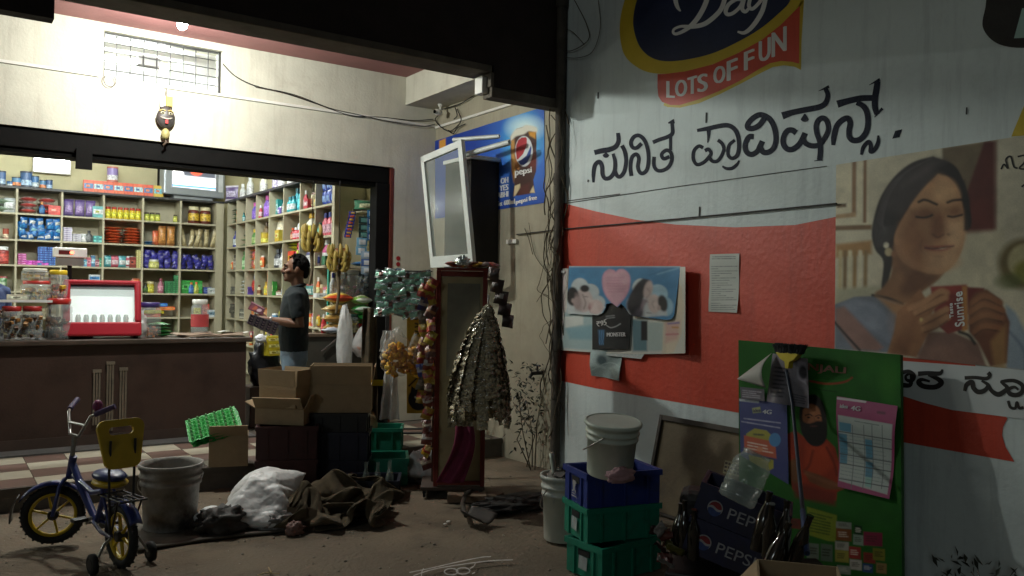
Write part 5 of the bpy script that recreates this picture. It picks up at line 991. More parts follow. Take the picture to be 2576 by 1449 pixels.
# jars along the counter
clear = film("clear_jar_plastic", (.62, .68, .68), .30, .08, .12, 14)
def cjar(px, py, Y, r, h, lid, content, fill_, label, cat="jar", lab_c=None, z=CT):
    p = at_y(px, py, Y); t = thing("clear_jar", label, cat, (p.x, Y, z)); prof = [(r * .92, 0), (r, h * .04), (r, h * .3), (r * .96, h * .33), (r, h * .36), (r, h * .62), (r * .96, h * .65), (r, h * .68), (r, h * .78), (r * .8, h * .88)]
    G().lathe(prof, 20, caps=(True, False)).build("jar_body", clear, t, fixn=False)
    G().lathe([(r * .84, h * .9 - .01), (r * .88, h * .9), (r * .88, h), (r * .8, h + .005)], 20).build("lid", cmat(lid, .35), t)
    if fill_:
        g = G(); rr = r * .9
        for k in range(int(60 * fill_) + 14):
            a = R.uniform(0, 6.28); q = rr * math.sqrt(R.random()) * .92; s_ = R.uniform(.016, .03)
            g.cbox((q * math.cos(a), q * math.sin(a), .02 + R.random() * h * fill_), (s_ * 1.6, s_, s_), R.randrange(len(content)), R.uniform(0, 3), Matrix.Rotation(R.uniform(-.4, .4), 4, 'X'))
        o = g.build("contents", [cmat(c, .6) for c in content], t); o['kind'] = 'stuff'
    if lab_c: G().lathe([(r * 1.012, h * .25), (r * 1.012, h * .6)], 20, caps=(False, False)).build("label_band", cmat(lab_c, .5), t)
    return t
bis = ("6a4a26", "8a6232", "4a3018")
cjar(28, 855, YF + .12, .085, .29, "9a2422", bis, .7, "clear jar with red lid at the left end of the counter")
cjar(80, 855, YF + .12, .085, .29, "98221f", bis, .68, "clear jar with red lid, middle one of the counter's left end")
cjar(147, 853, YF + .16, .11, .36, "a82822", ("5a3418", "7a4a22", "8a5a2c"), .5, "wide clear jar with red lid left of the red display case")
cjar(374, 842, YF + .28, .11, .33, "3a2f6a", ("a8642a", "c0803a"), .25, "clear jar with violet lid right of the red display case")
cjar(502, 846, YF + .42, .085, .36, "d0d0c8", ("c8b8a8",), 0, "clear jar with pinkish red label on the counter", lab_c="b8484a")
# raised glass ledge with tubs
z = at_y(90, 756, YF + .16).z
lg = thing("glass_ledge", "raised glass ledge with a bright white edge above the counter jars", "ledge", (.6, YF + .16, z))
G().box(-2.0, .90, YF + .10, YF + .45, z - .012, z).build("glass_plate", mat("pale_glass_plate", (.55, .6, .58), .15, spec=.6), lg, world=True)
G().box(-2.0, .90, YF + .085, YF + .099, z - .016, z + .006).build("edge_trim", mat("white_edge_trim", (.75, .75, .72), .35), lg, world=True)
for x in (.0, .86): G().box(x, x + .02, YF + .2, YF + .22, CT, z - .0125).build("ledge_post", silver, lg, world=True)
cjar(92, 752, YF + .26, .125, .17, "c04038", ("c89a3a", "8a8a2a", "d0b060"), .5, "low clear tub with red rim on the glass ledge", "tub", z=z + .001)
cjar(88, 722, YF + .26, .11, .10, "c8c4b4", ("c8a24a", "b0a060"), .4, "small clear tub stacked on the red rimmed tub", "tub", z=z + .18)
cjar(146, 752, YF + .24, .082, .27, "d8b82a", ("c8a020", "9a4a22"), .45, "clear jar with bright yellow lid on the glass ledge", z=z + .001, lab_c=None)
p = at_y(45, 745, YF + .2); put(good('box', (.16, .1, .05), ("b8ae98", "d0c8b4", "6a6454")), "carton", (p.x, YF + .22, z + .001), 0, "small cream carton on the glass ledge beside the tubs", "carton")
# loose things on the counter top
bagw = film("white_thin_bag", (.72, .72, .70), .55, .25, .9, 16)
def blob(name, label, cat, loc, size, m, seed=0, amp=.25, rz=0, taper=0, fr=3, n=28, k=18, flatb=True, group=None):
    """crumpled bag-like body standing on its base"""
    def fn(v):
        q = v.normalized() if v.length > 1e-6 else v; d = 1 + amp * mn.noise(q * fr + Vector((seed * 3.1, seed, 0))) + amp * .4 * mn.noise(q * fr * 3.2 + Vector((seed, 5, 2)))
        w = Vector((v.x * size[0], v.y * size[1], v.z * size[2])) * d; t = 1 - taper * max(0, v.z)
        return Vector((w.x * t, w.y * t, max(-size[2] * .72, w.z)))
    g = G().sphere((0, 0, size[2] * .72), 1, n, k, 0, fn=fn); o = g.build(name, m, None, loc=loc, rot=(0, 0, rz)); return tag(o, label, cat, group)
p = at_y(353, 840, YF + .12); blob("plastic_bag", "crumpled clear bag beside the red display case", "bag", (p.x, YF + .14, CT), (.06, .06, .16), bagw, 3, .5, taper=.4)
p = at_y(403, 836, YF + .3)
for i in range(4): put(good('flat', (.2, .035, .14), ("2f8a3a", "5ab05a", "1c5a24")), "packet", (p.x, YF + .36, CT + .034 * i), .1 * i, "green packet in the small pile on the counter top", "packet", "green packets piled on the counter")
g = G(); P0 = at_y(530, 846, YF + .15)
for k, (x, y, w, d, a) in enumerate(((0, 0, .55, .34, .05), (.1, .03, .5, .3, -.12), (-.12, .05, .42, .28, .25))): g.grid(lambda u, v, w=w, d=d, k=k: ((u - .5) * w, (v - .5) * d, .004 + .006 * k + .012 * abs(math.sin(u * 5 + k)) + .02 * (v > .8) * math.sin(u * 8)), 14, 6, 0, Matrix.Translation((P0.x + x, YF + .2 + y, CT)) @ Matrix.Rotation(a, 4, 'Z'))
tag(g.build("brown_paper", mat("brown_wrapping_paper", (.19, .13, .085), .7, .15), None, solid=.002), "sheets of brown wrapping paper lying on the counter's right end", "paper")
p = at_y(590, 838, YF + .3); tag(G().grid(lambda u, v: (p.x + (u - .5) * .3, YF + .35 + (v - .5) * .1, CT + .04 + .01 * math.sin(u * 6)), 8, 3).build("white_sheet", mat("white_paper", (.7, .68, .62), .6)), "white paper sheet on top of the brown paper", "paper")

# ---------------------------------------------------------------- the man
skin_m = mat("brown_skin", (.20, .10, .058), .5, .12, 14, .08, 90, spec=.4)
hair_m = mat("black_hair", (.006, .0055, .005), .85, .3, 40, .4, 120, spec=.15)
def remesh(o, vs=.009, sm=6):
    a = o.modifiers.new("join", 'REMESH'); a.mode = 'VOXEL'; a.voxel_size = vs; a.use_smooth_shade = True
    b = o.modifiers.new("smooth", 'SMOOTH'); b.factor = .5; b.iterations = sm
    return o
def rings(g, R_, n=20, m=0):
    """closed body from elliptic rings (x, y, z, rx, ry)"""
    V = []; k = len(R_)
    for x, y, z, rx, ry in R_:
        for i in range(n): a = 2 * math.pi * i / n; V.append((x + rx * math.cos(a), y + ry * math.sin(a), z))
    F = [(j * n + i, j * n + (i + 1) % n, (j + 1) * n + (i + 1) % n, (j + 1) * n + i) for j in range(k - 1) for i in range(n)]
    F += [tuple(range(n))[::-1], tuple(range((k - 1) * n, k * n))]; return g.add(V, F, m, True)
def hand(g, wrist, palm, side, up):
    """palm with four curled fingers closing on a sheet and a thumb opposing from the palm's side"""
    w, p = Vector(wrist), Vector(palm); d = (p - w).normalized(); u = Vector(up); s = d.cross(u).normalized() * side
    g.sphere((w + p) / 2 + d * .02, 1, 12, 8, sc=(.036, .046, .022)); g.tube([w, w + d * .04, p], [.026, .034, .030], 8, flat=.7)
    for i, L in enumerate((.062, .072, .068, .052)):
        b = p + u * (.028 - .019 * i); k1 = b + d * L * .5; k2 = k1 + (d * .35 - s * .85).normalized() * L * .35; k3 = k2 + (-d * .5 - s * .7).normalized() * L * .25
        g.tube([b - d * .02, b, k1, k2, k3], [.0105, .0105, .0098, .009, .0075], 7)
    t0 = w + d * .03 + u * .03; g.tube([t0 - u * .012, t0 + d * .03 + u * .012 - s * .012, t0 + d * .062 + u * .004 - s * .022], [.013, .0115, .009], 7)
def person(label, loc, rz, shirt_c, trouser_c):
    t = thing("person", label, "person", loc, rz)
    g = G()
    g.sphere((0, .012, 1.628), 1, 20, 14, sc=(.076, .098, .108)); g.sphere((0, -.028, 1.56), 1, 16, 12, sc=(.060, .066, .062)); g.sphere((0, -.082, 1.528), 1, 10, 8, sc=(.028, .022, .02))
    g.tube([(0, -.086, 1.645), (0, -.104, 1.622), (0, -.118, 1.600), (0, -.096, 1.588)], [.010, .013, .017, .014], 8); g.sphere((0, -.080, 1.652), 1, 12, 8, sc=(.056, .02, .011)); g.sphere((0, -.094, 1.562), 1, 10, 8, sc=(.027, .014, .013))
    for s in (-1, 1): g.sphere((s * .047, -.062, 1.598), 1, 10, 8, sc=(.026, .028, .024)); g.sphere((s * .076, .016, 1.61), 1, 10, 8, sc=(.011, .021, .033)); g.sphere((s * .017, -.097, 1.594), 1, 8, 6, sc=(.011, .012, .009))
    g.tube([(0, .03, 1.38), (0, .022, 1.46), (0, .008, 1.55)], [.062, .056, .058], 14)
    g.sphere((0, .0, 1.36), 1, 14, 10, sc=(.15, .085, .08)); g.sphere((0, 0, 1.12), 1, 14, 10, sc=(.13, .09, .25)); rings(g, [(0, 0, .8, .12, .09), (0, 0, 1.0, .13, .09), (0, 0, 1.2, .13, .09)])
    EL = {1: (.235, .06, 1.135), -1: (-.235, .05, 1.14)}; WR = {1: (.125, -.215, 1.175), -1: (-.06, -.235, 1.16)}; PA = {1: (.085, -.295, 1.185), -1: (-.03, -.315, 1.17)}
    for s in (-1, 1):
        e = Vector(EL[s]); w = Vector(WR[s]); g.tube([(s * .12, .01, 1.39), (s * .185, .015, 1.37), (s * .215, .035, 1.25), e, e.lerp(w, .35), e.lerp(w, .75), w], [.05, .052, .046, .042, .042, .032, .026], 12)
        hand(g, w, PA[s], s, (0, .15, .98)); g.tube([(s * .085, 0, .88), (s * .095, -.005, .5), (s * .1, .02, .1)], [.07, .05, .038], 10); g.tube([(s * .1, .04, .045), (s * .105, -.14, .03)], [.035, .03], 8)
    remesh(g.build("body", skin_m, t), .0065, 4)
    g = G(); rings(g, [(0, .0, .885, .168, .118), (0, -.004, .95, .172, .128), (0, -.012, 1.06, .168, .132), (0, -.008, 1.18, .178, .13), (0, .0, 1.30, .192, .125), (0, .006, 1.38, .19, .112), (0, .012, 1.43, .13, .092), (0, .016, 1.465, .074, .066)], 24)
    for s in (-1, 1): e = Vector(EL[s]); g.tube([(s * .13, .01, 1.39), (s * .188, .015, 1.375), (s * .218, .033, 1.25), Vector((s * .226, .045, 1.19))], [.068, .072, .066, .064], 14)
    o = remesh(g.build("shirt", shirt_c, t), .009, 8)
    rumple = o.modifiers.new("rumple", 'DISPLACE'); tx = bpy.data.textures.new("cloth_folds", 'CLOUDS'); tx.noise_scale = .09; tx.noise_depth = 2; rumple.texture = tx; rumple.strength = .014; rumple.mid_level = .5
    g = G().tube([(.066 * math.cos(a), .018 + .062 * math.sin(a), 1.466 + .018 * math.sin(a)) for a in np.linspace(0, 6.283, 18)[:-1]], .014, 8, closed=True); g.build("collar", shirt_c, t)
    g = G(); rings(g, [(0, 0, .80, .165, .118), (0, 0, .9, .166, .118), (0, 0, .985, .158, .118)], 22)
    for s in (-1, 1): rings(g, [(s * .1, .02, .07, .062, .07), (s * .1, .012, .3, .07, .076), (s * .097, 0, .5, .08, .084), (s * .09, 0, .72, .094, .104), (s * .082, 0, .87, .09, .11)], 18)
    o = remesh(g.build("trousers", trouser_c, t), .011, 6); d = o.modifiers.new("rumple", 'DISPLACE'); d.texture = tx; d.strength = .016; d.mid_level = .5
    for s in (-1, 1): remesh(G().sphere((s * .102, -.05, .045), 1, 14, 10, sc=(.05, .14, .042)).build("shoe", black_steel, t), .01, 2)
    g = G(); g.sphere((0, .034, 1.655), 1, 20, 14, sc=(.080, .092, .092)); g.sphere((0, .085, 1.60), 1, 14, 10, sc=(.060, .034, .065))
    for s in (-1, 1): g.sphere((s * .070, .000, 1.640), 1, 10, 8, sc=(.010, .026, .040))
    for k in range(150):
        a = R.uniform(0, 6.28); b = R.uniform(.15, 1.45); d = Vector((math.cos(a) * math.cos(b), math.sin(a) * math.cos(b), math.sin(b)))
        if d.y < -.45 and d.z < .68: continue
        c = Vector((0, .022, 1.655)) + Vector((d.x * .078, d.y * .094, d.z * .094)); g.tube([c, c + d * .012 + Vector((R.uniform(-.01, .01), -.008, .004))], [.008, .003], 5)
    o = remesh(g.build("hair", hair_m, t), .005, 1)
    for s in (-1, 1):
        e = G().sphere((s * .031, -.0785, 1.630), .0105, 10, 8, sc=(1.2, 1, .6)).build("eye", mat("eye_white", (.55, .52, .48), .25), t); G().sphere((s * .031, -.0865, 1.630), .0058, 8, 6).build("pupil", hair_m, e)
        G().tube([(s * .012, -.098, 1.652), (s * .034, -.094, 1.660), (s * .055, -.078, 1.652)], [.004, .006, .003], 6).build("eyebrow", hair_m, t)
    G().tube([(-.032, -.098, 1.572), (-.016, -.110, 1.580), (0, -.112, 1.581), (.016, -.110, 1.580), (.032, -.098, 1.572)], [.004, .008, .007, .008, .004], 6).build("moustache", hair_m, t)
    return t
shirt_d = mat("dark_teal_cloth", (.009, .017, .020), .85, .3, 14, .25, 120); jeans = mat("light_blue_jeans", (.20, .28, .36), .8, .2, 12, .25, 140)
man = person("man in dark teal polo shirt and pale jeans reading a magazine beside the counter", (2.66, 7.21, FL), rad(-113), shirt_d, jeans)
w_ = G().lathe([(.031, -.012), (.034, 0), (.031, .012)], 12, 0, Matrix.Translation((.135, -.195, 1.172)) @ Vector((.03, -.26, .04)).to_track_quat('Z', 'Y').to_matrix().to_4x4()).build("watch", mat("steel_watch", (.6, .6, .58), .3, metal=.7), man)
blue_sh = mat("dark_blue_cloth", (.015, .03, .09), .8, .2, 14)
p = at_y(-42, 800, 9.15); pe = person("person in dark blue shirt behind the counter at the photo's left edge", (p.x, 9.15, FL), rad(30), blue_sh, shirt_d)
# the magazine he holds
mg = thing("magazine", "open magazine with a magenta cover and violet pictures held by the man", "magazine", tuple(at_s(665, 800, 7.2)))
nm = Vector(ray(660, 800)).normalized(); pc = at_s(668, 790, 7.12)
nA = (nm + Vector((.25, .1, -.5))).normalized(); nB = (nm + Vector((.2, .25, .25))).normalized()
ci = crop(640, 650, 4.673)
P = Print([(100, 660), (262, 752), (230, 830), (48, 755)], 40, 26, "5a1530", ci, lambda x, y: at_pl(x, y, pc, nA)); P.ell((130, 740), 40, 26, "b0502a", 12).ell((190, 770), 30, 18, "d0b0b8", 8).line([(100, 668), (255, 752)], 8, "c08a98", 5).poly([(60, 740), (120, 700), (140, 720), (80, 770)], "7a2a3a", 12).grain(.15)
P.build("magazine_cover", PAPER, mg)
P = Print([(75, 800), (330, 830), (440, 960), (370, 1075), (40, 930)], 10, 10, "8a84a0", ci, lambda x, y: at_pl(x, y, pc, nB)) if 0 else Print([(80, 810), (440, 930), (370, 1078), (36, 925)], 56, 40, "98929f", ci, lambda x, y: at_pl(x, y, pc, nB))
for i in range(5):
    for j in range(4): u = (i + .5) / 5; v = (j + .5) / 4; x = 80 + u * 360 - v * 45; y = 812 + u * 122 + v * 118; P.ell((x, y), 26, 16, ("3c3460", "565078", "2c2848", "6a5a80")[(i * 3 + j) % 4], 8, .35).ell((x + 4, y - 5), 12, 7, "c8b8c4", 5, .35)
P.grain(.12).build("magazine_page", PAPER, mg)
for o in mg.children: o.modifiers.new("thick", 'SOLIDIFY').thickness = .003
# black bag and yellow packs behind him
p = at_y(665, 880, 8.75); blob("black_bag", "black carrier bag with a white print behind the magazine", "bag", (p.x, 8.75, FL + .42), (.16, .1, .27), mat("black_plastic_bag", (.012, .012, .014), .3, .2, 8, .4, 14), 5, .3)
p = at_y(657, 862, 8.6); blob("white_bundle", "small white wrapped bundle on the black bag", "bundle", tuple(p), (.06, .05, .05), mat("white_wrap", (.65, .66, .68), .4, .1, 10, .4, 20), 8, .35)
st_ = tag(G().box(2.72, 3.2, 8.62, 8.95, FL, FL + .42).build("wooden_stool_box", brown, bevel=.01), "low brown box under the black bag behind the man", "box")
for i in range(3): p = at_y(684, 862 + i * 16, 8.6); put(good('box', (.13, .1, .07), ("c8b82a", "e0dc80", "98881c")), "carton", (p.x, 8.6, p.z), .1 * i, "yellow pack at the man's hip, %s of three from the top" % ORD[i], "carton", "yellow packs behind the man")

# ---------------------------------------------------------------- side counter at the right of the opening
sct = thing("side_counter", "dark low counter behind the cardboard boxes at the shop's right end", "counter", (3.6, 8.4, FL))
dk = mat("dark_green_brown_counter", (.05, .048, .038), .6, .3, 4)
G().box(3.16, 4.10, 8.36, 8.54, FL, 1.12).build("front_panel", dk, sct, world=True); G().box(3.14, 4.11, 8.335, 8.555, 1.121, 1.155).build("counter_top", mat("worn_counter_top", (.12, .085, .055), .6, .3, 6), sct, world=True, bevel=.005)
SZ = 1.156
def onside(me, name, px, z, label, cat, rz=0, Y=8.44, rot=None, sc=None, group=None): p = at_y(px, 800, Y); return put(me, name, (p.x, Y, z), rz, label, cat, group, rot=rot, sc=sc)
ric = good('flat', (.34, .12, .17), ("c89a3a", "d8b868", "c0472a")); rib = good('flat', (.32, .11, .17), ("a88a50", "c8b888", "8a6a34"))
for i in range(3): onside(rib, "packet", 842 + 2 * i, SZ + .10 * i, "tan rice packet in the pile on the side counter, %s from below" % ORD[i], "packet", .1 * i, group="rice packets piled on the side counter")
onside(ric, "packet", 850, SZ + .315, "orange and yellow rice packet on top of the pile", "packet", -.1)
for i, (c, d) in enumerate(((("b82a2a", "d86a60", "8a1c1c"), "red packet under the green ones"), (("2f9a3a", "68c870", "1c6a26"), "lower bright green packet"), (("3aa846", "80d488", "d8e4d8"), "upper bright green packet"), (("8ac04a", "c8e0a0", "d8e0d0"), "topmost pale green packet"))):
    onside(good('flat', (.24, .11, .16), c), "packet", 908, SZ + .10 * i, d + " of the pile beside the rice", "packet", .06 * i)
cj = cjar(880, 765, 8.7, .115, .30, "c8ccd0", ("c890a8", "d8b0c0"), .3, "large clear jar with pink sweets and silver lid on the end shelf", z=1.535); cj.location = (at_y(882, 760, 8.7).x, 8.7, 1.535 - .14 + .0) if 0 else cj.location
cjar(919, 765, 8.66, .10, .28, "5a6a78", ("2a5a8a", "1c4470", "8a9aa8"), .8, "clear jar of blue sweets beside the pink sweets jar", z=1.535)
cjar(884, 870, 8.37, .075, .2, "1f3a34", ("98903a", "b8a850"), .5, "squat clear jar with dark green lid in front of the rice packets", z=SZ)
onside(good('bottle', (.06, .05, .2), ("a8242a", "d86068", "d8d8d8")), "bottle", 815, SZ, "small red bottle behind the man's back", "bottle")
onside(good('flat', (.2, .07, .14), ("c8ccd4", "e0e4e8", "9aa4b0")), "packet", 833, SZ, "white packet lying in front of the rice pile", "packet", Y=8.38)
tag(G().tube([at_y(808, 884, 8.33), at_y(850, 850, 8.33)], .014, 6, flat=.4).build("knife", mat("dull_blade", (.12, .11, .10), .4, metal=.5)), "long dull knife lying slantwise on the side counter", "knife")
p = at_y(870, 912, 8.2); blob("clear_plastic_roll", "tall roll of white plastic bags leaning on the side counter", "roll", (p.x, 8.24, .55 + FL), (.085, .07, .42), bagw, 2, .18)
tag(G().box(p.x - .15, p.x + .3, 8.15, 8.33, FL, FL + .55).build("low_stand", dk, bevel=.01), "dark low stand carrying the plastic roll", "stand")
p = at_y(912, 880, 8.2); b_ = thing("bun_bag", "clear bag of pink buns hanging at the side counter", "bag", tuple(p))
for i in range(7): G().sphere((R.uniform(-.06, .06), R.uniform(-.03, .03), R.uniform(-.06, .06)), .045, 12, 8).build("bun", mat("pink_bun", (.45, .25, .19), .6, .15), b_)
o = G().sphere((0, 0, .05), 1, 20, 14, fn=lambda v: Vector((v.x * .12 * (1 - .5 * max(0, v.z)), v.y * .08, v.z * (.2 if v.z > 0 else .13))) * (1 + .2 * mn.noise(v * 3))).build("bag_film", bagw, b_)

# ---------------------------------------------------------------- bananas
ban_g = mat("ripe_banana_skin", (.42, .31, .07), .5, .25, 14, stain=(.12, .085, .03), st_scale=9, st_lo=.58, st_hi=.75); stemm = mat("brown_banana_stem", (.10, .075, .04), .8, .3)
def bananas(px, y0, y1, Y, label, tiers, tail):
    a = at_y(px, y0, Y); b = at_y(px, y1, Y); L = a.z - b.z; t = thing("banana_bunch", label, "bananas", tuple(a)); top_z = 2.775 - a.z
    G().tube([(0, 0, top_z), (0, 0, .1)], .004, 5).build("string", wire_m, t)
    G().tube([(0, 0, .1), (.01, 0, -.05), (0, 0, -L), (.01, 0, -L - tail * .5), (-.02, 0, -L - tail)], [.012, .022, .024, .018, .012], 8).build("stem", stemm, t)
    for k in range(tiers):
        z = -L * (k + .35) / tiers; n = 7 - (k > 1)
        for i in range(n):
            an = 2 * math.pi * i / n + k * .4; r0 = .03; d = Vector((math.cos(an), math.sin(an), 0)); s_ = R.uniform(.85, 1.1)
            pts = [d * r0 + Vector((0, 0, z)), d * .075 * s_ + Vector((0, 0, z - .005)), d * .105 * s_ + Vector((0, 0, z + .045)), d * .105 * s_ + Vector((0, 0, z + .10)), d * .09 * s_ + Vector((0, 0, z + .135))]
            G().tube([Vector(v) for v in spline(pts, 3)], [.008, .013, .016, .018, .019, .020, .020, .020, .019, .018, .015, .010, .006][:13], 8).build("banana", ban_g, t)
bananas(785, 590, 640, 8.40, "hanging banana bunch above the man's head", 3, .32)
bananas(852, 640, 690, 8.30, "hanging banana bunch lower and right of the man's head", 3, .42)
# ================================================================== YARD, LEFT AND MIDDLE
# ---------------------------------------------------------------- child's bicycle with training wheels
bk = thing("child_bicycle", "blue and yellow child's bicycle with training wheels in front of the tiled step", "bicycle", (.915, 5.20, 0), .25)
blue_f = mat("blue_bike_enamel", (.020, .035, .16), .3, .15, 8, coat=.4); yel_p = mat("yellow_bike_plastic", (.55, .38, .015), .38, .12, 8); rub = mat("black_rubber", (.014, .014, .014), .8, .2, 20); chrome = mat("dull_chrome", (.32, .32, .31), .3, .2, 12, metal=.8)
blk_m = mat("black_painted_metal", (.02, .02, .021), .45)
STEER = Matrix.Translation((0, .70, 0)) @ Matrix.Rotation(1.12, 4, 'Z') @ Matrix.Translation((0, -.70, 0))
def wheel(name, y, mx, r=.18):
    M = mx @ Matrix.Translation((0, y, r)); E = lambda a, q, x=0: Vector((x, q * math.cos(a), q * math.sin(a)))
    A = np.linspace(0, 2 * math.pi, 41)[:-1]
    g = G().tube([E(a, r - .024) for a in A], .025, 10, 0, M, closed=True)
    for k in range(40):
        for s in (-1, 1): a = A[k]; g.cbox(E(a, r - .002, s * .011), (.012, .014, .010), 0, 0, M) if k % 2 == (s > 0) else None
    w = g.build(name, rub, bk)
    G().tube([E(a, r - .052) for a in A], .013, 8, 0, M, closed=True, flat=1.3).build("rim", yel_p, w)
    for k in range(6):
        a = k * math.pi / 3 + .3; G().tube([E(a, .02), E(a, r - .055)], [.013, .009], 6, 0, M, flat=.7).build("spoke", yel_p, w)
    G().lathe([(.03, -.03), (.034, 0), (.03, .03)], 14, 0, M @ Matrix.Rotation(rad(90), 4, 'Y')).build("hub", blk_m, w)
    return w
I4 = Matrix.Identity(4); SBAR = Matrix.Translation((0, .70, 0)) @ Matrix.Rotation(1.62, 4, 'Z') @ Matrix.Translation((0, -.70, 0))
wheel("rear_wheel", 0, I4); wheel("front_wheel", .80, STEER)
g = G().tube([(0, .685, .54), (0, .735, .40)], .024, 10).tube([(0, .70, .50), (0, .55, .36), (0, .36, .22), (0, .32, .20)], [.021, .023, .022, .02], 10).tube([(0, .68, .42), (0, .40, .36), (0, .22, .40)], .016, 8).tube([(0, .33, .20), (0, .24, .36), (0, .19, .48)], .017, 8)
for s in (-1, 1): g.tube([(s * .02, .33, .20), (s * .05, .15, .18), (s * .055, 0, .18)], .011, 8).tube([(s * .03, .21, .44), (s * .055, 0, .19)], .009, 8)
g.build("frame", blue_f, bk)
g = G()
for s in (-1, 1): g.tube([(s * .045, .80, .18), (s * .048, .765, .36), (s * .03, .745, .39), (0, .735, .40)], .012, 8, 0, STEER)
g.build("fork", blue_f, bk)
G().tube([(0, .70, .54), (0, .69, .66)], .015, 8, 0, SBAR).tube([(-.22, .60, .84), (-.15, .66, .80), (-.06, .69, .67), (.06, .69, .67), (.15, .66, .80), (.22, .60, .84)], .010, 8, 0, SBAR).tube([(-.11, .675, .74), (.11, .675, .74)], .008, 8, 0, SBAR).build("handlebar", chrome, bk)
for s in (-1, 1): G().tube([(s * .17, .645, .812), (s * .25, .56, .862)], [.018, .017], 10, 0, SBAR).build("grip", mat("violet_grip", (.06, .04, .11), .6), bk)
G().sphere(SBAR @ Vector((-.15, .62, .86)), .032, 12, 8, sc=(1, .8, 1.2)).build("handlebar_ornament", mat("purple_ornament", (.20, .03, .11), .5), bk)
# saddle, backrest with hand hole, supports
g = G().sphere((0, .17, .50), 1, 18, 10, sc=(.085, .14, .035)); g.build("saddle", mat("blue_saddle_vinyl", (.015, .03, .12), .35, .1), bk)
G().sphere((0, .16, .462), 1, 16, 8, sc=(.095, .13, .03)).build("saddle_base", yel_p, bk)
def rr(w, h, r, n=6, cx=0, cz=0, taper=0):
    o = []
    for (sx, sz), a0 in zip(((1, 1), (-1, 1), (-1, -1), (1, -1)), (0, 90, 180, 270)):
        for i in range(n + 1):
            a = rad(a0 + 90 * i / n); ww = w / 2 * (1 - taper * (sz < 0)); o.append((cx + sx * (ww - r) + r * math.cos(a), cz + sz * (h / 2 - r) + r * math.sin(a)))
    return o
bm_ = bmesh.new(); out = rr(.27, .28, .05, taper=.22); hole = rr(.14, .045, .02, cz=.075)
ev = []
for pts in (out, hole):
    vs = [bm_.verts.new((x, 0, z)) for x, z in pts]; ev += [bm_.edges.new((vs[i], vs[(i + 1) % len(vs)])) for i in range(len(vs))]
bmesh.ops.triangle_fill(bm_, edges=ev, use_beauty=True); me = bpy.data.meshes.new("backrest"); bm_.to_mesh(me); bm_.free(); me.materials.append(yel_p)
o = put(me, "backrest", (0, .02, .705), parent=bk, rot=(rad(-10), 0, 0)); sd = o.modifiers.new("thick", 'SOLIDIFY'); sd.thickness = .022; sd.offset = 0; bv = o.modifiers.new("edge", 'BEVEL'); bv.width = .006; bv.segments = 2
for s in (-1, 1): G().tube([(s * .07, .0, .73), (s * .072, .01, .55), (s * .066, 0, .20)], .008, 6).build("backrest_support", blk_m, bk)
g = G()
for x in (-.07, -.035, 0, .035, .07): g.tube([(x, -.14, .405), (x, .14, .40)], .005, 5)
for y in (-.14, 0, .14): g.tube([(-.08, y, .402), (.08, y, .402)], .006, 5)
g.tube([(.07, -.1, .4), (.058, 0, .2)], .006, 5).tube([(-.07, -.1, .4), (-.058, 0, .2)], .006, 5); g.build("carrier", blk_m, bk)
for nm, y, mx, a0, a1, c in (("rear_fender", 0, I4, 40, 150, blue_f), ("front_fender", .80, STEER, 30, 150, blue_f)):
    g = G(); g.grid(lambda u, v, y=y: ((v - .5) * .07, y + .212 * math.cos(rad(a0 + (a1 - a0) * u)), .18 + (.212 - .02 * (2 * v - 1) ** 2) * math.sin(rad(a0 + (a1 - a0) * u))), 18, 4, 0, mx); g.build(nm, c, bk, solid=.005)
G().grid(lambda u, v: ((v - .5) * .11, .80 + .23 * math.cos(rad(-6 + 40 * u)), .18 + .23 * math.sin(rad(-6 + 40 * u))), 8, 3, 0, STEER).build("mud_flap", mat("grey_flap_plastic", (.13, .13, .12), .5, .2), bk, solid=.006)
for s in (-1, 1):
    M = Matrix.Translation((s * .165, -.02, .058)) @ Matrix.Rotation(rad(90), 4, 'Y')
    t_w = G().lathe([(.045, -.016), (.058, -.012), (.058, .012), (.045, .016)], 18, 0, M).build("training_wheel", rub, bk); G().lathe([(.03, -.018), (.03, .018)], 14, 0, M).build("rim", blk_m, t_w)
    G().tube([(s * .055, 0, .18), (s * .10, -.01, .15), (s * .15, -.02, .062)], .009, 6).build("training_wheel_arm", chrome, bk)
    G().tube([(0, .33, .20), (s * .06, .33, .20), (s * .07, .33 + s * .09, .20 - s * .05), (s * .10, .33 + s * .09, .20 - s * .05)], .009, 6).build("crank", chrome, bk)
    G().cbox((s * .135, .33 + s * .09, .20 - s * .05), (.08, .06, .022)).build("pedal", blk_m, bk, bevel=.004)
G().lathe([(.05, -.006), (.05, .006)], 18, 0, Matrix.Translation((.035, .33, .2)) @ Matrix.Rotation(rad(90), 4, 'Y')).build("chain_wheel", blk_m, bk)

# ---------------------------------------------------------------- buckets
def bucket(name, label, loc, r, h, m, filled=None, rot=None, handle=True, lid=False):
    t = thing(name, label, "bucket", loc, rot=rot); pr = [(r * .84, 0), (r * .86, .01), (r * .93, h * .68), (r * .99, h * .685), (r * .99, h * .73), (r * .95, h * .735), (r * .96, h * .80), (r * 1.02, h * .805), (r * 1.02, h * .84), (r * .97, h * .845), (r * .985, h * .93), (r * 1.05, h * .935), (r * 1.06, h), (r * .98, h), (r * .95, h * .9), (r * .80, .02)]
    G().lathe(pr, 32, caps=(True, True)).build("bucket_body", m, t)
    if handle: G().tube([(r * 1.04 * math.cos(a), r * 1.04 * math.sin(a) , h * .82 - .5 * h * math.sin((a + .2) / 3.5 * math.pi) * .9) for a in np.linspace(-.2, 3.3, 18)], .004, 6).build("wire_handle", chrome, t)
    if lid: G().lathe([(r * 1.07, h * .955), (r * 1.09, h * .96), (r * 1.09, h * 1.005), (r * 1.0, h * 1.03), (r * .98, h * 1.015)], 32).build("lid", m, t)
    return t
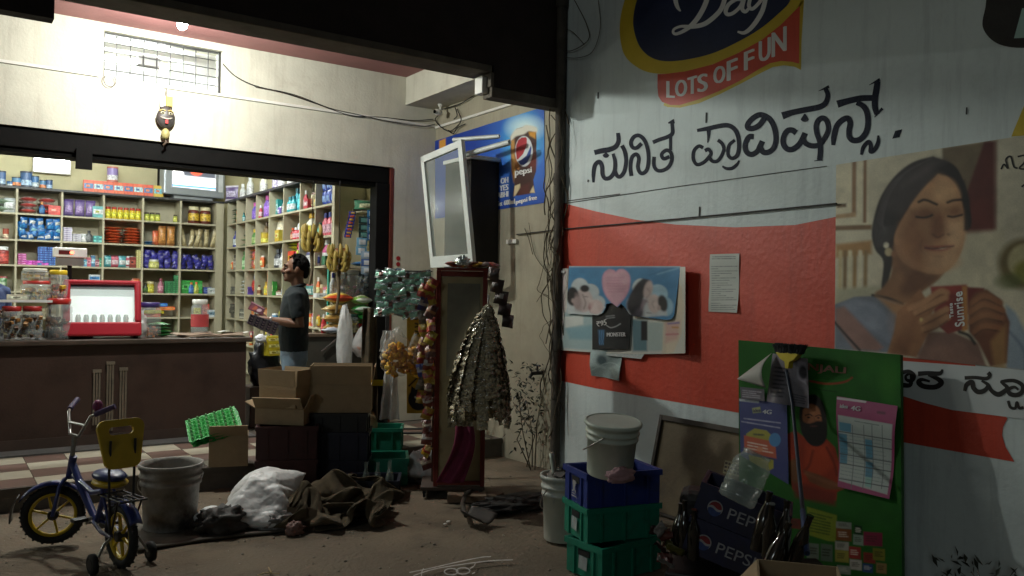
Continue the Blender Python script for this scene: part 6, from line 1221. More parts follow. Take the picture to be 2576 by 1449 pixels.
dirty = mat("dirty_grey_bucket_plastic", (.30, .28, .25), .6, .25, 7, .15, 40, stain=(.085, .075, .065), st_scale=4, st_lo=.46, st_hi=.64)
bucket("paint_bucket", "dirty grey plastic bucket standing open behind the child's bicycle", (1.33, 5.86, .012), .195, .43, dirty)
G_ = G(); G_.grid(lambda u, v: (1.05 + u * .95, 5.42 + v * .62 + .03 * math.sin(u * 5), .012 + .006 * mn.noise((u * 5, v * 5, 0))), 16, 10)
tag(G_.build("flat_board", mat("muddy_flat_board", (.10, .085, .068), .85, .3, 5, .3, 30), solid=.012), "muddy flat board lying under the grey bucket", "board")
# white sack, torn, with plastic scraps
wp = mat("white_woven_sack", (.74, .74, .73), .42, .10, 8, .25, 22, stain=(.22, .21, .20), st_scale=3.5, st_lo=.56, st_hi=.78)
sk = thing("white_sack", "torn white woven sack slumped on the ground right of the grey bucket", "sack", (1.80, 5.72, 0), rad(-28))
def fall(N=66):
    """let a burlap cloth and a puffed sack fall on hidden blocks with the cloth solver; returns their resting points"""
    tmp = []
    def blockm(x0, x1, y0, y1, z0, z1):
        me = G().box(x0, x1, y0, y1, z0, z1).mesh("fall_block", []); o = bpy.data.objects.new("fall_block", me); COL.objects.link(o); tmp.append(o); o.modifiers.new("c", 'COLLISION'); o.collision.thickness_outer = .008; o.collision.cloth_friction = 25
    blockm(-3, 9, -3, 3, -.5, 0); blockm(-.16, .0, .14, .30, 0, .17); blockm(5.02, 5.14, .0, .16, 0, .26)
    n = 50; V = []
    for j in range(n):
        for i in range(n):
            u, v = i / (n - 1) - .5, j / (n - 1) - .5
            V.append((u * .98 + .05 * math.sin(v * 9), v * .56 + .04 * mn.noise((u * 4, v * 4, 1)), .46 + .15 * math.sin(v * 26 + u * 5) + .08 * math.sin(u * 17 + v * 4) + .06 * mn.noise((u * 6, v * 6, 3))))
    FB = [(j * n + i, j * n + i + 1, (j + 1) * n + i + 1, (j + 1) * n + i) for j in range(n - 1) for i in range(n - 1)]
    k = 26; VS = []; idx = {}; M = Matrix.Rotation(rad(-32), 3, 'Y') @ Matrix.Rotation(rad(25), 3, 'X')
    for s in (0, 1):
        for j in range(k):
            for i in range(k):
                if s and (i in (0, k - 1) or j in (0, k - 1)): idx[1, i, j] = idx[0, i, j]; continue
                u, v = i / (k - 1) - .5, j / (k - 1) - .5; idx[s, i, j] = len(VS); h = (.06 * math.cos(u * math.pi) * math.cos(v * math.pi) + .01) * (1 if s else -1); w = M @ Vector((u * .78, v * .60, h)); VS.append((w.x + 5, w.y, w.z + .40))
    FS = [tuple(idx[s, p, q] for p, q in (((i, j), (i + 1, j), (i + 1, j + 1), (i, j + 1)) if s else ((i, j), (i, j + 1), (i + 1, j + 1), (i + 1, j)))) for s in (0, 1) for j in range(k - 1) for i in range(k - 1)]
    obs = []
    for V_, F_, bend, press, ms in ((V, FB, .06, 0, .35), (VS, FS, .6, 2.2, .25)):
        me = bpy.data.meshes.new("fall_cloth"); me.from_pydata(V_, [], F_); o = bpy.data.objects.new("fall_cloth", me); COL.objects.link(o); tmp.append(o); obs.append(o)
        m = o.modifiers.new("cloth", 'CLOTH'); s = m.settings; s.quality = 5; s.mass = ms; s.tension_stiffness = s.compression_stiffness = 12; s.shear_stiffness = 4; s.bending_stiffness = bend; s.air_damping = 1
        c = m.collision_settings; c.collision_quality = 3; c.distance_min = .008; c.use_self_collision = True; c.self_distance_min = .010; c.self_friction = 8
        if press: s.use_pressure = True; s.uniform_pressure_force = press
        m.point_cache.frame_end = N
    f0 = SC.frame_current; SC.frame_end = max(SC.frame_end, N)
    for f in range(1, N + 1): SC.frame_set(f)
    dg = bpy.context.evaluated_depsgraph_get(); out = []
    for o, F_ in zip(obs, (FB, FS)): out.append(([tuple(v.co) for v in o.evaluated_get(dg).to_mesh().vertices], F_))
    for o in tmp: bpy.data.objects.remove(o)
    SC.frame_set(f0); return out
(BURL, FBURL), (SACK, FSACK) = fall()
def soften(o, it):
    m = o.modifiers.new("smooth", 'SMOOTH'); m.iterations = it; m = o.modifiers.new("fine", 'SUBSURF'); m.levels = m.render_levels = 2; return o
soften(G().add([((x - 5) * 1.12, y * 1.1, z * 1.12) for x, y, z in SACK], FSACK, 0, True).build("sack_cloth", wp, sk), 1); dm = sk.children[0].modifiers.new("creases", 'DISPLACE'); ts = bpy.data.textures.new("sack_creases", 'CLOUDS'); ts.noise_scale = .075; ts.noise_depth = 3; ts.noise_type = 'HARD_NOISE'; dm.texture = ts; dm.strength = .013; dm.mid_level = .5
blob("plastic_scraps", "dirty white plastic scraps crumpled in front of the white sack", "scraps", (1.93, 5.47, 0), (.15, .08, .07), mat("dirty_white_film", (.28, .27, .26), .45, .2, 9, .7, 18, stain=(.08, .07, .065), st_scale=5, st_lo=.45, st_hi=.62), 9, .5, fr=3, n=40, k=24, rz=-.5)
blob("dark_scraps", "dark dusty plastic heap below the left end of the white sack", "scraps", (1.60, 5.58, 0), (.17, .12, .10), mat("dark_dusty_film", (.06, .055, .05), .7, .3, 9, .6, 18), 4, .42, fr=3, n=36, k=20)
# burlap sacks thrown down
burl = mat("brown_burlap", (.085, .064, .034), .95, .3, 9, .6, 130, stain=(.04, .030, .018), st_scale=5, st_lo=.48, st_hi=.7)
cx_, cy_ = sum(v[0] for v in BURL) / len(BURL), sum(v[1] for v in BURL) / len(BURL)
o = soften(G().add([((x - cx_) * 1.2, (y - cy_) * 1.12, z * .74) for x, y, z in BURL], FBURL, 0, True).build("burlap_sack", burl, None, loc=(2.42, 5.66, .002), rot=(0, 0, rad(-32)), fixn=False), 2); m_ = o.modifiers.new("thick", 'SOLIDIFY'); m_.thickness = .006
tag(o, "heap of brown burlap sacks thrown on the dirt in front of the crates", "sacks")
cardm = mat("brown_cardboard", (.36, .265, .155), .8, .12, 5, .08, 60, stain=(.28, .20, .115), st_scale=3, st_lo=.5, st_hi=.75); card_in = mat("cardboard_inside", (.26, .185, .105), .85, .12, 5)
o = G().cbox((0, 0, 0), (.20, .006, .15)).build("cardboard_scrap", mat("old_cardboard", (.13, .095, .06), .9, .2, 6), None, loc=(2.05, 5.38, .07), rot=(rad(-18), rad(6), rad(-30))); tag(o, "small piece of old cardboard between the white sack and the burlap", "cardboard")
blob("paper_crumple", "small crumpled reddish wrapper on the ground by the cardboard piece", "wrapper", (1.98, 5.30, 0), (.06, .045, .05), mat("reddish_wrapper", (.22, .12, .10), .5, .3, 14, .5, 25), 12, .4, fr=3)
for i, (x, y, a) in enumerate(((1.56, 4.62, .3), (1.60, 4.66, 1.4), (1.585, 4.60, 2.4))): tag(G().tube([(-.05, 0, 0), (.05, 0, .008)], [.006, .004], 5, flat=.5).build("dry_leaf_strip", mat("dry_straw", (.34, .26, .12), .8), None, loc=(x, y, .012), rot=(0, .1, a)), "dry straw bit on the dirt right of the training wheel, %s of three" % ("lowest" , "middle", "top")[i], "straw")

# ---------------------------------------------------------------- cartons and crates
def carton(name, label, loc, rz, w, d, h, flaps=(), up=True, m=None, z_in=.05):
    """open cardboard carton: four walls, floor, flaps as (side, length, angle)"""
    t = thing(name, label, "box", loc, rz); m = m or cardm; th = .006
    g = G().box(-w / 2, w / 2, -d / 2, -d / 2 + th, 0, h).box(-w / 2, w / 2, d / 2 - th, d / 2, 0, h).box(-w / 2, -w / 2 + th, -d / 2 + th, d / 2 - th, 0, h).box(w / 2 - th, w / 2, -d / 2 + th, d / 2 - th, 0, h); g.build("carton_body", m, t)
    G().box(-w / 2 + th, w / 2 - th, -d / 2 + th, d / 2 - th, 0, th).build("carton_floor", card_in, t)
    for side, L, ang in flaps:
        rzz = {'f': 0, 'r': math.pi / 2, 'b': math.pi, 'l': -math.pi / 2}[side]; W_ = w if side in 'fb' else d; D_ = d if side in 'fb' else w
        M = Matrix.Rotation(rzz, 4, 'Z') @ Matrix.Translation((0, -D_ / 2 - .001, h)) @ Matrix.Rotation(rad(ang), 4, 'X'); G().box(-W_ / 2 + .004, W_ / 2 - .004, -th, 0, .001, L, 0, M).build("flap", m, t)
    return t
def crate(name, label, loc, rz, w, d, h, m, text=None, tm=None, rot=None, group=None, slots=True, print_=0):
    """plastic crate: open box with ribbed walls, rim, hand slots"""
    t = thing(name, label, "crate", loc, rz, group, rot); th = .012; g = G()
    g.box(-w / 2, w / 2, -d / 2, -d / 2 + th, 0, h).box(-w / 2, w / 2, d / 2 - th, d / 2, 0, h).box(-w / 2, -w / 2 + th, -d / 2 + th, d / 2 - th, 0, h).box(w / 2 - th, w / 2, -d / 2 + th, d / 2 - th, 0, h).box(-w / 2 + th, w / 2 - th, -d / 2 + th, d / 2 - th, 0, .01); g.build("crate_body", m, t)
    r = .012; g = G().box(-w / 2 - r, w / 2 + r, -d / 2 - r, -d / 2 - .0005, h - .03, h + .003).box(-w / 2 - r, w / 2 + r, d / 2 + .0005, d / 2 + r, h - .03, h + .003).box(-w / 2 - r, -w / 2 - .0005, -d / 2, d / 2, h - .03, h + .003).box(w / 2 + .0005, w / 2 + r, -d / 2, d / 2, h - .03, h + .003); g.build("rim", m, t)
    g = G()
    for i in range(3): x = -w * .32 + w * .32 * i; g.box(x - .008, x + .008, -d / 2 - .010, -d / 2 - .0005, .0, h - .031); g.box(x - .008, x + .008, d / 2 + .0005, d / 2 + .010, .0, h - .031)
    for s in (-1, 1):
        for y in (-d * .27, d * .27): x0, x1 = sorted((s * (w / 2 + .0005), s * (w / 2 + .010))); g.box(x0, x1, y - .008, y + .008, 0, h - .031)
    o = g.build("rib", m, t); o['kind'] = 'stuff'
    if slots:
        for s in (-1, 1): x0, x1 = sorted((s * (w / 2 + .0004), s * (w / 2 + .004))); G().box(x0, x1, -d * .16, d * .16, h * .60, h * .78).build("hand_slot", mat("slot_shadow", (.006, .006, .006), .9), t)
    for (body, x0, x1, z0, z1) in (text or ()):
        g = G(); V, F = glyphs(body); g.add([(x0 + (x1 - x0) * u, -d / 2 - .0125, z0 + (z1 - z0) * v) for u, v in V], F); g.build("crate_lettering", tm, t, fixn=False)
    return t
maroon = mat("maroon_crate_plastic", (.050, .012, .013), .5, .2, 6, stain=(.03, .011, .011), st_scale=4); navyc = mat("navy_crate_plastic", (.008, .009, .026), .5, .2, 6); blackc = mat("black_crate_plastic", (.013, .013, .015), .45, .2, 6); greenc = mat("green_crate_plastic", (.012, .20, .125), .42, .15, 6, stain=(.012, .12, .08), st_scale=4); whitet = mat("worn_white_print", (.32, .32, .33), .6, .3, 30)
crate("plastic_crate", "maroon plastic crate standing on the ground, lower of the two maroon ones", (2.38, 6.56, 0), rad(-22), .46, .34, .262, maroon)
crate("plastic_crate", "maroon plastic crate carrying the small open carton, upper of the two", (2.38, 6.56, .266), rad(-22), .46, .34, .262, maroon)
carton("small_carton", "small half open carton on the maroon crates under the tall carton", (2.38, 6.62, .53), rad(-40), .40, .28, .13, (('f', .12, 38), ('r', .12, 24), ('l', .1, 60)))
carton("tall_carton", "open brown carton on top of the maroon crates, rim turned towards the shop", (2.405, 6.62, .668), rad(-56), .35, .31, .17, (('f', .13, 5), ('r', .13, 3), ('l', .13, 6), ('b', .13, 7)))
crate("plastic_crate", "dark navy crate with faint white print, lower one beside the maroon crates", (2.81, 6.49, 0), rad(-30), .46, .32, .225, navyc, None, whitet, print_=1)
crate("plastic_crate", "dark navy crate with faint white print, upper one beside the maroon crates", (2.81, 6.49, .229), rad(-30), .46, .32, .225, navyc, None, whitet, print_=2)
crate("plastic_crate", "flat black crate between the navy crates and the wide carton", (2.81, 6.49, .458), rad(-30), .44, .31, .15, blackc)
carton("wide_carton", "wide open brown carton on the black crate right of the tall carton", (2.82, 6.52, .612), rad(-27), .50, .32, .23, (('f', .155, 4), ('r', .15, 8), ('b', .15, 9), ('l', .15, -4)))
crate("plastic_crate", "empty green crate on the step holding a tan straw bundle", (3.37, 6.98, FL), rad(-30), .46, .30, .20, greenc)
crate("plastic_crate", "empty green crate on the ground in front of the step", (3.12, 6.44, 0), rad(-26), .50, .34, .22, greenc)
blob("straw_bundle", "tan rounded straw bundle lying in the upper green crate", "bundle", (3.26, 6.96, FL + .16), (.10, .09, .12), mat("tan_straw", (.26, .20, .11), .85, .2, 12, .3, 60), 6, .2)
# crate of empty glass bottles
bc = crate("bottle_crate", "low blue crate of empty glass bottles half under the burlap", (2.88, 6.03, 0), rad(-30), .42, .30, .14, navyc)
glass = film("green_clear_glass", (.40, .48, .42), .22, .06, .02, 5)
gb = G().lathe([(.028, 0), (.03, .01), (.03, .13), (.022, .165), (.012, .20), (.0125, .24), (.014, .245), (.014, .255)], 12, caps=(True, False)).mesh("glass_bottle", [glass])
for i in (1, 2, 3):
    for j in range(2 if i == 3 else 1): put(gb, "glass_bottle", (2.88 + (i - 1.5) * .09 * .866 + (j - .5) * .1 * .5, 6.03 - (i - 1.5) * .09 * .5 + (j - .5) * .1 * .866, .011), 0, "empty clear glass bottle in the low blue crate, %s %s" % (("front", "back")[j], ("far left", "left", "right", "far right")[i]), "bottle", "empty bottles in the low blue crate")
# carton with green egg trays
carton("egg_carton", "brown carton with a cream flap carrying green egg trays on the tiled step", (2.02, 6.93, FL), rad(-18), .30, .24, .25, (('f', .10, 28), ('l', .13, 105)))
tray_m = mat("green_egg_tray", (.02, .30, .05), .45, .12, 8)
for k in range(3):
    t = thing("egg_tray", "bright green plastic egg tray in the brown carton, %s of the stack" % ("lowest", "middle", "topmost")[k], "egg tray", (1.93 - .015 * k, 6.99, FL + .285 + .022 * k), rad(-14), "green egg trays stacked in the carton", rot=(rad(21), rad(-16), rad(-14)))
    def ef(u, v): return ((u - .5) * .40, (v - .5) * .36, .016 * (math.cos(u * 2 * math.pi * 6) * math.cos(v * 2 * math.pi * 6)) * (1 if .02 < u < .98 and .02 < v < .98 else .2))
    G().grid(ef, 60, 60).build("tray_shell", tray_m, t)
    for i in range(6 if k == 2 else 0):
        for j in range(6): G().lathe([(.011, .008), (.008, .022), (.003, .027)], 6, 0, Matrix.Translation(((i + .5) / 6 * .40 - .2 + .033 * 0, (j + .5) / 6 * .36 - .18, 0))).build("peg", mat("pale_green_peg", (.22, .45, .22), .5), t)

# white plastic sheet by the green crate
blob("white_plastic_sheet", "white plastic sheet slumped beside the lower green crate", "plastic sheet", (3.46, 6.24, 0), (.17, .13, .15), mat("white_sheet_plastic", (.50, .51, .50), .4, .12, 9, .6, 20), 8, .55, rz=-.6, taper=.2, fr=2.5, n=40, k=24)
for i, (x, y, w) in enumerate(((3.62, 6.72, .34), (3.9, 6.74, .26))): tag(G().box(-w / 2, w / 2, -.11, .11, 0, .06).build("stone_slab", mat("reddish_slab", (.15, .09, .075), .8, .3, 6, .3, 30), None, loc=(x, y, 0), rot=(0, 0, -.2), bevel=.01), ("reddish stone slab on the ground right of the green crates", "smaller reddish stone slab behind the display stand")[i], "slab")

# ---------------------------------------------------------------- snack stand: black frame, yellow board, foil sachets
fs = thing("wire_display_rack", "black wire display frame behind the white plastic sheet", "rack", (3.75, 7.0, FL), rad(-30))
g = G()
for x in (-.26, .16): g.tube([(x, 0, 0), (x, 0, 1.28)], .012, 6); g.tube([(x, .25, 0), (x, .25, 1.28)], .012, 6)
for z in (.1, .8, 1.27): g.tube([(-.26, 0, z), (.16, 0, z)], .01, 6).tube([(-.26, .25, z), (.16, .25, z)], .01, 6).tube([(-.26, 0, z), (-.26, .25, z)], .01, 6).tube([(.16, 0, z), (.16, .25, z)], .01, 6)
g.build("wire_frame", blk_m, fs)
fb = thing("yellow_board", "yellow printed standing board with a dark animal shape near its foot", "board", tuple(at_s(1040, 950, 7.15)), 0)
nb = Vector((-.5, -.85, 0)); pb_ = at_s(1040, 950, 7.15); cy = crop(940, 640, 4.026)
P = Print([(515, 700), (755, 700), (755, 1790), (515, 1790)], 46, 160, "97791c", cy, lambda x, y: at_pl(x, y, pb_, nb))
P.ell((640, 1640), 110, 120, "141212", 10).poly([(555, 1560), (565, 1500), (600, 1530), (690, 1530), (720, 1500), (730, 1570)], "141212", 8).ell((605, 1620), 9, 12, "a8a8a0", 4).ell((680, 1620), 9, 12, "a8a8a0", 4).line([(540, 1500), (640, 1400), (750, 1290)], 18, "221a10", 8)
for i, y in enumerate((800, 840, 880, 920, 960)): P.line([(605, y), (640, y + (12 if i % 2 else -12))], 16, "2a1e12", 6)
P.grain(.1).build("printed_face", MATTE, fb).modifiers.new("thick", 'SOLIDIFY').thickness = .008
# bunch of green foil sachets
foil_g = mat("green_silver_foil", (.34, .74, .50), .22, .6, 22, .8, 30, metal=.2); foil_s = mat("silver_foil", (.55, .6, .58), .22, .2, 20, .7, 30, metal=.8); foil_d = mat("brown_foil", (.12, .05, .035), .35, .3, 20, .6, 30, metal=.3)
gs = thing("sachet_bunch", "shiny green and silver foil sachets bunched on the display frame", "sachets", tuple(at_s(1015, 700, 6.9)))
ax = Vector((.83, -.55, 0)); dp_ = Vector((-.55, -.83, 0))
for i in range(6):
    for j in range(7):
        sp = .055 if i < 6 else .05; c = ax * ((i - 2.5) * .072 + .012 * (j % 2)) + Vector((0, 0, .03 - .052 * j + .015 * math.sin(i * 1.3))) + dp_ * (.02 + .04 * R.random())
        g = G(); w, h = .105, .072; se = R.random() * 50
        def fn(u, v):
            b = math.sin(math.pi * u) * math.sin(math.pi * v); return ax * ((u - .5) * w) + Vector((0, 0, (v - .5) * h)) + dp_ * (.008 * b + .020 * mn.noise((u * 3 + se, v * 3, se)))
        g.grid(fn, 6, 5)
        for k in range(30): g.M[k] = 1 if k < 6 or k >= 24 else (2 if k % 6 in (2, 3) and (i + j) % 3 == 0 else 0)
        o = g.build("sachet", [foil_g, foil_s, foil_d], gs, loc=c, rot=(R.uniform(-.3, .3), R.uniform(-.3, .3), R.uniform(-.35, .35)))
g = G().tube([ax * -.24, ax * .24], .006, 6); g.build("hanging_rod", blk_m, gs, loc=(0, 0, .06))
p = at_s(962, 762, 6.95); o = put(good('pouch', (.09, .03, .12), ("2a9a4a", "58c878", "1c6a34")), "pouch", tuple(p), -.4, "single bright green pouch hanging left of the foil sachets", "pouch", rot=(0, .5, -.5))
# colourful snack strips on the left flank of the display stand
for i, (px, y0, y1, s_, cols, lab) in enumerate(((1066, 715, 1015, 6.55, (("a8302a", "c8a03a"), ("2a3a8a", "c8c8d0"), ("8a8a7a", "b8b0a0"), ("c8a82a", "a84a2a"), ("7a241c", "c89a3a")), "mixed red, blue and gold snack strip on the stand's left flank"), (1086, 700, 1000, 6.45, (("b83a24", "d8b03a"), ("c8b02a", "b83a2a"), ("5a2018", "a8703a")), "red and yellow snack strip nearest the red frame"), (1078, 900, 1180, 6.42, (("8a3a2a", "c8c0b8"), ("c8a02a", "a83a2a"), ("6a2a24", "b8a890")), "lower red and gold snack strip beside the red frame"))):
    a = at_s(px, y0, s_); b = at_s(px - 6, y1, s_); n = 9; t = thing("snack_strip", lab, "snacks", tuple(a)); h = (a - b).length / n
    for k in range(n):
        g = G(); se = R.random() * 40
        def fn(u, v): bb = math.sin(math.pi * u) * math.sin(math.pi * v); return ax * ((u - .5) * .082) + dp_ * (.022 * bb + .018 * mn.noise((u * 3 + se, v * 3, 0))) + Vector((0, 0, (v - .5) * h * 1.05))
        g.grid(fn, 6, 5)
        c0, c1 = cols[k % len(cols)]
        for q in range(30): g.M[q] = 1 if 12 <= q < 20 else 0
        g.build("snack_pack", [mat('foil_' + c0, [x * .55 for x in hexc(c0)], .3, .4, 18, .6, 30, spec=.8), mat('foil_' + c1, [x * .6 for x in hexc(c1)], .3, .4, 18, .6, 30, spec=.8)], t, loc=(b - a) * ((k + .5) / n), rot=(R.uniform(-.4, .4), R.uniform(-.5, .5), R.uniform(-.8, .8)))
# bags of yellow puffs, hanging films, burlap drape
def puffbag(px, py, s_, rx, rz_, label, cols=("e0a81c", "f0c02a", "d09018")):
    p = at_s(px, py, s_); t = thing("puff_bag", label, "bag", tuple(p))
    for i in range(60):
        a = R.uniform(0, 6.28); q = math.sqrt(R.random()); G().tube([Vector((q * rx * math.cos(a), R.uniform(-.05, .05), q * rz_ * math.sin(a))) + Vector((R.uniform(-.02, .02), 0, R.uniform(-.02, .02))) * k for k in (-1, 0, 1)], [.014, .022, .014], 7).build("puff", cmat(R.choice(cols), .55), t)
    G().sphere((0, 0, .02), 1, 22, 16, fn=lambda v: Vector((v.x * rx * 1.12 * (1 - .6 * max(0, v.z)), v.y * .085, v.z * (rz_ * 1.9 if v.z > 0 else rz_ * 1.15))) * (1 + .22 * mn.noise(v * 3 + Vector((px, 0, 0))))).build("bag_film", film("thin_clear_bag", (.75, .75, .72), .16, .12, .8, 22), t); return t
puffbag(1000, 905, 6.75, .14, .125, "clear bag full of yellow puffed snacks hanging on the frame"); puffbag(1045, 912, 6.9, .08, .11, "second bag of yellow snacks hanging behind the first", ("d0981c", "e0b024", "c0841c"))
def drape(name, label, cat, px, y0, y1, s_, w, m, seed, fold=9, amp=.03):
    a = at_s(px, y0, s_); b = at_s(px, y1, s_); L = a.z - b.z
    o = G().grid(lambda u, v: ax * ((u - .5) * w * (.7 + .5 * v + .15 * mn.noise((v * 3, seed, 0)))) + dp_ * (amp * math.sin(u * fold + seed + v * 2) + amp * mn.noise((u * 4, v * 4, seed))) + Vector((0, 0, -L * v)), 26, 26).build(name, m, None, loc=tuple(a), solid=.003); return tag(o, label, cat)
drape("film_sheet", "bundle of clear film with a frayed top hanging above the yellow snacks", "plastic film", 978, 832, 885, 6.85, .13, bagw, 2, 16)
drape("film_sheet", "long strip of clear white film hanging below the yellow snacks", "plastic film", 982, 935, 1055, 6.9, .14, bagw, 5, 12)
drape("burlap_drape", "brown burlap strip hanging behind the foil sachets at the shop's edge", "sack", 930, 775, 1060, 7.55, .16, burl, 3, 8)
p = at_s(955, 963, 7.0); tag(G().cbox(p, (.15, .004, .05), 0, -.5).build("yellow_tag", cmat("c8b81c")), "small yellow printed tag in front of the hanging film", "tag")

# ---------------------------------------------------------------- red framed display stand on castors with sachet bundle
RK = (3.42, 5.60, 0); rk = thing("display_stand", "tall red framed display stand with a mirror panel on a castor base", "display stand", RK, rad(-31))
redw = mat("dark_red_stand_paint", (.17, .022, .014), .45, .2, 6, .1, 40); panel = mat("yellowish_panel", (.34, .29, .16), .45, .2, 3); mirr = mat("old_mirror_glass", (.30, .30, .24), .22, .2, 4, metal=.45)
for x in (-.185, .18): G().box(x - .018, x + .018, -.02, .02, .09, 1.78).build("upright", redw, rk, bevel=.004)
for x in (-.185, .18): G().box(x - .015, x + .015, .34, .37, .09, 1.78).build("rear_upright", redw, rk)
G().box(-.166, .161, -.012, .012, 1.735, 1.775).build("top_rail", redw, rk); G().box(-.166, .161, -.012, .012, .10, .13).build("bottom_rail", redw, rk); G().box(-.2, .2, -.02, .37, 1.781, 1.80).build("top_board", redw, rk); G().box(-.30, .20, -.03, .38, .06, .088).build("base_board", mat("dark_base_board", (.06, .04, .03), .7, .3), rk, bevel=.004)
G().box(-.166, .161, .0, .01, .131, .9).build("lower_panel", panel, rk); G().box(-.166, .161, .0, .01, .901, 1.734).build("side_panel", panel, rk); G().box(-.115, .14, -.006, -.001, .95, 1.68).build("mirror", mirr, rk)
G().box(-.22, -.204, .02, .33, .12, 1.7).build("side_board", mat("brown_side_board", (.10, .05, .035), .6, .3), rk)
for x, y in ((-.27, 0), (.17, 0), (-.27, .34), (.17, .34)):
    c_ = G().box(x - .015, x + .015, y - .015, y + .015, .035, .06).build("castor", blk_m, rk); G().lathe([(.028, -.01), (.028, .01)], 14, 0, Matrix.Translation((x, y, .029)) @ Matrix.Rotation(rad(90), 4, 'Y')).build("castor_wheel", rub, c_)
for i, (w_, d_, z_) in enumerate(((.30, .14, .0), (.12, .08, .0))): tag(G().box(-w_ / 2, w_ / 2, -d_ / 2, d_ / 2, 0, .055).build("brick", mat("dusty_brick", (.17, .115, .075), .9, .25, 8, .3, 40), None, loc=(3.42 + .2 * i, 5.48 - .1 * i, .0), rot=(0, 0, -.55 + i), bevel=.006), ("dusty flat stone under the display stand's front edge", "small dusty stone beside the castor base")[i], "stone")
# sachet strips gathered on one hook
strip_f = mat("gold_brown_sachet_foil", (.46, .40, .27), .26, .6, 55, .9, 60, metal=.15)
shi = mat("silver_sachet_glint", (.62, .60, .54), .20, .3, 40, .8, 60, metal=.8)
top_ = at_s(1228, 772, 6.15); sb = thing("sachet_bundle", "big fanned bundle of gold-brown sachet strips hanging on the display stand", "sachets", tuple(top_))
lat = Vector((.82, -.57, 0)); tow = Vector((-.57, -.82, 0))
for i in range(30):
    f = (i + .5) / 30; an = f * 2 * math.pi; fx = math.cos(an); fy = math.sin(an); L = R.uniform(.64, .88); ns = 17; g = G(); wd = .082; off = -.05 * (1) ; ph = R.random() * 9
    def cen(t): sp = min(1, t * 1.15) ** .66 * (1 + .10 * math.sin(t * 2.6)); return lat * (fx * (.20 if abs(fx) > .35 else .13) * sp - .05 * sp) + tow * (fy * .11 * sp * (.55 if abs(fx) < .3 else 1) + .03) + Vector((0, 0, -L * t + .02 * math.sin(ph + t * 5)))
    tang = (lat * -fy * .9 + tow * fx * .7 + lat * .35).normalized(); nrm = tang.cross(Vector((0, 0, 1))).normalized()
    if nrm.dot(lat * fx + tow * fy) < 0: nrm = -nrm
    for k in range(ns):
        def fn(u, v):
            t = (k + v) / ns; b = math.sin(math.pi * u) * math.sin(math.pi * v); wv = wd * (.45 + .55 * min(1, t * 2.2))
            return cen(t) + tang * ((u - .5) * wv) + nrm * (.016 * b + .022 * mn.noise((u * 4 + i * 3, t * 22, ph)) + .010 * mn.noise((u * 9, t * 60, ph)))
        o_ = len(g.F); g.grid(fn, 5, 5)
        for q in range(25): g.M[o_ + q] = 1 if R.random() < .16 else 0  # faces picked at random turn silver, painted glints on the foil
    g.build("sachet_strip", [strip_f, shi], sb)
G().tube([(0, 0, .09), (0, 0, .0), (0, .01, -.05)], .006, 6).build("hook", hook_m, sb)
# dark packs draped over the stand's top corner
t = thing("dark_snack_strip", "dark brown snack packs draped over the stand's right top corner", "snacks", tuple(at_s(1248, 690, 6.2)))
for k in range(5):
    g = G(); se = R.random() * 30; g.grid(lambda u, v: lat * ((u - .5) * .10 + .01 * k) + tow * (.04 * math.sin(math.pi * u) * math.sin(math.pi * v) + .014 * mn.noise((u * 3 + se, v * 3, 1))) + Vector((0, 0, (v - .5) * .10)), 6, 5)
    for q in range(30): g.M[q] = 1 if q in (14, 15, 20, 21) and k == 2 else 0
    g.build("snack_pack", [cmat("33241e", .35, spec=.7, bump=.5, bscale=30), cmat("b0a8a0", .4)], t, loc=lat * (.02 * k - .02) + Vector((0, 0, -.085 * k)), rot=(0, .2, .3 * (k - 2)))
for i in range(7): p = at_s(1140 + i * 16, 672 + (i % 3) * 4, 6.35); put(good('flat', (.12, .04, .10), (("8a2a24", "b8583a", "5a1c18"), ("c89a3a", "a83a2a", "8a6a24"), ("4a3a38", "8a8078", "2a2422"))[i % 3]), "packet", (p.x, p.y, 1.803), i * .8, "crumpled snack packet on the stand's top, %s from the left" % ORD[i], "packet", None, rot=(.2 * (i % 2), .15, i * .8))
blob("silver_crumple", "crumpled silver wrapper at the stand's top left corner", "wrapper", tuple(at_s(1165, 668, 6.3)), (.05, .04, .04), foil_s, 3, .6)
# magenta cloth and stuck paper on the lower panel
p0c = at_s(1160, 1060, 6.3); o = G().grid(lambda u, v: lat * ((u - .5) * (.13 + .08 * v) + .05 * math.sin(v * 3 + .5) - .06 * v) + tow * (.02 * math.sin(u * 9 + v * 3) + .03) + Vector((0, 0, -.46 * v)), 18, 24).build("magenta_cloth", mat("magenta_cloth", (.15, .012, .045), .85, .25, 10, .3, 60), None, loc=tuple(p0c), solid=.003); tag(o, "faded magenta cloth hanging on the stand's lower panel", "cloth")
o = G().grid(lambda u, v: lat * ((u - .5) * .09) + tow * (.012 * math.sin(v * 5)) + Vector((0, 0, -.12 * v)), 6, 8).build("white_tag", mat("aged_paper", (.42, .40, .33), .7, .1), None, loc=tuple(at_s(1148, 1175, 6.3)), solid=.002); tag(o, "small white paper tag at the foot of the stand's panel", "tag")

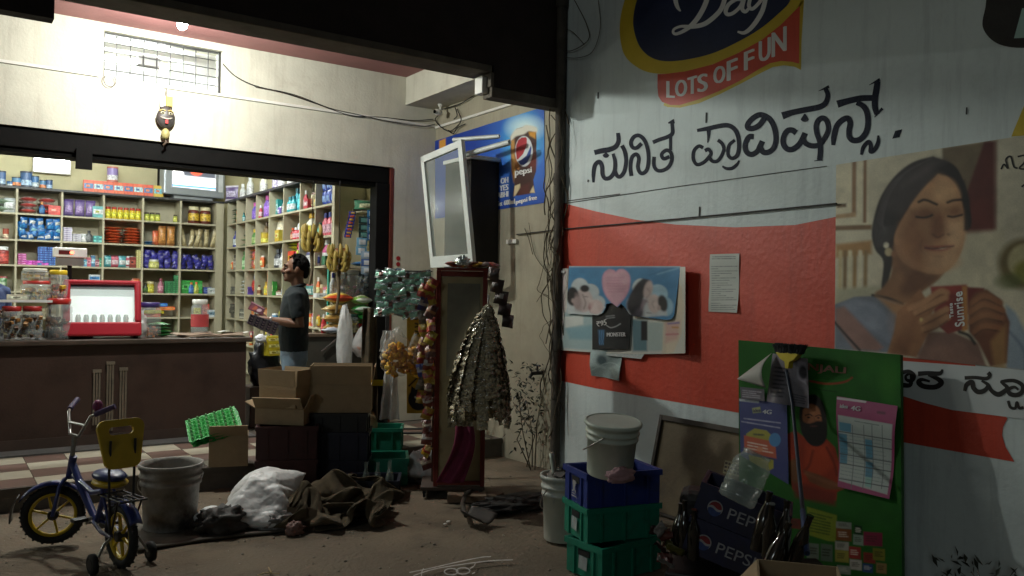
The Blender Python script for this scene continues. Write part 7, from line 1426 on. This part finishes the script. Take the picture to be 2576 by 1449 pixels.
# ---------------------------------------------------------------- glazed wall cabinet with its white door hanging open
wc = thing("wall_cabinet", "white framed glass showcase with an open tilted door below the cola banner", "cabinet", tuple(at_s(1120, 500, 8.2)))
alu = mat("white_aluminium", (.62, .66, .63), .4, .06, 6)
C4 = [at_s(*p) for p in ((1057, 395, 8.3), (1160, 350, 7.95), (1190, 667, 7.95), (1083, 674, 8.3))]
cen_ = sum(C4, Vector()) / 4; nrm_ = (C4[1] - C4[0]).cross(C4[3] - C4[0]).normalized()
def rail(a, b, w, nm, d=.05): G().tube([a, b], [w, w], 4, 0, None, flat=.9).build(nm, alu, wc, world=True)
def bar4(a, b, inward, w, d, nm, m=None):
    q = inward.normalized() * w; n_ = nrm_ * d; G().add([a, b, b + q, a + q, a + n_, b + n_, b + q + n_, a + q + n_], [(0, 1, 2, 3), (7, 6, 5, 4), (0, 4, 5, 1), (1, 5, 6, 2), (2, 6, 7, 3), (3, 7, 4, 0)]).build(nm, m or alu, wc, world=True, bevel=.003)
bar4(C4[0], C4[1], C4[3] - C4[0], .065, .05, "top_rail"); bar4(C4[3], C4[2], C4[0] - C4[3], .11, .04, "bottom_rail"); bar4(C4[0], C4[3], C4[1] - C4[0], .045, .051, "hinge_stile"); bar4(C4[1], C4[2], C4[0] - C4[1], .055, .052, "closing_stile")
G().add([c + nrm_ * .018 + (cen_ - c) * .06 for c in C4], [(0, 1, 2, 3)]).build("glass_pane", film("door_glass", (.55, .62, .55), .25, .12, .1, 6), wc, world=True, fixn=False)
dkc = mat("dark_cabinet_wood_and_shade", (.010, .008, .007), .7, .3, 5)  # dark cabinet colour, blackened to take in the shadow around it
G().box(XW - .34, XW - .006, 6.98, 7.48, 1.74, 2.93).build("cabinet_box", dkc, wc, world=True, bevel=.004)
for (y0, y1, z0, z1, x0) in ((6.95, 7.5, 2.93, 2.97, XW - .36),): G().box(x0, XW - .006, y0, y1, z0 + .001, z1).build("cabinet_top", alu, wc, world=True, bevel=.004)
rl = [at_s(1140, 352, 8.2), at_s(1256, 343, 7.9)]; G().tube(rl, .022, 4).build("top_stay", alu, wc, world=True)
rl = [at_s(1175, 388, 8.1), at_s(1282, 358, 7.75)]; G().tube(rl, .03, 4).build("top_stay", alu, wc, world=True)
G().box(XW - .38, XW - .345, 7.1, 7.2, 1.72, 1.83).build("bracket", alu, wc, world=True)

# ---------------------------------------------------------------- corner clutter: jug, tap, plant, shovel
p = at_z(1258, 1168, FL); jg = thing("water_jug", "cloudy plastic water jug on the step by the cream wall", "jug", (4.18, 6.92, FL), .4)
G().lathe([(.10, 0), (.115, .02), (.115, .10), (.108, .12), (.115, .14), (.115, .27), (.09, .33), (.045, .36), (.045, .40)], 20, caps=(True, False)).build("jug_body", film("cloudy_plastic", (.40, .39, .28), .55, .25, .2, 12), jg)
G().lathe([(.05, .40), (.05, .43)], 14).build("cap", cmat("a8a48c"), jg); G().tube([(.11, 0, .28), (.17, 0, .27), (.17, 0, .16), (.115, 0, .14)], .012, 8).build("handle", MATS["cloudy_plastic"], jg)
tp = thing("wall_tap", "black tap sticking out of the cream wall", "tap", tuple(at_x(1365, 938, XW)))
G().tube([(0, 0, 0), (-.12, 0, 0), (-.15, 0, -.04)], [.018, .018, .014], 10).build("spout", blk_m, tp); G().tube([(-.06, 0, .01), (-.06, 0, .07)], .01, 8).tube([(-.06, -.04, .07), (-.06, .04, .07)], .009, 8).build("handle", blk_m, tp)
pt = thing("potted_creeper", "dark leafy creeper growing up the wall corner behind the buckets", "plant", (4.54, 6.22, 0))
leaf_m = [mat("dark_leaf", (.016, .02, .01), .5, .4, 20), mat("grey_leaf", (.055, .06, .04), .5, .4, 20)]
lf = [G().add([(0, 0, 0), (.025, .012, .006), (.06, 0, 0), (.025, -.012, .006)], [(0, 1, 2, 3)]).mesh("leaf", [m]) for m in leaf_m]
for i in range(5):
    x, y = R.uniform(-.08, .08), R.uniform(-.1, .1); h = R.uniform(.5, .95); G().tube([(x, y, 0), (x + R.uniform(-.1, .05), y + R.uniform(-.1, .1), h * .5), (x + R.uniform(-.12, .05), y + R.uniform(-.12, .12), h)], [.006, .005, .003], 5).build("stem", stem_m, pt)
for i in range(200): a = R.uniform(0, 6.28); put(R.choice(lf), "leaf", (R.uniform(-.16, .10), R.gauss(0, .06), max(.15, min(.95, R.gauss(.62, .2)))), parent=pt, rot=(R.uniform(-1, 1), R.uniform(-1, 1), a), sc=(R.uniform(.6, 1.2),) * 3)
sv = thing("iron_shovel", "dark iron shovel blade lying on the dirt before the display stand", "shovel", (3.12, 4.86, .02), rad(20))
G().grid(lambda u, v: ((u - .5) * .20 * (1 - .35 * v), (v - .5) * .20, .008 + .05 * (2 * abs(u - .5)) ** 2 + .03 * v), 10, 8).build("blade", mat("rusty_dark_iron", (.03, .024, .018), .7, .4, 12), sv, solid=.006)
G().tube([(.0, .10, .03), (.16, .26, .05), (.42, .44, .05), (.62, .52, .04)], [.016, .018, .016, .015], 8).build("handle", mat("dark_old_wood", (.04, .03, .02), .8), sv)
blob("dark_rag", "dark wet rag trailing on the dirt behind the shovel", "rag", (3.62, 5.12, 0), (.30, .16, .045), mat("dark_wet_rag", (.018, .016, .014), .7, .3, 9, .4, 30), 14, .6, fr=4, n=40, k=20)
# chalk drawing on the ground in front
chk = mat("white_chalk", (.42, .40, .37), .9, .3, 30); g = G()
gp = lambda x, y, k=0: at_z(x, y, .0135 + .0004 * k)
ribbon(g, [(1040, 1448), (1090, 1432), (1160, 1420), (1230, 1411), (1290, 1408)], 2.5, idn, gp); ribbon(g, [(1030, 1440), (1080, 1430), (1150, 1414), (1210, 1402), (1235, 1400)], 2.5, idn, gp)
for cx_, cy_ in ((1135, 1438), (1165, 1436)): ribbon(g, [(cx_ + 17 * math.cos(a), cy_ + 8 * math.sin(a)) for a in np.linspace(0, 6.4, 14)], 3, idn, gp)
ribbon(g, [(1060, 1449), (1062, 1436), (1066, 1430)], 2.5, idn, gp); ribbon(g, [(1182, 1430), (1192, 1424), (1196, 1416)], 2.5, idn, gp); ribbon(g, [(1188, 1443), (1195, 1440)], 2.5, idn, gp)
tag(g.build("chalk_drawing", chk, fixn=False), "small white chalk pattern drawn on the dirt at the bottom", "drawing")
for i, (x, y, r) in enumerate(((1120, 1318, .012), (1128, 1312, .014))): tag(G().sphere(at_z(x, y, .012), r, 8, 6, sc=(1.3, 1, .5)).build("paper_bit", mat("white_paper", (.7, .68, .62), .6)), ("tiny white paper bit on the dirt before the stand", "second tiny paper bit right beside the first")[i], "litter")
# ================================================================== YARD, RIGHT
# stack of crates with bucket on top
bluec = mat("bright_blue_crate_plastic", (.016, .034, .20), .5, .2, 6, stain=(.035, .035, .06), st_scale=6, st_lo=.52, st_hi=.75); green2 = mat("sea_green_crate_plastic", (.010, .20, .125), .42, .12, 6, stain=(.03, .07, .05), st_scale=6, st_lo=.52, st_hi=.75)
CRZ = rad(-14); ccx, ccy = 3.325, 3.71
def crate_end(t, w, d, h, n):
    """pale print on the end that faces the shop light"""
    g = G(); x = -w / 2 - .0125
    if n == 0:
        for a, b, c, e in ((-.02, .02, .10, .13), (-.012, .015, .07, .10), (-.03, -.012, .115, .125), (-.02, .03, .05, .056), (-.025, -.01, .06, .075), (.008, .028, .062, .072), (-.032, .034, .035, .042)): g.add([(x, b, c), (x, a, c), (x, a, e), (x, b, e)], [(0, 1, 2, 3)])
    else: g.add([(x, .035, .045), (x, -.035, .04), (x, -.04, .115), (x, .03, .12)], [(0, 1, 2, 3)])
    g.build("crate_print" if n == 0 else "torn_sticker", whitet if n == 0 else mat("torn_pale_sticker", (.32, .36, .36), .7, .3, 20), t, fixn=False)
for i, (m, lab) in enumerate(((green2, "sea green crate at the bottom of the right hand stack"), (green2, "sea green crate with a torn pale sticker under the blue crate"), (bluec, "bright blue crate with pale print on top of the green crates"))):
    t = crate("plastic_crate", lab, (ccx - (.02 if i == 0 else 0), ccy - (.05 if i == 0 else 0), .002 + .197 * i), CRZ + (.28 if i == 0 else (.02 if i == 1 else 0)), .47, .30, .193, m, group=None); crate_end(t, .47, .30, .193, 0 if i == 2 else 1)
white_b = mat("pale_green_white_bucket", (.50, .55, .48), .45, .10, 5, .05, 30, stain=(.38, .42, .36), st_scale=3, st_lo=.55)
pz = at_s(1532, 1195, 4.72); bucket("white_bucket", "pale white lidded bucket standing on the blue crate", tuple(at_z(1533, 1190, .597)), .150, .30, white_b, rot=(rad(6), rad(-5), .4), lid=True)
blob("pink_cloth", "pink cloth bundle in front of the white bucket on the blue crate", "cloth", tuple(at_z(1562, 1212, .597)), (.09, .05, .045), mat("pink_cloth", (.42, .25, .27), .8, .15, 10, .3, 50), 8, .3)
old_b = mat("worn_white_bucket", (.42, .43, .38), .5, .12, 6, .1, 30, stain=(.16, .22, .26), st_scale=5, st_lo=.54, st_hi=.74)
bucket("white_bucket", "worn white bucket heaped with rubbish left of the crate stack", (3.42, 4.28, .01), .15, .42, old_b)
rub_m = [mat("rubbish_grey", (.12, .11, .09), .7, .3, 14), mat("rubbish_pale", (.30, .29, .24), .6, .3, 14), mat("rubbish_dark", (.04, .036, .03), .7, .3, 14), foil_s]
for i in range(16):
    a = R.uniform(0, 6.28); q = R.uniform(0, .11); g = G(); se = R.random() * 40
    g.grid(lambda u, v: Vector(((u - .5) * .10, (v - .5) * .06, .02 * mn.noise((u * 5 + se, v * 5, 0)))), 6, 4); o = g.build("rubbish_scrap", rub_m[3 if i == 0 else i % 3], None, loc=(3.42 + q * math.cos(a), 4.28 + q * math.sin(a), .42 + R.uniform(-.01, .05)), rot=(R.uniform(-1, 1), R.uniform(-1, 1), R.uniform(0, 6)), solid=.003); tag(o, "crumpled rubbish scrap heaped in the worn white bucket", "rubbish", "rubbish scraps in the worn white bucket")
tag(G().grid(lambda u, v: ((u - .5) * .07, .02 * math.sin(u * 3), v * .17), 4, 6).build("plastic_cup_strip", white_b, None, loc=(3.37, 4.30, .40), rot=(rad(-8), rad(-6), .7), solid=.01), "pale upright plastic scrap sticking out of the rubbish bucket", "scrap")

# wooden cabinet panel leaning on the wall
pn = thing("leaning_plywood", "old wooden panel with a dark frame leaning on the wall behind the white bucket", "panel", (4.42, 4.05, 0), 0, rot=(0, rad(13), 0))
wood = mat("worn_plywood", (.17, .125, .065), .7, .25, 3, .15, 50, stain=(.09, .062, .034), st_scale=2.2, st_lo=.48, st_hi=.7, wave=(1.4, 6, .35)); dwood = mat("dark_frame_wood", (.035, .026, .018), .7, .3, 8)
G().box(-.012, .012, -.47, .47, .02, .68).build("plywood_sheet", wood, pn); g = G().box(-.035, .03, -.50, -.471, 0, .72).box(-.035, .03, .471, .50, 0, .72).box(-.035, .03, -.47, .47, .681, .72).box(-.035, .03, -.47, .47, 0, .019); g.build("frame", dwood, pn, bevel=.004)
sk_ = G().box(-.0165, -.0125, -.32, -.17, .40, .49).build("sticker", mat("yellowed_sticker", (.24, .22, .13), .7, .2, 20), pn); sk_['_w'] = [0, 0, 0]
for r_ in range(3):
    for c_ in range(5): G().box(-.0185, -.0168, -.31 + c_ * .028, -.29 + c_ * .028, .412 + r_ * .026, .426 + r_ * .026).build("sticker_mark", dwood, sk_)

# green printed board with a bearded man
gp0 = Vector((4.50, 3.2, 1.3)); gn = Vector((-1, 0, .13)).normalized(); c7 = crop(1900, 860, 2.223)
gbz = thing("green_board", "tall green printed board of a bearded man in orange, leaning on the wall", "board", (4.5, 3.2, 0))
lg_ = lambda dx: (lambda x, y: at_pl(x, y, gp0 + gn * dx, gn))
P = Print([(85, 72), (1030, 158), (1040, 1480), (92, 1480)], 230, 320, "1d5f16", c7, lg_(0.0))
P.poly([(760, 160), (1030, 150), (1035, 520), (1000, 500), (960, 420), (880, 330), (800, 250)], "2a6e1f", 90, al=.6).ell((960, 300), 50, 90, "3a7a24", 60, al=.6)
P.poly([(370, 620), (420, 600), (470, 640), (600, 650), (650, 700), (690, 860), (720, 930), (660, 960), (655, 1010), (480, 1000), (400, 940), (380, 800)], "8e3415", 10).poly([(480, 690), (600, 680), (640, 800), (560, 880), (480, 860)], "a84318", 40, al=.8).line([(600, 700), (640, 780), (660, 860)], 12, "5e200e", 14, 4, al=.8).line([(520, 720), (500, 800), (470, 840)], 12, "5e200e", 14, 4, al=.7)
P.poly([(375, 780), (430, 760), (440, 900), (480, 960), (420, 930), (385, 880)], "6e4a2c", 14).poly([(465, 830), (560, 860), (690, 920), (700, 945), (600, 945), (500, 900)], "74492a", 12).line([(480, 850), (600, 900), (690, 930)], 20, "84573a", 16, 4, al=.8).poly([(395, 900), (655, 960), (650, 1040), (420, 990)], "6f2a18", 26, al=.9)
P.poly([(480, 400), (530, 390), (575, 430), (600, 520), (600, 640), (560, 690), (500, 680), (455, 610), (440, 520), (450, 440)], "17120f", 8, sm=4).poly([(462, 480), (500, 445), (545, 460), (565, 500), (570, 560), (540, 600), (490, 590), (460, 540)], "8f6040", 10, sm=3).poly([(450, 545), (500, 560), (545, 545), (590, 560), (590, 640), (550, 690), (500, 675), (455, 610)], "120e0c", 10, sm=3)
P.line([(475, 512), (500, 506), (515, 515)], 6, "1c130e", 4, 3).line([(535, 518), (555, 510), (568, 516)], 6, "1c130e", 4, 3).ell((495, 524), 9, 5, "2a1a12", 3).ell((552, 526), 8, 5, "2a1a12", 3).line([(524, 515), (530, 545), (522, 552)], 6, "7d5638", 5, 3).ell((524, 575), 22, 5, "54302a", 4)
P.poly([(485, 1045), (660, 1095), (655, 1250), (610, 1245), (495, 1210)], "7c8a22", 8).rows([(500, 1070), (640, 1105), (635, 1220), (505, 1195)], 7, "3f5a18", 5)
for x, y, w, h, c in ((700, 1150, 90, 40, "8a8f86"), (700, 1205, 90, 70, "7a4a1c"), (785, 1180, 46, 60, "0f3a14"), (785, 1235, 60, 60, "7f8f80"), (870, 1230, 110, 80, "7c2140"), (690, 1270, 80, 50, "9a9a90"), (690, 1330, 80, 70, "8f8a3a"), (765, 1310, 70, 70, "94342a"), (770, 1380, 70, 60, "a8a49a"), (850, 1340, 70, 60, "8a3326"), (905, 1320, 70, 70, "7a7a22"), (840, 1400, 60, 50, "2a4a78"), (920, 1400, 60, 60, "8a7448"), (600, 1310, 70, 100, "5a6a5a"), (520, 1300, 70, 90, "6a766a"), (700, 1410, 80, 50, "8a9488"), (420, 1140, 60, 60, "6a2f22"), (600, 1420, 80, 50, "5f6f5a")):
    P.poly([(x - w / 2, y - h / 2), (x + w / 2, y - h / 2 + 8), (x + w / 2, y + h / 2 + 8), (x - w / 2, y + h / 2)], c, 6).rows([(x - w * .35, y - h * .25), (x + w * .35, y - h * .2), (x + w * .35, y + h * .3), (x - w * .35, y + h * .25)], 3, "d0cfc0" if R.random() < .5 else "30301c", int(x), al=.6)
P.line([(505, 312), (600, 328), (700, 318), (748, 292)], 12, "8a3a1a", 6, 5).line([(530, 302), (640, 312), (735, 296)], 6, "2f7a22", 6, 4, al=.8).rows([(525, 350), (680, 372), (680, 385), (525, 362)], 1, "15380f", 3, fill=1)
P.blotch(.25, 20, 7).contrast(1.15, 1.12).fade(1.0, .05).grain(.16, 12).build("printed_face", MATTE, gbz)
Cg = [lg_(-.002)(*c7(*p)) for p in ((85, 72), (1030, 158), (1040, 1480), (92, 1480))]; bx_ = gn * -.028
G().add(Cg + [c + bx_ for c in Cg], [(4, 5, 6, 7), (0, 1, 5, 4), (1, 2, 6, 5), (2, 3, 7, 6), (3, 0, 4, 7), (0, 3, 2, 1)]).build("board_core", mat("green_board_edge", (.012, .09, .010), .5), gbz, world=True)
bl_ = lambda x, y, k=0: at_pl(x, y, gp0 + gn * (.003 + .0005 * k), gn)
words("board_lettering", [("NJALI", [(490, 205), (712, 232), (708, 280), (488, 262)])], mat("dark_red_print", (.14, .035, .012), .5), gbz, c7, bl_, 3)
# posters fixed on the board
P4G = mat("pale_print", (.42, .44, .46), .5)
bp = thing("blue_poster", "blue phone network poster with a yellow and orange shape on the green board", "poster", tuple(gp0 + gn * .012))
P = Print([(90, 412), (368, 445), (378, 915), (98, 745)], 90, 130, "16276a", c7, lg_(.012)); P.line([(92, 422), (200, 434)], 14, "a8b0b8", 4)
P.poly([(165, 470), (212, 462), (218, 495), (170, 500)], "9aa06a", 6).rows([(118, 522), (330, 548), (330, 565), (118, 538)], 1, "a8acc0", 2, fill=1).rows([(105, 540), (350, 580), (350, 598), (105, 556)], 1, "a8acc0", 4, fill=1)
P.poly([(130, 620), (180, 588), (250, 600), (290, 640), (280, 700), (180, 720), (135, 690)], "8f8c2c", 6).poly([(118, 628), (300, 668), (308, 765), (120, 725)], "a8492a", 6).ell((298, 655), 34, 40, "3a7ab0", 5).rows([(175, 610), (250, 615), (250, 640), (175, 635)], 1, "3a3a18", 3).rows([(140, 660), (290, 690), (290, 740), (140, 712)], 3, "d8c8b8", 4).ell((210, 710), 18, 16, "c07a5a", 4).poly([(145, 740), (290, 770), (290, 820), (260, 838), (150, 780)], "96922a", 6).line([(160, 742), (295, 770)], 8, "14143a", 4)
P.grain(.1).build("printed_face", PAPER, bp)
words("poster_lettering", [("4G", [(228, 478), (280, 480), (276, 506), (226, 502)])], P4G, bp, c7, lambda x, y, k=0: at_pl(x, y, gp0 + gn * (.0145 + .0004 * k), gn), 2)
pp = thing("pink_poster", "pink bordered price chart poster at the right side of the green board", "poster", tuple(gp0 + gn * .012))
P = Print([(660, 400), (1015, 458), (972, 1000), (668, 928)], 120, 170, "8a2a5c", c7, lg_(.014)); P.line([(665, 412), (825, 432)], 14, "b8b0b4", 4)
P.poly([(672, 510), (990, 565), (958, 975), (672, 892)], "9ea8a4", 6).rows([(770, 540), (930, 568), (930, 580), (770, 552)], 1, "4a4f50", 3, fill=1)
for x0, y0, x1, y1 in ((678, 550, 748, 600), (672, 615, 720, 735), (672, 735, 715, 790), (825, 650, 868, 765), (822, 780, 868, 870)): P.poly([(x0, y0), (x1, y0 + (x1 - x0) * .17), (x1 - 2, y1 + (x1 - x0) * .17), (x0, y1)], "4a7f96", 5)
P.poly([(825, 870), (862, 876), (860, 935), (825, 925)], "7fa8a0", 4)
for y in (605, 660, 735, 790, 880): P.line([(672, y), (985 - (y - 560) * .07, y + 50)], 5, "3a3f42", 3)
for x in (755, 822, 870, 930): P.line([(x, 570), (x - 8, 940)], 4, "5a6062", 3)
for i in range(13): P.rows([(680, 618 + i * 21), (975 - i * 2, 664 + i * 22), (975 - i * 2, 672 + i * 22), (680, 626 + i * 21)], 1, "4c5254", i, fill=.95, al=.6)
P.line([(905, 495), (940, 500)], 16, "5a1a3c", 8).grain(.08).build("printed_face", PAPER, pp, warp=lambda v, u, w: v + gn * (.02 * max(0, w - .75) * u + .01 * math.sin(w * 7)))
words("poster_lettering", [("4G", [(745, 455), (798, 462), (794, 488), (742, 482)]), ("idea", [(680, 445), (725, 450), (722, 472), (678, 468)])], P4G, pp, c7, lambda x, y, k=0: at_pl(x, y, gp0 + gn * (.026 + .0004 * k), gn), 2)
words("poster_lettering", [("idea", [(172, 474), (214, 470), (214, 490), (174, 494)])], mat("navy_print", (.015, .02, .07), .5), bp, c7, lambda x, y, k=0: at_pl(x, y, gp0 + gn * (.0145 + .0004 * k), gn), 1)

# broom standing head up, with paper cone and newspaper hung on it
br = thing("broom", "black bristled broom with a yellow holder standing head up against the green board", "broom", (3.95, 2.6, 0))
cbm = lambda x, y: c7(x, y); bpn = gp0 + gn * .10
bpt = lambda x, y, d=.10: at_pl(*c7(x, y), gp0 + gn * d, gn)
bot = at_s(2030, 1392, 3.55); G().tube([bpt(365, 250, .12), bpt(400, 450, .14), bot], .0105, 10).build("pole", mat("dark_blue_pole", (.02, .03, .055), .4, .15), br, world=True); G().tube([bot.lerp(bpt(400, 450, .14), .22), bot], .013, 10).build("pole_sleeve", mat("blue_pole_sleeve", (.03, .06, .16), .4), br, world=True)
hl, hr = bpt(285, 150, .12), bpt(480, 165, .12); g = G(); cc_ = (hl + hr) / 2; hx = (hr - hl).normalized(); hz = Vector((0, 0, 1)); hy = hx.cross(hz)
g.add([cc_ + hx * a + hz * b + hy * c for c in (-.022, .022) for a, b in ((-.088, .012), (.088, .012), (.05, -.03), (.018, -.045), (.012, -.085), (-.012, -.085), (-.018, -.045), (-.05, -.03))], [tuple(range(8)), tuple(range(15, 7, -1))] + [(i, (i + 1) % 8, 8 + (i + 1) % 8, 8 + i) for i in range(8)]); g.build("holder", mat("yellow_broom_plastic", (.50, .40, .02), .4, .12), br, world=True, bevel=.003)
g = G()
for i in range(420):
    a, c = R.uniform(-.10, .11), R.uniform(-.024, .024); b0 = cc_ + hx * a * .85 + hy * c + hz * .008; g.tube([b0, b0 + hz * R.uniform(.02, .035) + hx * (a * .12), b0 + hz * R.uniform(.045, .062) + hx * (a * .25 + R.uniform(-.012, .012)) + hy * R.uniform(-.015, .015)], [.003, .0028, .002], 3)
o = g.build("bristles", mat("grey_black_bristle", (.022, .024, .024), .8, .4, 30), br, world=True); o['kind'] = 'stuff'
g = G(); tip = bpt(78, 300, .14); ba = bpt(280, 148, .10); bb = bpt(245, 352, .16)
g.grid(lambda u, v: tip.lerp(ba.lerp(bb, u), v) + gn * (.07 * v * math.sin(math.pi * u)), 12, 8); tag(g.build("paper_cone", mat("white_cone_paper", (.42, .41, .38), .7, .1, 8), None, solid=.002), "white paper rolled to a cone beside the broom head", "paper cone")
np_ = thing("newspaper", "grey printed newspaper hanging folded under the broom head", "newspaper", tuple(bpt(360, 320, .06)))
P = Print([(285, 150), (482, 180), (470, 468), (250, 430)], 60, 80, "6d6870", c7, lg_(.07)); P.rows([(300, 220), (400, 235), (395, 420), (270, 410)], 8, "2c2a32", 3).poly([(425, 190), (470, 200), (462, 330), (420, 300)], "8d8a94", 10).ell((450, 260), 22, 40, "2e2c34", 10).rows([(400, 380), (465, 400), (465, 450), (395, 440)], 4, "35333c", 6).poly([(250, 240), (300, 200), (300, 420), (250, 430)], "4f4b54", 20).grain(.2)
P.build("newspaper_sheet", PAPER, np_, warp=lambda v, u, w: v + gn * (.035 * math.sin(u * 5) * (.4 + w)))
P = Print([(95, 345), (235, 360), (240, 430), (100, 415)], 40, 24, "4a4650", c7, lg_(.03)); P.rows([(110, 360), (225, 372), (225, 418), (110, 408)], 4, "a09ca8", 5).grain(.2).build("newspaper_sheet", PAPER, np_)

# cola crates, tilted, with jar and bottles
colac = mat("dark_blue_cola_crate", (.016, .018, .060), .42, .2, 6, stain=(.02, .018, .03), st_scale=4); cz = at_s(1830, 1400, 4.1)
for i, lab in enumerate(("dark blue cola crate with printed name, lower of the tilted pair", "dark blue cola crate with printed name, upper one carrying the clear jar")):
    T0 = Matrix.Translation((3.53, 3.02, .20 + .0)) @ Matrix.Rotation(rad(-54), 4, 'Z') @ Matrix.Rotation(rad(17), 4, 'Y') @ Matrix.Translation((0, 0, .192 * i)); e_ = T0.to_euler()
    t = crate("cola_crate", lab, tuple(T0.translation), 0, .45, .30, .188, colac, (("PEPSI", -.06, .14, .055, .115),), mat("worn_white_logo", (.34, .34, .36), .6, .25, 30), rot=tuple(e_), slots=True)
    lg = G().lathe([(.04, 0), (.04, .001)], 20, 0, Matrix.Translation((-.13, -.1625, .085)) @ Matrix.Rotation(rad(90), 4, 'X')).build("round_logo", MATS["worn_white_logo"], t)
    ar = [(.034 * math.cos(a), .034 * math.sin(a)) for a in np.linspace(.25, math.pi - .05, 14)]; wv_ = [(-.034 + .068 * k / 8, .006 * math.sin(k / 8 * 6.28) + .004) for k in range(9)]
    for pts, mm in ((ar + wv_, mat("worn_red_logo", (.22, .02, .025), .6, .25, 30)), ([(x, -y - .010) for x, y in ar] + [(x, y - .012) for x, y in wv_], mat("worn_blue_logo", (.03, .06, .2), .6, .25, 30))):
        G().add([(-.13 + x, -.1645, .085 + y) for x, y in pts], [tuple(range(len(pts)))]).build("logo_half", mm, t, fixn=False)
tag(G().box(-.25, .25, -.17, .17, 0, .15).build("black_crate_base", blackc, None, loc=(3.48, 3.04, .0), rot=(0, 0, rad(-54)), bevel=.01), "black crate lying under the tilted cola crates", "crate")
cl = film("dusty_clear_plastic", (.45, .52, .48), .38, .15, .25, 14); jr = thing("plastic_jar", "big dusty clear plastic jar lying tilted on the upper cola crate", "jar", tuple(at_s(1850, 1262, 4.02)), 0, rot=(rad(10), rad(24), 0))
G().lathe([(.075, 0), (.09, .01), (.092, .05), (.086, .06), (.092, .07), (.092, .15), (.086, .16), (.092, .17), (.09, .20), (.07, .225), (.066, .235), (.066, .255)], 24, caps=(True, False)).build("jar_body", cl, jr, fixn=False)
G().lathe([(.07, .245), (.07, .252), (.066, .256)], 24, caps=(False, False)).build("jar_rim", cl, jr)
# bottles and wrappers in the dark gap
dgl = mat("dark_bottle_glass", (.02, .016, .012), .1, .2, spec=.8)
db = G().lathe([(.030, 0), (.033, .01), (.033, .14), (.026, .175), (.013, .215), (.0135, .26), (.016, .262), (.016, .272)], 12).mesh("glass_bottle", [dgl])
for i, (px, py, s_, rx, ry) in enumerate(((1700, 1290, 4.5, .05, .1), (1722, 1285, 4.45, -.05, .05), (1745, 1300, 4.4, .1, -.1), (1905, 1262, 3.75, .1, .2), (1935, 1280, 3.7, .2, -.2), (1965, 1290, 3.68, -.1, .3), (1990, 1310, 3.65, .3, .1), (1920, 1330, 3.6, .2, .4))):
    p = at_s(px, py, s_); put(db, "glass_bottle", tuple(p - Vector((0, 0, .22))), 0, "dark glass bottle %s" % ("left of the cola crates, %s from the crate stack" % ORD[i] if i < 3 else "behind the cola crates by the broom pole, %s from the jar" % ORD[i - 3]), "bottle", "dark bottles around the cola crates", rot=(rx, ry, 0))
tag(G().box(-.17, .17, -.14, .14, 0, .24).build("dark_bottle_box", mat("dark_card", (.03, .024, .02), .8, .2), None, loc=(3.62, 2.66, .0), rot=(0, 0, rad(-35)), bevel=.004), "dark box of bottles between the cola crates and the green board", "box")
for i in range(9):
    p = at_s(1655 + R.uniform(-8, 45), 1290 + R.uniform(-10, 130), 4.35 + R.uniform(-.1, .2)); se = R.random() * 30; cw = (("7a2a22", "b8a8a0"), ("8a8a3a", "a83a2a"), ("a8a8a8", "7a3a34"), ("4a1c18", "98705a"))[i % 4]
    o = G().grid(lambda u, v: Vector(((u - .5) * .09, .02 * mn.noise((u * 5 + se, v * 5, 0)), (v - .5) * .05)), 6, 4).build("wrapper", mat("wrap_" + cw[0], [x * .3 for x in hexc(cw[0])], .4, .4, 25, .4, 30), None, loc=tuple(p), rot=(R.uniform(-1, 1), R.uniform(-1, 1), R.uniform(0, 6)), solid=.002); tag(o, "crumpled wrapper stuffed between the crate stack and the cola crates", "wrapper", "wrappers stuffed beside the crate stack")
tag(G().box(-.12, .12, -.14, .14, 0, .46).build("rubbish_heap_core", mat("dark_rubbish_bag", (.012, .010, .010), .6, .3, 9, .5, 20), None, loc=(3.80, 3.42, 0), rot=(0, 0, .7), bevel=.05), "dark rubbish bag wedged between the crate stack and the cola crates", "bag")
# open carton at the lower edge and its loose flap
p = at_s(2010, 1440, 3.15); carton("open_carton", "open brown carton at the photo's lower right edge below the broom", (p.x, p.y, p.z - .24), rad(-50), .30, .24, .24, (('f', .12, 150), ('l', .12, 140), ('b', .12, 160)))
# little weed at the wall foot, far right
wd = thing("wall_weed", "small dark weed growing at the foot of the wall in the lower right corner", "plant", (4.55, 2.0, 0))
wl_ = [G().add([(0, 0, 0), (.012, .006, .02), (.03, 0, .03), (.012, -.006, .015)], [(0, 1, 2, 3)]).mesh("leaf", [m]) for m in leaf_m]
for i in range(8): x, y = R.uniform(-.12, .06), R.uniform(-.3, .3); G().tube([(x, y, 0), (x + R.uniform(-.05, .05), y, .1), (x + R.uniform(-.08, .08), y + R.uniform(-.06, .06), R.uniform(.14, .24))], [.003, .0025, .0015], 4).build("stem", stem_m, wd)
for i in range(120): put(R.choice(wl_), "leaf", (R.uniform(-.16, .08), R.uniform(-.36, .36), R.uniform(.03, .24)), parent=wd, rot=(R.uniform(-1, 1), R.uniform(-1, 1), R.uniform(0, 6.28)), sc=(R.uniform(.8, 1.8),) * 3)
